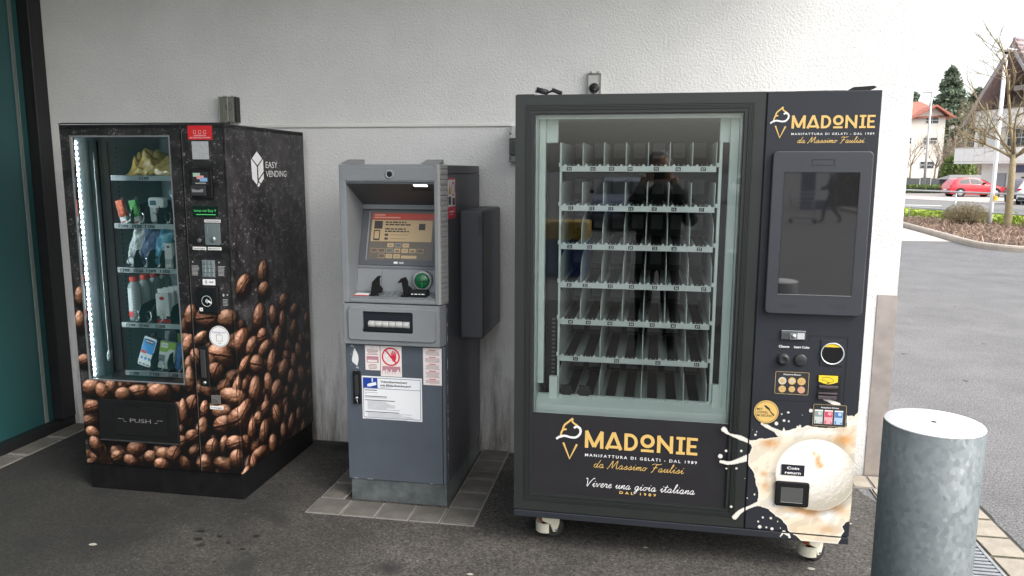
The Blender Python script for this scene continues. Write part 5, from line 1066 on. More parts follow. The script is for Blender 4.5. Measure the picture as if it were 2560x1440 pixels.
# --- lettering of the maker
def script(b, st, x0, z0, wid, h, lw, y, mi):
    G = {'d': (.68, [[(.45, .40), (.25, .45), (.08, .25), (.15, .02), (.32, .05), (.46, .35)], [(.72, 1.0), (.50, .45), (.42, .08), (.52, 0), (.68, .15)]]), 'a': (.62, [[(.42, .40), (.25, .45), (.06, .22), (.14, 0), (.3, .05), (.44, .40), (.38, .08), (.46, 0), (.62, .15)]]),
         'M': (1.22, [[(-.1, 0), (0, -.05), (.25, .55), (.42, 1.0), (.45, .5), (.48, .05), (.75, .65), (.98, 1.0), (.95, .5), (.98, .05), (1.1, 0), (1.25, .15)]]), 's': (.5, [[(0, .12), (.2, .32), (.3, .47), (.36, .25), (.32, .05), (.15, 0), (.05, .06)], [(.3, .02), (.5, .14)]]),
         'i': (.40, [[(0, .15), (.2, .45), (.16, .1), (.24, 0), (.42, .15)], [(.26, .62), (.30, .70)]]), 'm': (.74, [[(0, .15), (.14, .44), (.08, 0), (.2, .32), (.34, .45), (.34, .3), (.28, 0), (.42, .34), (.56, .45), (.57, .3), (.52, .06), (.6, 0), (.76, .15)]]),
         'o': (.55, [[(.3, .42), (.12, .35), (.06, .12), (.2, 0), (.36, .12), (.38, .35), (.28, .43), (.42, .36), (.58, .38)]]), 'F': (.85, [[(0, .85), (.3, .98), (.75, .92), (1.1, 1.05)], [(.55, .95), (.42, .5), (.25, 0), (.1, -.12)], [(.2, .45), (.45, .5), (.7, .52)]]),
         'u': (.64, [[(0, .15), (.16, .45), (.1, .12), (.18, 0), (.32, .12), (.46, .45), (.42, .1), (.5, 0), (.66, .15)]]), 'l': (.38, [[(0, .15), (.25, .6), (.38, .98), (.28, 1.0), (.16, .5), (.14, .1), (.24, 0), (.4, .15)]]),
         'V': (.9, [[(0, .9), (.15, 1.0), (.25, .6), (.3, 0), (.55, .5), (.9, 1.02), (1.05, .95)]]), 'v': (.55, [[(0, .3), (.1, .45), (.16, .2), (.2, 0), (.36, .3), (.44, .45), (.58, .38)]]), 'e': (.44, [[(0, .15), (.22, .25), (.34, .38), (.24, .46), (.1, .3), (.1, .08), (.24, 0), (.46, .15)]]),
         'r': (.48, [[(0, .15), (.14, .48), (.2, .4), (.34, .42), (.28, .1), (.36, 0), (.5, .15)]]), 'n': (.54, [[(0, .15), (.14, .44), (.08, 0), (.22, .34), (.36, .45), (.38, .3), (.32, .06), (.4, 0), (.56, .15)]]),
         'g': (.58, [[(.42, .40), (.25, .45), (.06, .22), (.14, 0), (.3, .05), (.44, .40), (.36, -.1), (.2, -.42), (.05, -.35), (.2, -.15), (.6, .12)]]), 't': (.42, [[(0, .15), (.2, .5), (.3, .85), (.18, .3), (.18, .06), (.28, 0), (.44, .15)], [(.02, .58), (.45, .64)]]), ' ': (.45, [])}
    tot = sum(G[c][0] for c in st); k = wid / tot; x = 0; n_ = 0
    for c in st:
        for pl in G[c][1]:
            p = smooth_path(pl, 4) if len(pl) > 2 else pl
            b.ribbon([(x0 + (x + px + .22 * pz) * k, z0 + pz * h) for px, pz in p], lw, y - .00006 * (n_ % 6), mi); n_ += 1
        x += G[c][0]
def logo(ox, oz, k, y, parent):
    X = lambda x: ox + (x - .179) * k; Z = lambda z: oz + (z - .418) * k
    H = .074 * k; b = MB(); x0, z0 = X(.299), Z(.477); n_ = [0]
    def st_(p, t): n_[0] += 1; b.ribbon([(x0 + a * H, z0 + c * H) for a, c in p], t * H, y - .00012 * n_[0], 0)
    t = .19
    for p in ([(.10, 0), (.10, 1)], [(.95, 0), (.95, 1)], [(.08, 1), (.525, .08)], [(.97, 1), (.525, .08)], [(1.22, 0), (1.62, 1)], [(2.02, 0), (1.62, 1)], [(2.30, 0), (2.30, 1)]): st_(p, t)
    st_([(1.36, .15), (1.88, .15)], .16)
    st_([(2.25, .91), (2.50, .91)] + [(2.50 + .36 * math.sin(a), .5 + .41 * math.cos(a)) for a in np.linspace(.2, math.pi - .2, 12)] + [(2.50, .09), (2.25, .09)], .18)
    b.ring(x0 + 3.48 * H, z0 + .62 * H, .20 * H, .39 * H, y - .0006, 0, 36); st_([(3.13, .07), (3.83, .07)], .15)
    for p in ([(4.10, 0), (4.10, 1)], [(4.78, 0), (4.78, 1)], [(4.06, .93), (4.82, .07)], [(5.28, .05), (5.28, .95)], [(5.70, 0), (5.70, 1)]): st_(p, t)
    for p in ([(5.04, .925), (5.52, .925)], [(5.04, .075), (5.52, .075)], [(5.62, .92), (6.19, .92)], [(5.62, .5), (6.12, .5)], [(5.62, .08), (6.19, .08)]): st_(p, .155)
    mp = lambda L: [(X(a), Z(c)) for a, c in L]
    b.ribbon(mp([(.2085, .493), (.2360, .424), (.2660, .489)]), .0085 * k, y - .0003, 0)
    b.ribbon(smooth_path(mp([(.2005, .513), (.1985, .530), (.204, .545), (.213, .551), (.222, .551)])), .0078 * k, y - .0004, 0)
    b.ribbon(smooth_path(mp([(.205, .549), (.213, .570), (.232, .587), (.2475, .601)])), .0078 * k, y - .0005, 0)
    b.ribbon(smooth_path(mp([(.2475, .601), (.245, .589), (.252, .580), (.267, .570), (.2725, .557)])), .0078 * k, y - .0007, 0)
    b.ribbon(smooth_path(mp([(.179, .507), (.194, .518), (.214, .523), (.240, .518), (.262, .520), (.277, .534), (.2805, .549), (.275, .562), (.262, .566), (.2525, .559)])), .0092 * k, y - .0010, 1)
    cx = X(.301)
    b.text('MANIFATTURA DI GELATI - DAL 1989', cx, Z(.4395), .0118 * k, y, 1, wid=.456 * k, fat=.012, sp=1.45)
    script(b, 'da Massimo Faulisi', X(.335), Z(.394), .370 * k, .034 * k, .0023 * k if k > .8 else .0019, y, 0)
    return b.build('lettering', [M_GOLD, MATS['logo_white']], parent)
logo(.970, 1.743, .634, -.0008, rm)
logo(.179, .418, 1.0, .0118, pp)
b = MB(); script(b, 'Vivere una gioia italiana', .301, .308, .452, .036, .0025, .0118, 0); b.text('DAL 1989', .5225, .286, .0110, .0117, 1, wid=.150, al='c', fat=.03, sp=1.8); b.build('lettering', [MATS['logo_white'], M_GOLD], pp)
# --- ice cream splash print
POLY = [(0.952,0.556),(0.989,0.570),(1.037,0.577),(1.064,0.583),(1.046,0.604),(1.018,0.617),(1.000,0.632),(1.021,0.631),(1.052,0.612),(1.077,0.606),(1.082,0.629),(1.091,0.611),(1.110,0.616),(1.130,0.625),(1.136,0.634),(1.150,0.626),(1.173,0.639),(1.190,0.635),(1.217,0.631),(1.257,0.633),(1.316,0.645),(1.313,0.688),(1.340,0.686),(1.356,0.709),(1.367,0.597),(1.369,0.450),(1.363,0.337),(1.354,0.253),(1.342,0.248),(1.327,0.228),(1.338,0.210),(1.329,0.193),(1.327,0.174),(1.315,0.150),(1.219,0.150),(1.171,0.155),(1.156,0.173),(1.135,0.182),(1.121,0.189),(1.116,0.215),(1.097,0.237),(1.072,0.250),(1.046,0.274),(1.004,0.286),(0.998,0.297),(1.001,0.343),(0.989,0.373),(0.983,0.419),(0.957,0.455),(0.952,0.492),(0.965,0.531)]
DROPS = [(0.847,0.486,0.0110),(0.868,0.510,0.0066),(0.927,0.514,0.0066),(0.873,0.436,0.0044),(0.912,0.439,0.0059),(0.899,0.275,0.0066),(0.978,0.585,0.0059),(0.982,0.598,0.0037),(1.073,0.677,0.0044),(1.097,0.685,0.0059),(1.083,0.651,0.0066),(1.101,0.649,0.0051),(1.055,0.637,0.0088),(1.140,0.677,0.0022),(1.150,0.678,0.0029),(1.181,0.698,0.0088),(1.134,0.631,0.0044),(1.144,0.633,0.0059),(0.960,0.317,0.0037),(1.007,0.221,0.0051),(1.014,0.199,0.0088),(1.040,0.199,0.0051),(1.062,0.195,0.0074),(1.082,0.228,0.0037),(1.094,0.201,0.0044),(1.024,0.240,0.0059),(1.055,0.240,0.0059),(0.987,0.335,0.0051),(0.965,0.606,0.0022),(0.946,0.400,0.0029)]
TEND = [([(0.856,0.599),(0.878,0.581),(0.920,0.569),(0.960,0.553)], [.0125, .005, .011, .009]), ([(0.851,0.463),(0.890,0.461),(0.960,0.490)], [.008, .009, .016]), ([(0.915,0.231),(0.935,0.257),(0.969,0.279),(1.003,0.298)], [.012, .010, .007, .010]), ([(1.000,0.632),(1.028,0.618),(1.077,0.599)], [.006, .008, .010]), ([(1.227,0.745),(1.243,0.742),(1.264,0.733),(1.281,0.729)], [.004, .007, .010, .008]), ([(1.126,.172),(1.108,.186)], [.004, .008]), ([(1.108,.186),(1.096,.166)], [.005, .004]), ([(1.127,.182),(1.131,.166)], [.004, .006])]
def paint_ice():
    res = .0020; us = np.arange(.832, RW + .0001, res); zs = np.arange(.155, .755, res); U, Z = np.meshgrid(us, zs); nz, nx = U.shape
    wob = (fbm(nz, nx, 30, 3, 3) - .5) * .008; wob2 = (fbm(nz, nx, 30, 8, 3) - .5) * .008; u, z = U + wob, Z + wob2
    ins = np.zeros(U.shape, bool); n = len(POLY)
    for i in range(n):
        (x1, y1), (x2, y2) = POLY[i], POLY[(i + 1) % n]
        c = ((y1 > z) != (y2 > z)); xx = (x2 - x1) * (z - y1) / ((y2 - y1) or 1e-9) + x1; ins ^= (c & (u < xx))
    drop = np.zeros(U.shape)
    for x, y, r_ in DROPS: drop = np.maximum(drop, 1 - np.hypot(U - x, Z - y) / r_)
    for p, rs in TEND:
        p = smooth_path(p, 8); rr = np.interp(np.linspace(0, 1, len(p)), np.linspace(0, 1, len(rs)), rs)
        for (x, y), r_ in zip(p, rr): drop = np.maximum(drop, 1 - np.hypot(U - x, Z - y) / r_)
    mask = ins | (drop > 0)
    g = lambda x, y, sx, sz: np.exp(-((U - x) / sx) ** 2 - ((Z - y) / sz) ** 2)
    f = fbm(nz, nx, 26, 12, 4); f2 = fbm(nz, nx, 70, 31, 3); f3 = fbm(nz, nx, 9, 77, 3)
    cream = np.array([.84, .75, .60]); white = np.array([.86, .85, .80]); amber = np.array([.70, .38, .15]); beige = np.array([.74, .54, .32])
    img = np.ones(U.shape + (3,)) * cream
    def mix(col, w_): 
        nonlocal img; w_ = np.clip(w_, 0, 1)[..., None]; img = img * (1 - w_) + col * w_
    for x, y, sx, sz, w_ in ((1.036, .555, .036, .020, 1.0), (1.31, .59, .040, .032, 1.1), (1.30, .62, .05, .02, .5), (1.018, .425, .014, .012, .9), (1.028, .372, .016, .02, .8), (1.20, .280, .11, .022, 1.1), (1.30, .30, .035, .020, 1.0), (1.27, .215, .045, .02, .7), (1.24, .25, .02, .012, .8), (1.17, .21, .06, .03, .5), (1.21, .17, .09, .015, .4)): mix(amber if w_ > .65 else beige, g(x, y, sx, sz) * w_ * (.85 + .25 * f3))
    for x, y, sx, sz, w_ in ((1.12, .60, .05, .012, .8), (1.22, .615, .08, .012, .8), (1.272, .268, .038, .028, 1.0), (1.13, .262, .05, .012, .7), (1.335, .40, .02, .05, .5), (1.06, .30, .04, .02, .6), (1.33, .66, .02, .02, .5)): mix(white, g(x, y, sx, sz) * w_ * 1.2)
    # the scoop
    qx, qz = (U - 1.213) / .150, (Z - .435) / .148; q = qx ** 2 + qz ** 2; h = np.sqrt(np.clip(1 - q, 0, 1))
    gyy, gxx = np.gradient(f * .8 + f2 * .35 * np.clip((qx - qz) * .8 + .3, 0, 1.2)); k = 3.2
    nx_, nz_ = qx - gxx * k, qz - gyy * k; nn = np.sqrt(nx_ ** 2 + nz_ ** 2 + (h + .2) ** 2); d = np.clip((-.30 * nx_ + .60 * nz_ + .74 * (h + .2)) / nn, 0, 1)
    scoop = (np.array([.62, .56, .46]) * (1 - d[..., None]) + np.array([.88, .87, .84]) * d[..., None]) * (.70 + .42 * d[..., None])
    sm = np.clip((1 - q) / .05, 0, 1) * ((Z > .27 + .03 * f3)); ring_ = np.clip(1.40 - q, 0, .40) / .40 * (q > 1) * (.30 + .35 * (qz < 0))
    img *= (1 - ring_ * .9)[..., None]; img = img * (1 - sm[..., None]) + scoop * sm[..., None]
    for x, y, sx, sz, w_ in ((1.219, .495, .012, .026, 1.3), (1.230, .476, .012, .012, 1.1), (1.203, .524, .009, .012, .9), (1.170, .50, .005, .018, .7), (1.10, .46, .007, .03, .5)): mix(amber * .95, g(x, y, sx, sz) * w_ * (.5 + .8 * f2))
    f4 = fbm(nz, nx, 12, 91, 2); gy2, gx2 = np.gradient(f4 * 1.6 + .15 * f); img *= (1 + (1 - sm) * np.clip((gy2 - gx2) * 6, -.09, .06))[..., None]
    mk = ins.astype(float)
    for _ in range(9): mk = (mk + np.roll(mk, 1, 0) + np.roll(mk, -1, 0) + np.roll(mk, 1, 1) + np.roll(mk, -1, 1)) / 5
    rim = np.clip(1 - np.abs(mk - .78) / .22, 0, 1) * (U < 1.34); mix(np.array([.90, .88, .84]), rim * .75 * (1 - sm)); img *= (1 - .25 * np.clip((.62 - mk) / .15, 0, 1) * ins)[..., None]
    dm = (drop > 0) & ~ins; sh = .72 + .35 * np.clip(drop, 0, .6) / .6
    img = np.where(dm[..., None], np.array([.80, .77, .70]) * sh[..., None], img)
    return us, zs, np.clip(img * np.where(sm > .5, .96, .80)[..., None], .02, .93), mask
us, zs, img, mask = paint_ice()
uc = (us[:-1] + us[1:]) / 2; zc = (zs[:-1] + zs[1:]) / 2; UC, ZC = np.meshgrid(uc, zc)
keep = mask[:-1, :-1] & mask[1:, 1:] & mask[1:, :-1] & mask[:-1, 1:] & ~((UC > .9495) & (UC < .9565)) & ~((ZC > .182) & (ZC < .188))
M_ICE = attr_mat('ice_print', .38, spec=.4)
print_grid('ice_cream_print', us, zs, img, keep, lambda u, z: (u, -.0018, z), M_ICE, rm)
# --- casters
M_CRE = mat('caster_cream', (.60, .57, .46), .45, var=.12, scale=30); M_TYRE = mat('caster_tyre', (.018, .018, .019), .6)
cs0 = None
for i, (x, y, rz) in enumerate(((.125, .125, -1.05), (1.235, .125, -.9), (.14, .74, -1.4), (1.24, .74, -.6))):
    if cs0 is None:
        e = empty('caster'); e.parent = rm; cs0 = e
        b = MB(); b.box(-.045, .045, -.045, .045, .142, .1535); b.lathe([(.030, .128), (.034, .1418)], 20); b.build('mount_plate', M_CRE, e, bevel=.003)
        b = MB()
        for sx in (-1, 1): b.prism([(-.030, .128), (.055, .128), (.052, .070), (.040, .032), (.022, .034), (.008, .07), (-.030, .095)], sx * .024 - .004, sx * .024 + .004, 'x')
        b.box(-.0279, .0279, -.030, .050, .118, .1275); b.build('fork', M_CRE, e, bevel=.003)
        b = MB(); n = 14; vs_ = []
        for r_, z_ in ((.043, .040), (.043, .082), (.036, .082), (.036, .040)):
            for k in range(n): a = math.pi + math.pi * 1.0 * k / (n - 1); vs_.append((r_ * math.cos(a), -.004 + r_ * math.sin(a), z_))
        b.add(vs_, [(q_ * n + k, q_ * n + k + 1, ((q_ + 1) % 4) * n + k + 1, ((q_ + 1) % 4) * n + k) for q_ in range(4) for k in range(n - 1)]); b.build('foot_guard', M_CRE, e)
        MB().lathe([(.020, .084), (.024, .086), (.024, .104), (.020, .106)], 18, (0, -.006, 0)).build('level_dial', mat('dial_orange', (.55, .12, .03), .45), e)
        MB().lathe([(.030, -.017), (.043, -.015), (.045, -.010), (.045, .010), (.043, .015), (.030, .017)], 26, (0, .036, .045), 'x').build('wheel', M_TYRE, e)
        MB().lathe([(.001, -.030), (.008, -.030), (.008, .030), (.001, .030)], 12, (0, .036, .045), 'x').build('axle', M_CHROME, e)
    else: e = copy_tree(cs0, rm)
    e.location = (x, y, 0.004); e.rotation_euler = (0, 0, rz)
# --- odds and ends lying on top
RMAT = Matrix.Translation((RX, RY, 0)) @ Matrix.Rotation(RT, 4, 'Z')
e = empty('cable_connectors'); e.matrix_world = RMAT @ Matrix.Translation((.09, .06, RZT)); tag(e, 'black cable connectors lying on the corner of the ice cream machine', 'cable')
MB().box(-.09, -.02, -.03, .03, .0005, .006).build('strap', M_DK, e, bevel=.002)
b = MB(); b.tube([(-.015, 0, .026), (.03, -.01, .014)], .011, 10); b.build('plug', M_DK2, e)
MB().tube([(-.018, 0, .0265), (-.012, 0, .025)], .0115, 10).build('plug_collar', M_CHROME, e)
b = MB(); b.tube([(.03, -.01, .012), (.045, 0, .02), (.06, .01, .022)], .004, 6); b.build('cord', M_DK, e)
o = MB().box(-.022, .022, -.012, .012, -.007, .007).build('socket_block', M_DK, e, bevel=.003); o.location = (.066, .005, .018); o.rotation_euler = (0, .35, .2)
e = empty('antenna_strip'); e.matrix_world = RMAT @ Matrix.Translation((1.30, .05, RZT)); tag(e, 'flat black strip lying on the top edge above the touch screen', 'cable')
b = MB(); b.prism([(-.06, .001), (-.035, .016), (.005, .018), (.035, .020), (.046, .014), (.03, .006), (.0, .002)], -.01, .01); b.build('strip_body', M_DK, e, bevel=.001)
b = MB(); b.tube([(-.06, 0, .003), (-.12, 0, .0035), (-.24, .005, .003)], .0025, 6); b.build('cord', M_DK, e)
MB().box(-.125, -.105, -.006, .006, .001, .007).build('cord_clip', mat('clip_pale', (.4, .4, .4), .5), e)
# ------------------------------------------------------------------ beyond the corner: parking lot, planting, street, houses
M_BEIGE = mat('beige_paving', (.46, .41, .36), .85, var=.12, scale=1.5, bump=.3, bscale=60)
slab_sheet('paved_apron', [(-2.0, 15.6), (7.3, 15.6), (7.55, 18.0), (7.8, 21.0), (8.6, 26.5), (-2.0, 26.5)], .004, M_BEIGE)
slab_sheet('road', [(-40, 46.0), (15.5, 36.5), (60, 19.5), (60, 38), (20.6, 45.2), (12, 62.0), (-40, 72)], .004, A_ROAD)
slab_sheet('parking_strip', [(20.4, 45.6), (60, 38.5), (60, 58), (28.0, 70.5), (20.0, 68.0), (14.0, 63)], .006, mat('parking_pavers', (.47, .41, .37), .85, var=.1, scale=.8))
b_ = slab_sheet('road_marking', [(-10, 51.6), (15.3, 38.9), (15.5, 39.6), (-10, 52.6)], .012, mat('road_white', (.62, .62, .60), .8, var=.1))
# planting bed with rounded kerb
KP = [(8.55, 26.6), (7.96, 21.2), (7.70, 18.5), (7.45, 16.2), (7.30, 14.6), (7.38, 13.75), (7.80, 13.15), (8.8, 12.95), (11.0, 12.85), (16.0, 12.7)]
KS = smooth_path(KP, 8)
bedp = KS + [(16.0, 26.0), (9.2, 27.5)]
M_SOIL = mat('soil', (.085, .060, .045), .95, var=.35, scale=5, bump=.8, bscale=30)
slab_sheet('planting_bed', bedp, .09, M_SOIL)
b = MB(); prof = [(-.02, -.02), (-.02, .08), (.0, .115), (.04, .125), (.11, .125), (.14, .11), (.145, -.02)]
vs_ = []; n = len(prof)
for i, p in enumerate(KS):
    a, c = KS[max(i - 1, 0)], KS[min(i + 1, len(KS) - 1)]; d = Vector((c[0] - a[0], c[1] - a[1])).normalized(); nx, ny = -d.y, d.x
    vs_ += [(p[0] + nx * q, p[1] + ny * q, gz(p[1]) + h) for q, h in prof]
b.add(vs_, [(i * n + j, i * n + j + 1, (i + 1) * n + j + 1, (i + 1) * n + j) for i in range(len(KS) - 1) for j in range(n - 1)])
kb = b.build('kerb', mat('kerb_stone', (.40, .34, .28), .85, var=.18, scale=3, bump=.4, bscale=50)); kb['kind'] = 'structure'
def inside(p, poly):
    x, y = p; r_ = False; n = len(poly)
    for i in range(n):
        x1, y1 = poly[i]; x2, y2 = poly[(i + 1) % n]
        if (y1 > y) != (y2 > y) and x < (x2 - x1) * (y - y1) / (y2 - y1) + x1: r_ = not r_
    return r_
def leaf_mesh(name, pts, size, m, parent=None, seed=1, flat=0.0, kind=None, asp=.6):
    r = np.random.default_rng(seed); P = np.asarray(pts, float); n = len(P)
    A = r.normal(size=(n, 3)); A[:, 2] *= (1 - flat); A /= np.linalg.norm(A, axis=1)[:, None] + 1e-9
    B = np.cross(A, r.normal(size=(n, 3))); B /= np.linalg.norm(B, axis=1)[:, None] + 1e-9
    S = size * r.uniform(.6, 1.4, n)[:, None]; A = A * S; B = B * S * asp
    V = np.stack([P - A, P - B * .8, P + A, P + B * .8], 1).reshape(-1, 3)
    F = np.arange(4 * n).reshape(n, 4)
    me = bpy.data.meshes.new(name); me.vertices.add(4 * n); me.vertices.foreach_set('co', V.astype(np.float32).ravel()); me.loops.add(4 * n); me.loops.foreach_set('vertex_index', F.ravel().astype(np.int32)); me.polygons.add(n); me.polygons.foreach_set('loop_start', np.arange(0, 4 * n, 4, dtype=np.int32)); me.polygons.foreach_set('loop_total', np.full(n, 4, np.int32)); me.update(calc_edges=True); me.materials.append(m)
    o = bpy.data.objects.new(name, me); COL.objects.link(o); o.parent = parent
    if kind: o['kind'] = kind
    return o
def leafmat(name, c1, c2, c3=None):
    m = bpy.data.materials.new(name); m.use_nodes = True; MATS[name] = m; n, l = m.node_tree.nodes, m.node_tree.links; p = n['Principled BSDF']
    ge = n.new('ShaderNodeNewGeometry'); r = n.new('ShaderNodeValToRGB'); r.color_ramp.elements[0].color = (*c1, 1); r.color_ramp.elements[1].color = (*c2, 1)
    if c3: e_ = r.color_ramp.elements.new(.5); e_.color = (*c3, 1)
    l.new(ge.outputs['Random Per Island'], r.inputs[0]); l.new(r.outputs[0], p.inputs['Base Color']); p.inputs['Roughness'].default_value = .7
    tr = n.new('ShaderNodeBsdfTranslucent'); l.new(r.outputs[0], tr.inputs[0]); mx = n.new('ShaderNodeMixShader'); mx.inputs[0].default_value = .25; l.new(p.outputs[0], mx.inputs[1]); l.new(tr.outputs[0], mx.inputs[2]); l.new(mx.outputs[0], n['Material Output'].inputs[0])
    return m
LB = leafmat('dry_groundcover', (.15, .10, .075), (.44, .32, .24), (.28, .19, .14)); LG = leafmat('lime_groundcover', (.16, .22, .03), (.46, .55, .10), (.28, .38, .05)); LD_ = leafmat('dark_evergreen', (.07, .105, .075), (.20, .25, .16)); LH = leafmat('hedge_green', (.07, .11, .03), (.26, .33, .09)); LO = leafmat('olive_twig', (.16, .13, .07), (.36, .33, .19), (.26, .22, .12))
railA, railB = Vector((8.66, 23.6)), Vector((10.42, 19.1))
pts = []; r = random.Random(3)
while len(pts) < 5200:
    y = r.uniform(13.0, 23.5); x = r.uniform(7.4, 12.5)
    lim = 8.75 + (23.6 - y) * .39
    if inside((x - .10, y), bedp) and inside((x, y - .12), bedp) and x < lim + .5: pts.append((x, y, gz(y) + .10 + abs(r.gauss(0, .07))))
leaf_mesh('dry_groundcover', pts, .085, LB, seed=4, asp=.22); tag(bpy.data.objects['dry_groundcover'], 'dry brown ground cover behind the kerb', 'ground cover', kind='stuff')
pts = []
while len(pts) < 5200:
    y = r.uniform(18.5, 30.0); x = r.uniform(8.0, 14)
    lim = 8.75 + (23.6 - y) * .39
    if x > lim + .35 and x < lim + 2.2: pts.append((x, y, gz(y) + .08 + .32 * r.random() ** .7))
leaf_mesh('lime_groundcover', pts, .075, LG, seed=5); tag(bpy.data.objects['lime_groundcover'], 'bright lime green ground cover behind the metal railing', 'ground cover', kind='stuff')
# railing
rl = empty('railing', (railA.x, railA.y, 0)); tag(rl, 'galvanised two-bar railing along the planting bed', 'railing')
M_RAILM = mat('rail_galv', (.46, .48, .49), .4, .5)
d = (railB - railA); e0 = railA - d * .25; e1 = railA + d * 1.55
for h_ in (1.04, .48):
    wbuild(MB().tube([(e0.x, e0.y, h_ - .02), (railA.x, railA.y, h_), (railB.x, railB.y, h_ - .015), (e1.x, e1.y, h_ - .02)], .026, 10), 'rail_bar', M_RAILM, rl)
for t_ in (-.12, .47, 1.0, 1.5):
    p = railA + d * t_; wbuild(MB().tube([(p.x, p.y, 0), (p.x, p.y, 1.04)], .024, 8), 'rail_post', M_RAILM, rl)
h1 = empty('hoop_rail', (9.0, 24, 0)); tag(h1, 'low hoop rail in front of the lime green ground cover', 'railing')
wbuild(MB().tube([(9.0, 24.0, -.05), (9.0, 24.0, .36), (9.04, 23.9, .41), (9.5, 22.8, .42), (9.98, 21.6, .40), (9.98, 21.6, -.05)], .022, 8), 'hoop', mat('hoop_pale', (.62, .63, .60), .4, .2), h1); wbuild(MB().tube([(9.0, 24.0, .12), (9.98, 21.6, .12)], .018, 8), 'lower_bar', MATS['hoop_pale'], h1)
# white lamp mast
e = empty('lamp_mast', (9.97, 20.15, gz(20))); tag(e, 'white lamp mast with flat head and small yellow box', 'lamp post'); M_WPOST = mat('mast_white', (.78, .78, .78), .5)
MB().tube([(0, 0, 0), (0, 0, 1.2), (-.01, 0, 5.0)], [.060, .058, .05], 14).build('mast', M_WPOST, e); MB().lathe([(.001, 5.03), (.24, 5.06), (.25, 5.09), (.06, 5.14), (.001, 5.15)], 24).build('lamp_head', M_WPOST, e); MB().tube([(-.01, 0, 4.98), (-.01, 0, 5.04)], .07, 12).build('neck', M_DK2, e)
MB().box(.02, .11, -.09, -.03, .86, 1.0).build('yellow_box', mat('box_yellow', (.80, .50, .02), .5), e, bevel=.008); MB().box(-.11, .11, -.11, .11, -.02, .01).build('foot_plate', M_WPOST, e)
# bare trees
def bare_tree(name, base, h, r0, seed, label, m, levels=4, spread=.9, fork=.42, group=None, nb=5):
    e = empty(name, base); tag(e, label, 'tree', group); r = random.Random(seed); tr = MB(); br = MB()
    top = Vector((r.uniform(-.08, .08) * h * .1, 0, h * fork)); pts_ = [Vector((0, 0, -.05)), Vector((0, 0, .05)), top * .5 + Vector((r.uniform(-.02, .02), 0, 0)), top]
    tr.tube(pts_, [r0 * 1.15, r0, r0 * .9, r0 * .72], 10)
    def grow(p, d_, L, rad, lv):
        q = p; pp_ = [p]; dd = d_.copy(); k = 4
        for i in range(k): dd = (dd + Vector((r.gauss(0, .16), r.gauss(0, .16), r.gauss(.05, .10)))).normalized(); q = q + dd * L / k; pp_.append(q)
        br.tube(pp_, [rad * (1 - .16 * i) for i in range(k + 1)], 5 if lv < 3 else 4)
        if lv >= levels: return
        for i in range(r.randint(3, 4) if lv < 4 else 2):
            t_ = r.uniform(.35, 1.0); s = pp_[min(k, int(t_ * k))]; nd = (dd + Vector((r.gauss(0, .75), r.gauss(0, .75), r.gauss(.12, .4)))).normalized(); grow(s, nd, L * r.uniform(.5, .75), rad * .5, lv + 1)
    for i in range(nb): a = 2 * math.pi * (i + r.random() * .5) / nb; grow(top * r.uniform(.86, 1.0), Vector((math.cos(a) * spread, math.sin(a) * spread, r.uniform(.5, 1.1))).normalized(), h * r.uniform(.28, .4), r0 * .42, 1)
    grow(top, Vector((0, 0, 1)), h * .38, r0 * .6, 1)
    tr.build('trunk', m, e); br.build('crown', m, e); return e
M_BARK = mat('bark_olive', (.24, .19, .11), .85, var=.3, scale=6, bump=.4, bscale=40); M_BARK2 = mat('bark_grey', (.26, .21, .16), .85, var=.25, scale=3)
bare_tree('bare_tree', (10.08, 19.3, gz(19.3)), 5.6, .10, 21, 'bare young tree with ochre trunk by the railing', M_BARK, 5, 1.0, .40, nb=6)
# dormant bush
e = empty('dormant_bush', (9.42, 20.45, gz(20.4) + .05)); tag(e, 'rounded leafless olive-brown bush in front of the railing', 'bush'); b = MB(); r = random.Random(9)
for i in range(330):
    a = r.uniform(0, 6.283); t_ = r.random() ** .5; top = Vector((math.cos(a) * t_ * .68, math.sin(a) * t_ * .55, .74 * math.sqrt(max(.15, 1 - t_ * t_ * .75)) * r.uniform(.8, 1.08))); mid = top * .5 + Vector((r.gauss(0, .03), r.gauss(0, .03), .04)); b.tube([(r.gauss(0, .05), r.gauss(0, .05), 0), mid, top], [.007, .005, .002], 3)
b.build('stems', mat('twig_brown', (.27, .19, .12), .85), e)
pts = []
for i in range(2600): a = r.uniform(0, 6.283); t_ = r.random() ** .4; hh = math.sqrt(max(.1, 1 - t_ * t_ * .8)) * .76 * r.uniform(.45, 1.05); pts.append((math.cos(a) * t_ * .66, math.sin(a) * t_ * .54, hh))
leaf_mesh('twigs', pts, .045, LO, e, 8, asp=.18)
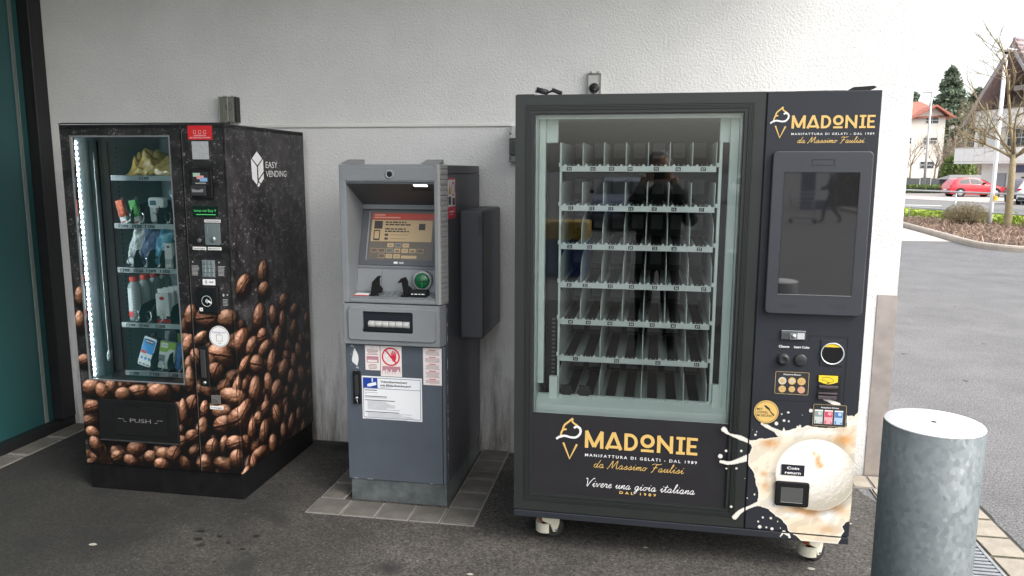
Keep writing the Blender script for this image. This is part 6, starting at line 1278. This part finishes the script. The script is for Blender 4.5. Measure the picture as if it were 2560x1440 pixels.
# cars
def car(name, loc, rz, body, label, L=4.05, W=1.72, H=1.44, hatch=True):
    e = empty(name, loc, rz); tag(e, label, 'car', 'cars parked across the road'); M_GL = mat('car_glass', (.02, .025, .03), .08); M_TY = mat('car_tyre', (.015, .015, .016), .7); M_RIM = mat('car_rim', (.35, .36, .37), .35, .7)
    ST = [(0, .42, .62, .62, .60), (.06, .26, .84, .88, .82), (.30, .20, .92, 1.22, .86), (.55, .19, .96, H - .06, .86), (1.2, .19, .97, H, .86), (1.9, .19, .95, H - .02, .86), (2.35, .19, .93, H - .14, .86), (2.95, .20, .93, .98, .85), (3.4, .20, .86, .88, .83), (3.85, .24, .74, .76, .74), (4.02, .34, .60, .60, .58)]
    k = L / 4.05; b = MB(); vs_ = []; n = 10
    for x, zb, zm, zt, hw in ST:
        roof = zt > zm + .08; rw = hw * .68 if roof else hw * .90
        vs_ += [(x * k - L / 2, -hw * .90, zb), (x * k - L / 2, -hw, zb + .15), (x * k - L / 2, -hw, zm - .08), (x * k - L / 2, -hw * .96, zm), (x * k - L / 2, -rw, zt), (x * k - L / 2, rw, zt), (x * k - L / 2, hw * .96, zm), (x * k - L / 2, hw, zm - .08), (x * k - L / 2, hw, zb + .15), (x * k - L / 2, hw * .90, zb)]
    b.add(vs_, [(i * n + j, i * n + (j + 1) % n, (i + 1) * n + (j + 1) % n, (i + 1) * n + j) for i in range(len(ST) - 1) for j in range(n)] + [tuple(range(n)), tuple(range((len(ST) - 1) * n, len(ST) * n))], 0, True)
    o = b.build('body', body, e)
    es = o.modifiers.new('edge', 'EDGE_SPLIT'); es.split_angle = R(32)
    for sy in (-1, 1):
        def W_(x, z): t_ = (z - .96) / (H - .96); return (x * k - L / 2, sy * (.86 * (.96 - .28 * t_) + .012), z)
        for poly in ([(.62, .99), (.74, 1.26), (1.36, H - .07), (1.42, .99)], [(1.48, .99), (1.44, H - .07), (1.95, H - .10), (2.50, .99)]):
            b = MB(); b.add([W_(x, z) for x, z in poly], [(0, 1, 2, 3)]); b.build('side_window', M_GL, e)
        b = MB(); b.box(2.28 * k - L / 2, 2.48 * k - L / 2, sy * .90 - .06, sy * .90 + .06, .98, 1.10); b.build('wing_mirror', M_DK, e, bevel=.03)
        b = MB(); b.box(1.45 * k - L / 2, 1.62 * k - L / 2, sy * .868 - .008, sy * .868 + .008, .80, .835); b.build('door_handle', body, e)
        for x in (.72, 3.22):
            wl = MB().lathe([(.20, -.09), (.29, -.10), (.315, -.07), (.315, .07), (.29, .10), (.20, .09)], 24, (0, 0, 0), 'y').build('wheel', M_TY, e); wl.location = (x * k - L / 2, sy * .79, .315)
            b = MB(); b.lathe([(.205, sy * .092), (.19, sy * .10), (.03, sy * .085)], 20, (0, 0, 0), 'y')
            b.build('rim', M_RIM, wl)
            b = MB(); b.lathe([(.36, sy * .0), (.37, sy * .012)], 24, (x * k - L / 2, sy * .855, .33), 'y'); b.build('wheel_arch', M_DK, e)
        b = MB(); b.box(.045 * k - L / 2, .30 * k - L / 2, sy * .72 - .11, sy * .72 + .11, .74, .90); b.build('tail_lamp', mat('tail_red', (.50, .01, .015), .25), e, bevel=.03)
        b = MB(); b.box(3.82 * k - L / 2, 3.95 * k - L / 2, sy * .58 - .12, sy * .58 + .12, .58, .70); b.build('headlight', mat('head_clear', (.6, .62, .64), .15), e, bevel=.03)
    b = MB(); b.add([(.17 * k - L / 2 - .012, -.62, .95), (.17 * k - L / 2 - .012, .62, .95), (.42 * k - L / 2 - .012, .54, 1.30), (.42 * k - L / 2 - .012, -.54, 1.30)], [(0, 1, 2, 3)]); b.build('rear_window', M_GL, e)
    b = MB(); b.add([(2.93 * k - L / 2, -.70, 1.005), (2.93 * k - L / 2, .70, 1.005), (2.40 * k - L / 2, .56, H - .115), (2.40 * k - L / 2, -.56, H - .115)], [(0, 1, 2, 3)]); b.build('windscreen', M_GL, e)
    b = MB(); b.box(-L / 2 - .01, .2 * k - L / 2, -.78, .78, .28, .44); b.build('bumper', M_DK2, e, bevel=.04); b = MB(); b.box(3.8 * k - L / 2, L / 2 + .0, -.76, .76, .26, .42); b.build('bumper', M_DK2, e, bevel=.04)
    b = MB(); b.box(-L / 2 - .022, -L / 2 - .006, -.26, .26, .50, .61); b.build('number_plate', M_PAPER, e)
    return e
def paint(name, c): return mat(name, c, .28, 0.0, coat=.6)
car('red_car', (24.6, 59.2, gz(59)), R(4), paint('car_red', (.55, .015, .03)), 'red hatchback parked sideways across the road')
car('grey_car', (23.3, 47.6, gz(47.6)), R(52), paint('car_grey', (.12, .12, .14)), 'dark grey car parked beside the white one', 4.2)
car('white_car', (21.9, 43.4, gz(43.4)), R(60), paint('car_white', (.74, .75, .76)), 'white car cut off by the right picture edge', 4.1, H=1.5)
# house with steep gable
M_HW = mat('house_white', (.78, .77, .74), .85, var=.05, scale=1); M_TILE = mat('roof_tile_brown', (.30, .22, .21), .8, var=.25, scale=3); M_WOOD = mat('gable_wood', (.16, .12, .10), .8, var=.3, scale=4); M_PANE = mat('window_dark', (.05, .06, .07), .12)
e = empty('gabled_house', (25.8, 62, gz(62)), R(-68)); tag(e, 'white chalet house with steep gable and balconies', 'house')
GX = 29.1    # gable centre
wbuild(MB().box(25.8, 33.0, 62.0, 74, -.4, 6.2), 'wall', M_HW, e)
b = MB(); b.prism([(25.8, 6.2), (33.0, 6.2), (GX, 11.3)], 63.2, 73.5); wbuild(b, 'gable_wall', M_WOOD, e)
def roof_slab(x0, z0, x1, z1, th=.28): return MB().prism([(x0, z0), (x1, z1), (x1, z1 + th * 1.6), (x0 - .05, z0 + th)], 60.6, 75)
rf = wbuild(roof_slab(25.0, 6.15, GX, 11.75), 'roof', M_TILE, e); wbuild(roof_slab(33.2, 6.15, GX, 11.75), 'roof', M_TILE, e)
b = MB(); b.prism([(25.05, 5.95), (GX, 11.4), (GX, 11.74), (25.0, 6.12)], 60.45, 60.58); b.prism([(33.15, 5.95), (GX, 11.4), (GX, 11.74), (33.2, 6.12)], 60.45, 60.58); wbuild(b, 'barge_board', mat('board_grey', (.35, .33, .33), .7), e)
tl = None
for i in range(14):
    for j in range(5):
        x0, z0, x1, z1 = GX, 11.9, 33.2, 6.3; t_ = i / 14; xx, zz = x0 + (x1 - x0) * t_, z0 + (z1 - z0) * t_
        if tl is None: tl = MB().tube([(0, -1.4, 0), (0, 1.4, 0)], .16, 6).build('tile_course', mat('tile_lilac', (.50, .42, .44), .8), None); o = tl
        else: o = inst('tile_course', tl)
        o.parent = e; o.matrix_parent_inverse = Matrix.Translation(-Vector(e.location)); o.location = (xx, 62 + 2.8 * j, zz + .25)
for z0, z1, x0, x1, y0_ in ((5.85, 7.15, 25.7, 33.2, 61.0), (3.05, 4.3, 24.6, 33.2, 60.4)):
    bl = wbuild(MB().box(x0, x1, y0_, 62.0, z0 - .02, z0 + .14), 'balcony', M_HW, e)
    for i in range(int((x1 - x0) / 1.02)): o = MB().box(x0 + .02 + 1.02 * i, x0 + 1.0 + 1.02 * i, y0_ - .04, y0_ - .001, z0 + .16, z1 - .1).build('balcony_panel', M_HW, bl)
    MB().box(x0 - .05, x1, y0_ - .06, y0_ + .04, z1 - .09, z1).build('handrail', mat('handrail_pale', (.6, .58, .55), .7), bl)
for x in (25.75, 27.75, 30.6): wbuild(MB().box(x, x + .22, 61.1, 61.3, 4.3, 5.84), 'balcony_post', M_HW, e)
wbuild(MB().box(27.8, 33, 62.3, 62.9, 8.6, 8.95), 'gable_beam', mat('beam_pale', (.45, .42, .40), .7), e)
def win(e, x0, x1, y, z0, z1, bars=True):
    w_ = wbuild(MB().box(x0, x1, y - .05, y - .005, z0, z1), 'window', mat('window_frame', (.66, .65, .63), .6), e)
    o = MB().box(x0 + .07, (x0 + x1) / 2 - .03, y - .06, y - .0505, z0 + .07, z1 - .07).build('pane', M_PANE, w_); o2 = MB().box((x0 + x1) / 2 + .03, x1 - .07, y - .06, y - .0505, z0 + .07, z1 - .07).build('pane', M_PANE, w_)
    for q in (o, o2): pass
    if bars: MB().box(x0 + .07, x1 - .07, y - .066, y - .0605, (z0 + z1) / 2 - .03, (z0 + z1) / 2 + .03).build('glazing_bar', MATS['window_frame'], w_)
win(e, 28.0, 30.6, 62, 4.3, 5.7)
sw = wbuild(MB().box(27.2, 28.25, 61.93, 61.995, .95, 2.3), 'shutter', mat('shutter_grey', (.26, .27, .29), .6), e)
for i in range(14): MB().box(27.24, 28.21, 61.90, 61.929, .99 + .093 * i, 1.05 + .093 * i).build('shutter_slat', mat('slat_pale', (.42, .43, .45), .6), sw)
wbuild(MB().box(28.55, 31.5, 61.9, 61.99, 2.35, 2.9), 'sign_board', mat('sign_slate', (.10, .11, .20), .6), e)
win(e, 29.6, 31.2, 62, .9, 2.1)
e.location = (26.8, 63.6, gz(62) - .7)
# red-roofed house
e = empty('red_roofed_house', (36, 110, 0)); tag(e, 'pale house with red tiled roof far beyond the street', 'house'); M_HC = mat('house_cream', (.72, .66, .58), .85, var=.06, scale=.6); M_RT = mat('roof_tile_red', (.36, .13, .09), .8, var=.25, scale=2)
wbuild(MB().box(26, 38.3, 105, 118, -.5, 8.7), 'wall', M_HC, e)
b = MB(); b.prism([(34.6, 8.7), (38.3, 8.7), (38.3, 8.85), (36.8, 10.0), (34.6, 8.85)], 105.0, 106.5); wbuild(b, 'gable_wall', M_HC, e)
b = MB(); b.add([(24, 104.4, 7.4), (34.2, 104.4, 8.55), (38.6, 104.4, 8.8), (38.6, 112, 8.8), (37.0, 111, 11.25), (24, 111, 11.25)], [(0, 1, 5), (1, 2, 4), (1, 4, 5), (2, 3, 4)]); b.add([(24, 118.5, 7.4), (38.6, 118.5, 8.8), (37.0, 111, 11.25), (24, 111, 11.25), (38.6, 112, 8.8)], [(0, 1, 2, 3), (1, 4, 2)]); wbuild(b, 'roof', M_RT, e)
b = MB(); b.prism([(33.9, 8.45), (36.8, 10.05), (36.8, 10.3), (33.7, 8.65)], 104.0, 110); b.prism([(39.0, 8.55), (36.8, 10.05), (36.8, 10.3), (39.2, 8.75)], 104.0, 110); wbuild(b, 'dormer_roof', M_RT, e)
for x0, x1, z0, z1 in ((35.9, 37.5, 7.9, 8.8), (35.75, 37.5, 5.3, 6.2), (32.6, 34.4, 5.3, 6.2), (35.6, 37.4, 2.1, 3.1), (32.6, 34.3, 2.1, 3.1)): win(e, x0, x1, 105, z0, z1)
# street lamp, hedge, shed, fence
e = empty('street_lamp', (26.37, 75, gz(75))); tag(e, 'tall grey street lamp in front of the red-roofed house', 'street lamp'); MB().tube([(0, 0, 0), (0, 0, 4), (.02, 0, 9.3)], [.14, .11, .07], 10).build('pole', mat('lamp_grey', (.50, .50, .49), .5, .3), e); MB().tube([(.5, 0, 9.45), (0, 0, 9.35), (-.5, 0, 9.38)], [.05, .07, .05], 8).build('arm', MATS['lamp_grey'], e); MB().box(-.75, -.3, -.12, .12, 9.33, 9.43).build('lamp_head', MATS['lamp_grey'], e, bevel=.03)
r = random.Random(14); pts = [(r.uniform(14, 27.6), r.uniform(71.2, 72.8), gz(72) + r.random() ** .8 * .75) for _ in range(2600)]
e = empty('hedge', (22, 72, gz(72))); tag(e, 'low clipped green hedge behind the street', 'hedge'); o = leaf_mesh('foliage', pts, .14, LH, e, 15); o.matrix_parent_inverse = Matrix.Translation(-Vector(e.location)); wbuild(MB().box(14, 27.6, 71.4, 72.6, -.3, .25), 'hedge_core', mat('hedge_core', (.05, .06, .03), .9), e)
e = empty('garden_shed', (29, 74, gz(74))); tag(e, 'low shed with grey pitched roof behind the red car', 'shed'); wbuild(MB().box(27.7, 31.6, 72.2, 75, -.3, 1.0), 'wall', mat('shed_wood', (.10, .09, .085), .85), e)
b = MB(); b.add([(27.4, 72.0, 1.0), (31.9, 72.0, 1.0), (31.9, 73.6, 1.42), (28.1, 73.6, 1.42), (27.4, 75.2, 1.0), (31.9, 75.2, 1.0)], [(0, 1, 2, 3), (3, 2, 5, 4), (0, 3, 4)]); wbuild(b, 'roof', mat('shed_roof', (.24, .225, .22), .85, var=.1), e)
e = empty('garden_fence', (26, 78, gz(78))); tag(e, 'dark garden fence behind the hedge', 'fence'); b = MB()
for i in range(12): wbuild(MB().box(18 + 1.0 * i, 18.94 + 1.0 * i, 78.0, 78.05, -.3, 1.06 + .06 * (i % 2)), 'fence_panel', mat('fence_dark', (.10, .105, .11), .8, var=.2), e)
# bare trees and evergreens
for i, (x, y, h_) in enumerate(((27.6, 86, 6.6), (29.2, 88, 7.2), (32.4, 90, 7.0), (34.6, 92, 8.0), (26.2, 84, 6.0))):
    lab = ('slender bare tree by the street lamp', 'slender bare tree before the house windows', 'slender bare tree beside the round evergreen', 'tall bare tree under the conifer', 'slender bare tree at the wall edge')[i]
    bare_tree('bare_tree', (x, y, gz(y)), h_, .12, 40 + i, lab, M_BARK2, 3, .45, .38, 'bare trees in front of the far house', 4)
def evergreen(name, base, h, rad, n, seed, label, m, size, round_=False, group='evergreens beyond the street'):
    e = empty(name, base); tag(e, label, 'tree' if not round_ else 'bush', group); r = random.Random(seed); pts_ = []
    if round_:
        for i in range(n): a = r.uniform(0, 6.283); u = r.uniform(-.5, 1); s = math.sqrt(1 - u * u) if abs(u) < 1 else 0; k = r.uniform(.72, 1.05); pts_.append((math.cos(a) * s * rad * k, math.sin(a) * s * rad * k, h * .45 + u * h * .5 * k))
    else:
        wh = int(h * 1.7)
        for w_ in range(wh):
            z = h * (.22 + .78 * w_ / wh); rr = rad * (1 - w_ / wh) ** .7 * r.uniform(.75, 1.1)
            for q in range(6):
                a = r.uniform(0, 6.283); L = rr * r.uniform(.55, 1.15)
                for k in range(max(6, int(n / (wh * 6)))): t_ = r.random() ** .6; pts_.append((math.cos(a) * L * t_ + r.gauss(0, .16), math.sin(a) * L * t_ + r.gauss(0, .16), z - .12 * L * t_ + r.gauss(0, .18)))
    MB().tube([(0, 0, 0), (0, 0, h * .97)], [.24 * h / 12, .03], 7).build('trunk', M_BARK2, e); leaf_mesh('crown', pts_, size, m, e, seed + 1); return e
evergreen('conifer', (46.0, 126, gz(126)), 18.2, 6.0, 9500, 5, 'tall dark conifer behind the red-roofed house', LD_, .32)
evergreen('conifer', (50.8, 128, gz(128)), 15.2, 5.0, 6500, 6, 'lower conifer beside the steep gable', LD_, .32)
evergreen('conifer', (41.2, 127, gz(127)), 14.6, 3.0, 3000, 8, 'conifer top showing above the red roof', LD_, .26)
evergreen('round_evergreen', (31.1, 80, gz(80)), 3.9, 1.6, 2600, 7, 'round green shrub behind the red car', LH, .17, True)
LBR = leafmat('beech_brown', (.16, .10, .06), (.42, .31, .20), (.28, .20, .13)); 
e = empty('brown_thicket', (35.5, 90, gz(90))); tag(e, 'brown leafless thicket left of the chalet house', 'thicket'); r = random.Random(31); pts = [(r.gauss(0, 1.6), r.gauss(0, 1.5), abs(r.gauss(3.2, 2.0))) for _ in range(3600)]; leaf_mesh('twigs', pts, .24, LBR, e, 33, asp=.10); b = MB()
for i in range(40): x = r.gauss(0, 1.3); y = r.gauss(0, 1); b.tube([(x, y, 0), (x + r.gauss(0, .3), y, 2.6), (x + r.gauss(0, .6), y, r.uniform(4.5, 7.2))], [.07, .05, .015], 5)
b.build('stems', M_BARK2, e)
# ------------------------------------------------------------------ the car park behind the viewer (seen in the glass)
M_SHED = mat('shelter_grey', (.30, .31, .32), .5)
e = empty('trolley_bay', (-6, -11, 0)); tag(e, 'steel trolley bay rails reflected in the glass door', 'trolley bay')
for x in (-8.0, -6.0, -4.0, -2.2): wbuild(MB().box(x - .04, x + .04, -12.04, -11.96, 0, 1.25), 'bay_post', M_SHED, e)
for z in (.45, .85, 1.2): wbuild(MB().box(-8.1, -2.1, -12.03, -11.97, z - .03, z + .03), 'bay_rail', M_SHED, e)
e = empty('stand_in_bin', (-1.45, -9.9, 0)); tag(e, 'blue bin with yellow lid, stand-in for blurred items reflected in the glass door', 'bin'); MB().prism([(-.30, 0), (.30, 0), (.34, .58), (-.34, .58)], -.30, .30).build('body', mat('bin_blue', (.02, .05, .20), .5), e, bevel=.03); MB().box(-.36, .36, -.33, .33, .583, .86).build('lid', mat('bin_yellow', (.42, .26, .03), .5), e, bevel=.03)  # bin shape added in place of unidentified blurred items in the reflection
e = empty('dark_pillar', (1.02, -6.2, 0)); tag(e, 'dark square pillar reflected at the edge of the glass door', 'pillar'); MB().box(-.20, .16, -.15, .15, 0, 3.4).build('shaft', mat('pillar_dark', (.05, .055, .06), .5), e, bevel=.02)  # plain pillar for a dark upright strip in the door reflection, kind unknown
e = empty('info_board', (6.6, -34, 0)); tag(e, 'blue notice board reflected in the touch screen', 'notice board'); MB().box(-.75, .75, -.05, .05, .0, 2.4).build('panel', mat('board_blue', (.05, .09, .16), .5), e); MB().box(-.15, .6, .052, .06, .4, 1.6).build('poster', M_PAPER, e)
for i, (x, y) in enumerate(((-7, -19), (-1.2, -21), (4.2, -40))):
    c = car('parked_car', (x, y, 0), R(88 + 4 * i), paint('car_silver%d' % i, ((.5, .51, .52), (.10, .12, .2), (.6, .6, .6))[i]), ('silver car in the car park behind the viewer', 'navy car in the car park behind the viewer', 'pale car at the far end of the car park behind the viewer')[i]); c['group'] = 'cars in the car park behind the viewer'
r = random.Random(77); pts = [(r.uniform(7.4, 12), r.uniform(-38.5, -37.3), r.random() ** .8 * 2.4) for _ in range(1500)]
e = empty('tall_hedge', (9, -38, 0)); tag(e, 'tall hedge along the car park behind the viewer', 'hedge'); o = leaf_mesh('foliage', pts, .22, LH, e, 19); o.matrix_parent_inverse = Matrix.Translation(-Vector(e.location)); wbuild(MB().box(7.4, 12, -38.3, -37.5, 0, 2.0), 'hedge_core', MATS['hedge_core'], e)
e = empty('board_fence', (9, -36, 0)); tag(e, 'brown board fence reflected in the touch screen', 'fence')
for i in range(24): wbuild(MB().box(9.0 + .52 * i, 9.44 + .52 * i, -36.05, -36.0, 0, 2.8), 'fence_board', mat('fence_brown', (.15, .12, .10), .8, var=.25), e)
e = empty('traffic_island', (12, -30, 0)); tag(e, 'kerbed traffic island reflected in the touch screen', 'kerb'); wbuild(MB().box(7.4, 24, -33.5, -28.0, 0, .14), 'kerb_edge', MATS['kerb_stone'], e, bevel=.03); wbuild(MB().box(7.6, 23.8, -33.3, -28.2, .141, .15), 'island_soil', M_SOIL, e)
# second bollard, seen only in the touch screen
sbol = [o for o in bpy.data.objects if o.name == 'bollard'][0]
o = copy_tree(sbol); o.location = (.62, -3.75, 0); o['label'] = 'galvanised bollard beside the viewer, reflected in the touch screen'
for q in (sbol, o): q['group'] = 'steel bollards on the forecourt'
# people: one continuous skinned body each
def person(name, loc, rz, joints, edges, rad, label, jm, skin, legs_m, head_c, hood_m, hood=True):
    e = empty(name, loc, rz); tag(e, label, 'person')
    me = bpy.data.meshes.new('body'); names = list(joints); me.from_pydata([joints[k] for k in names], [(names.index(a), names.index(b_)) for a, b_ in edges], []); o = bpy.data.objects.new('body', me); COL.objects.link(o); o.parent = e
    sk = o.modifiers.new('skin', 'SKIN'); sk.use_smooth_shade = True
    for i, k in enumerate(names):
        rr = rad[k]; me.skin_vertices[0].data[i].radius = (rr if isinstance(rr, tuple) else (rr, rr)); me.skin_vertices[0].data[i].use_root = (k == 'pelvis')
    ss = o.modifiers.new('sub', 'SUBSURF'); ss.levels = 2; ss.render_levels = 2
    me.materials.append(jm)
    h = MB(); c = Vector(head_c)
    prof = [(.001, -.125), (.045, -.118), (.062, -.09), (.074, -.04), (.080, .01), (.079, .05), (.066, .09), (.036, .115), (.001, .122)]
    h.lathe(prof, 20, c); v0 = h.v
    h.v = [(x, (y - c.y) * 1.15 + c.y, z) for x, y, z in v0]
    h.lathe([(.001, -.012), (.012, 0), (.001, .02)], 8, (c.x, c.y + .095, c.z - .02))
    for sx in (-1, 1): h.lathe([(.001, -.02), (.012, 0), (.001, .025)], 8, (c.x + sx * .082, c.y, c.z)); h.lathe([(.001, -.008), (.009, 0), (.001, .008)], 8, (c.x + sx * .03, c.y + .082, c.z + .012), mi=1)
    h.box(c.x - .022, c.x + .022, c.y + .078, c.y + .088, c.z - .062, c.z - .054, 2)
    h.build('head', [skin, M_INK, mat('lip', (.35, .12, .10), .5)], e)
    b = MB()
    if hood:
        n = 20; vs_ = []
        for i in range(9):
            ph = math.pi * (i / 8) * .78
            for k in range(n): a = math.pi * 2 * k / n; vs_.append((c.x + .115 * math.sin(ph) * math.cos(a), c.y - .015 - .02 * (1 - math.cos(ph)) + .125 * math.sin(ph) * math.sin(a) - (.035 if math.sin(a) > .2 and ph > .9 else 0), c.z + .135 * math.cos(ph) + .015))
        keep_ = [(i * n + k, i * n + (k + 1) % n, (i + 1) * n + (k + 1) % n, (i + 1) * n + k) for i in range(8) for k in range(n) if not (i >= 3 and 2 <= k <= 7)]
        b.add(vs_, keep_, 0, True); b.build('hood', hood_m, e)
    else:
        b.lathe([(.083, .02), (.084, .06), (.070, .105), (.036, .128), (.001, .134)], 18, c); b.build('hair', hood_m, e)
    return e
SKIN = mat('skin', (.48, .29, .21), .5)
J = {'pelvis': (0, 0, .95), 'spine': (0, .01, 1.15), 'chest': (0, .02, 1.34), 'neck': (0, .02, 1.47), 'skull': (0, .04, 1.54), 'shL': (-.18, .01, 1.40), 'elL': (-.27, .14, 1.20), 'wrL': (-.125, .27, 1.52), 'shR': (.18, .01, 1.40), 'elR': (.27, .14, 1.20), 'wrR': (.125, .27, 1.52), 'hipL': (-.10, 0, .88), 'knL': (-.11, .02, .48), 'anL': (-.12, -.02, .09), 'toL': (-.13, .15, .04), 'hipR': (.10, 0, .88), 'knR': (.11, .02, .48), 'anR': (.12, -.02, .09), 'toR': (.13, .15, .04)}
EDG = [('pelvis', 'spine'), ('spine', 'chest'), ('chest', 'neck'), ('neck', 'skull'), ('chest', 'shL'), ('shL', 'elL'), ('elL', 'wrL'), ('chest', 'shR'), ('shR', 'elR'), ('elR', 'wrR'), ('pelvis', 'hipL'), ('hipL', 'knL'), ('knL', 'anL'), ('anL', 'toL'), ('pelvis', 'hipR'), ('hipR', 'knR'), ('knR', 'anR'), ('anR', 'toR')]
RAD = {'pelvis': (.17, .13), 'spine': (.17, .125), 'chest': (.19, .13), 'neck': .075, 'skull': .06, 'shL': .09, 'elL': .065, 'wrL': .042, 'shR': .09, 'elR': .065, 'wrR': .042, 'hipL': .10, 'knL': .07, 'anL': .05, 'toL': .04, 'hipR': .10, 'knR': .07, 'anR': .05, 'toR': .04}
M_JACK = mat('jacket_black', (.014, .014, .016), .75); M_HOOD = mat('hood_grey', (.42, .42, .43), .8)
ph = person('person', (0.02, -4.50, 0), 0, J, EDG, RAD, 'person in black jacket and grey hood photographing, reflected in the glass door', M_JACK, SKIN, M_JACK, (0, .07, 1.645), M_HOOD)
def hand(parent, wr, sx):
    b = MB(); w_ = Vector(wr); palm = w_ + Vector((-sx * .020, .012, .055)); b.tube([w_, w_ + Vector((-sx * .01, .006, .03)), palm], [.030, .036, .034], 8)
    for i in range(4):
        L = (.062, .072, .068, .052)[i]; p0 = palm + Vector((-sx * .004, .004, .030 - .019 * i)); p1 = p0 + Vector((-sx * .018, .030, .004)); p2 = p1 + Vector((-sx * (L - .026), .006, .0)); b.tube([p0, p1, p2], [.0095, .009, .0075], 6)
    p0 = w_ + Vector((-sx * .012, -.004, .03)); b.tube([p0, p0 + Vector((-sx * .032, -.004, .024)), p0 + Vector((-sx * .055, .002, .036))], [.012, .010, .008], 6); b.build('hand', SKIN, parent)
hand(ph, J['wrL'], -1); hand(ph, J['wrR'], 1)
e = empty('smartphone', (0.005, -4.186, 1.60)); tag(e, 'smartphone held up by the person reflected in the glass door', 'phone'); MB().box(-.08, .08, -.009, 0.0, -.037, .037).build('case', M_DK, e, bevel=.004)
J2 = dict(J); J2.update({'elL': (-.23, .10, 1.16), 'wrL': (-.20, .34, 1.08), 'elR': (.23, .10, 1.16), 'wrR': (.20, .34, 1.08), 'knL': (-.10, .20, .50), 'anL': (-.11, .22, .09), 'toL': (-.11, .37, .05), 'knR': (.10, -.06, .48), 'anR': (.11, -.30, .13), 'toR': (.11, -.18, .05)})
person('person', (5.2, -24, 0), R(95), J2, EDG, RAD, 'person in dark clothes pushing a shopping trolley, reflected in the touch screen', M_JACK, SKIN, M_JACK, (0, .06, 1.64), mat('hair_grey', (.3, .29, .28), .8), False)
e = empty('shopping_trolley', (4.4, -24.05, 0), R(95)); tag(e, 'wire shopping trolley pushed by the walking person', 'trolley'); M_TROL = mat('trolley_wire', (.45, .46, .47), .3, .8)
b = MB()
for sx in (-1, 1): b.tube([(sx * .22, -.35, 1.02), (sx * .22, -.25, .55), (sx * .24, -.35, .16), (sx * .20, .42, .16)], .013, 6)
b.tube([(-.25, -.38, 1.03), (.25, -.38, 1.03)], .016, 8); b.build('frame', M_TROL, e)
b = MB()
for z, k in ((.55, .85), (.70, .9), (.85, .95), (1.0, 1.0)): b.tube([(-.26 * k, -.32, z), (.26 * k, -.32, z), (.24 * k, .48 * k, z), (-.24 * k, .48 * k, z)], .006, 4, closed=True)
for i in range(9): t_ = i / 8; b.tube([(-.22 + .44 * t_, .41, .55), (-.24 + .48 * t_, .48, 1.0)], .004, 4); b.tube([(-.22, -.32 + .72 * t_, .55), (-.25, -.32 + .78 * t_, 1.0)], .004, 4); b.tube([(.22, -.32 + .72 * t_, .55), (.25, -.32 + .78 * t_, 1.0)], .004, 4)
b.build('basket', M_TROL, e)
for x, y in ((-.22, -.33), (.22, -.33), (-.2, .4), (.2, .4)): MB().lathe([(.02, -.012), (.06, -.012), (.06, .012), (.02, .012)], 14, (x, y, .062), 'x').build('wheel', M_DK, e)
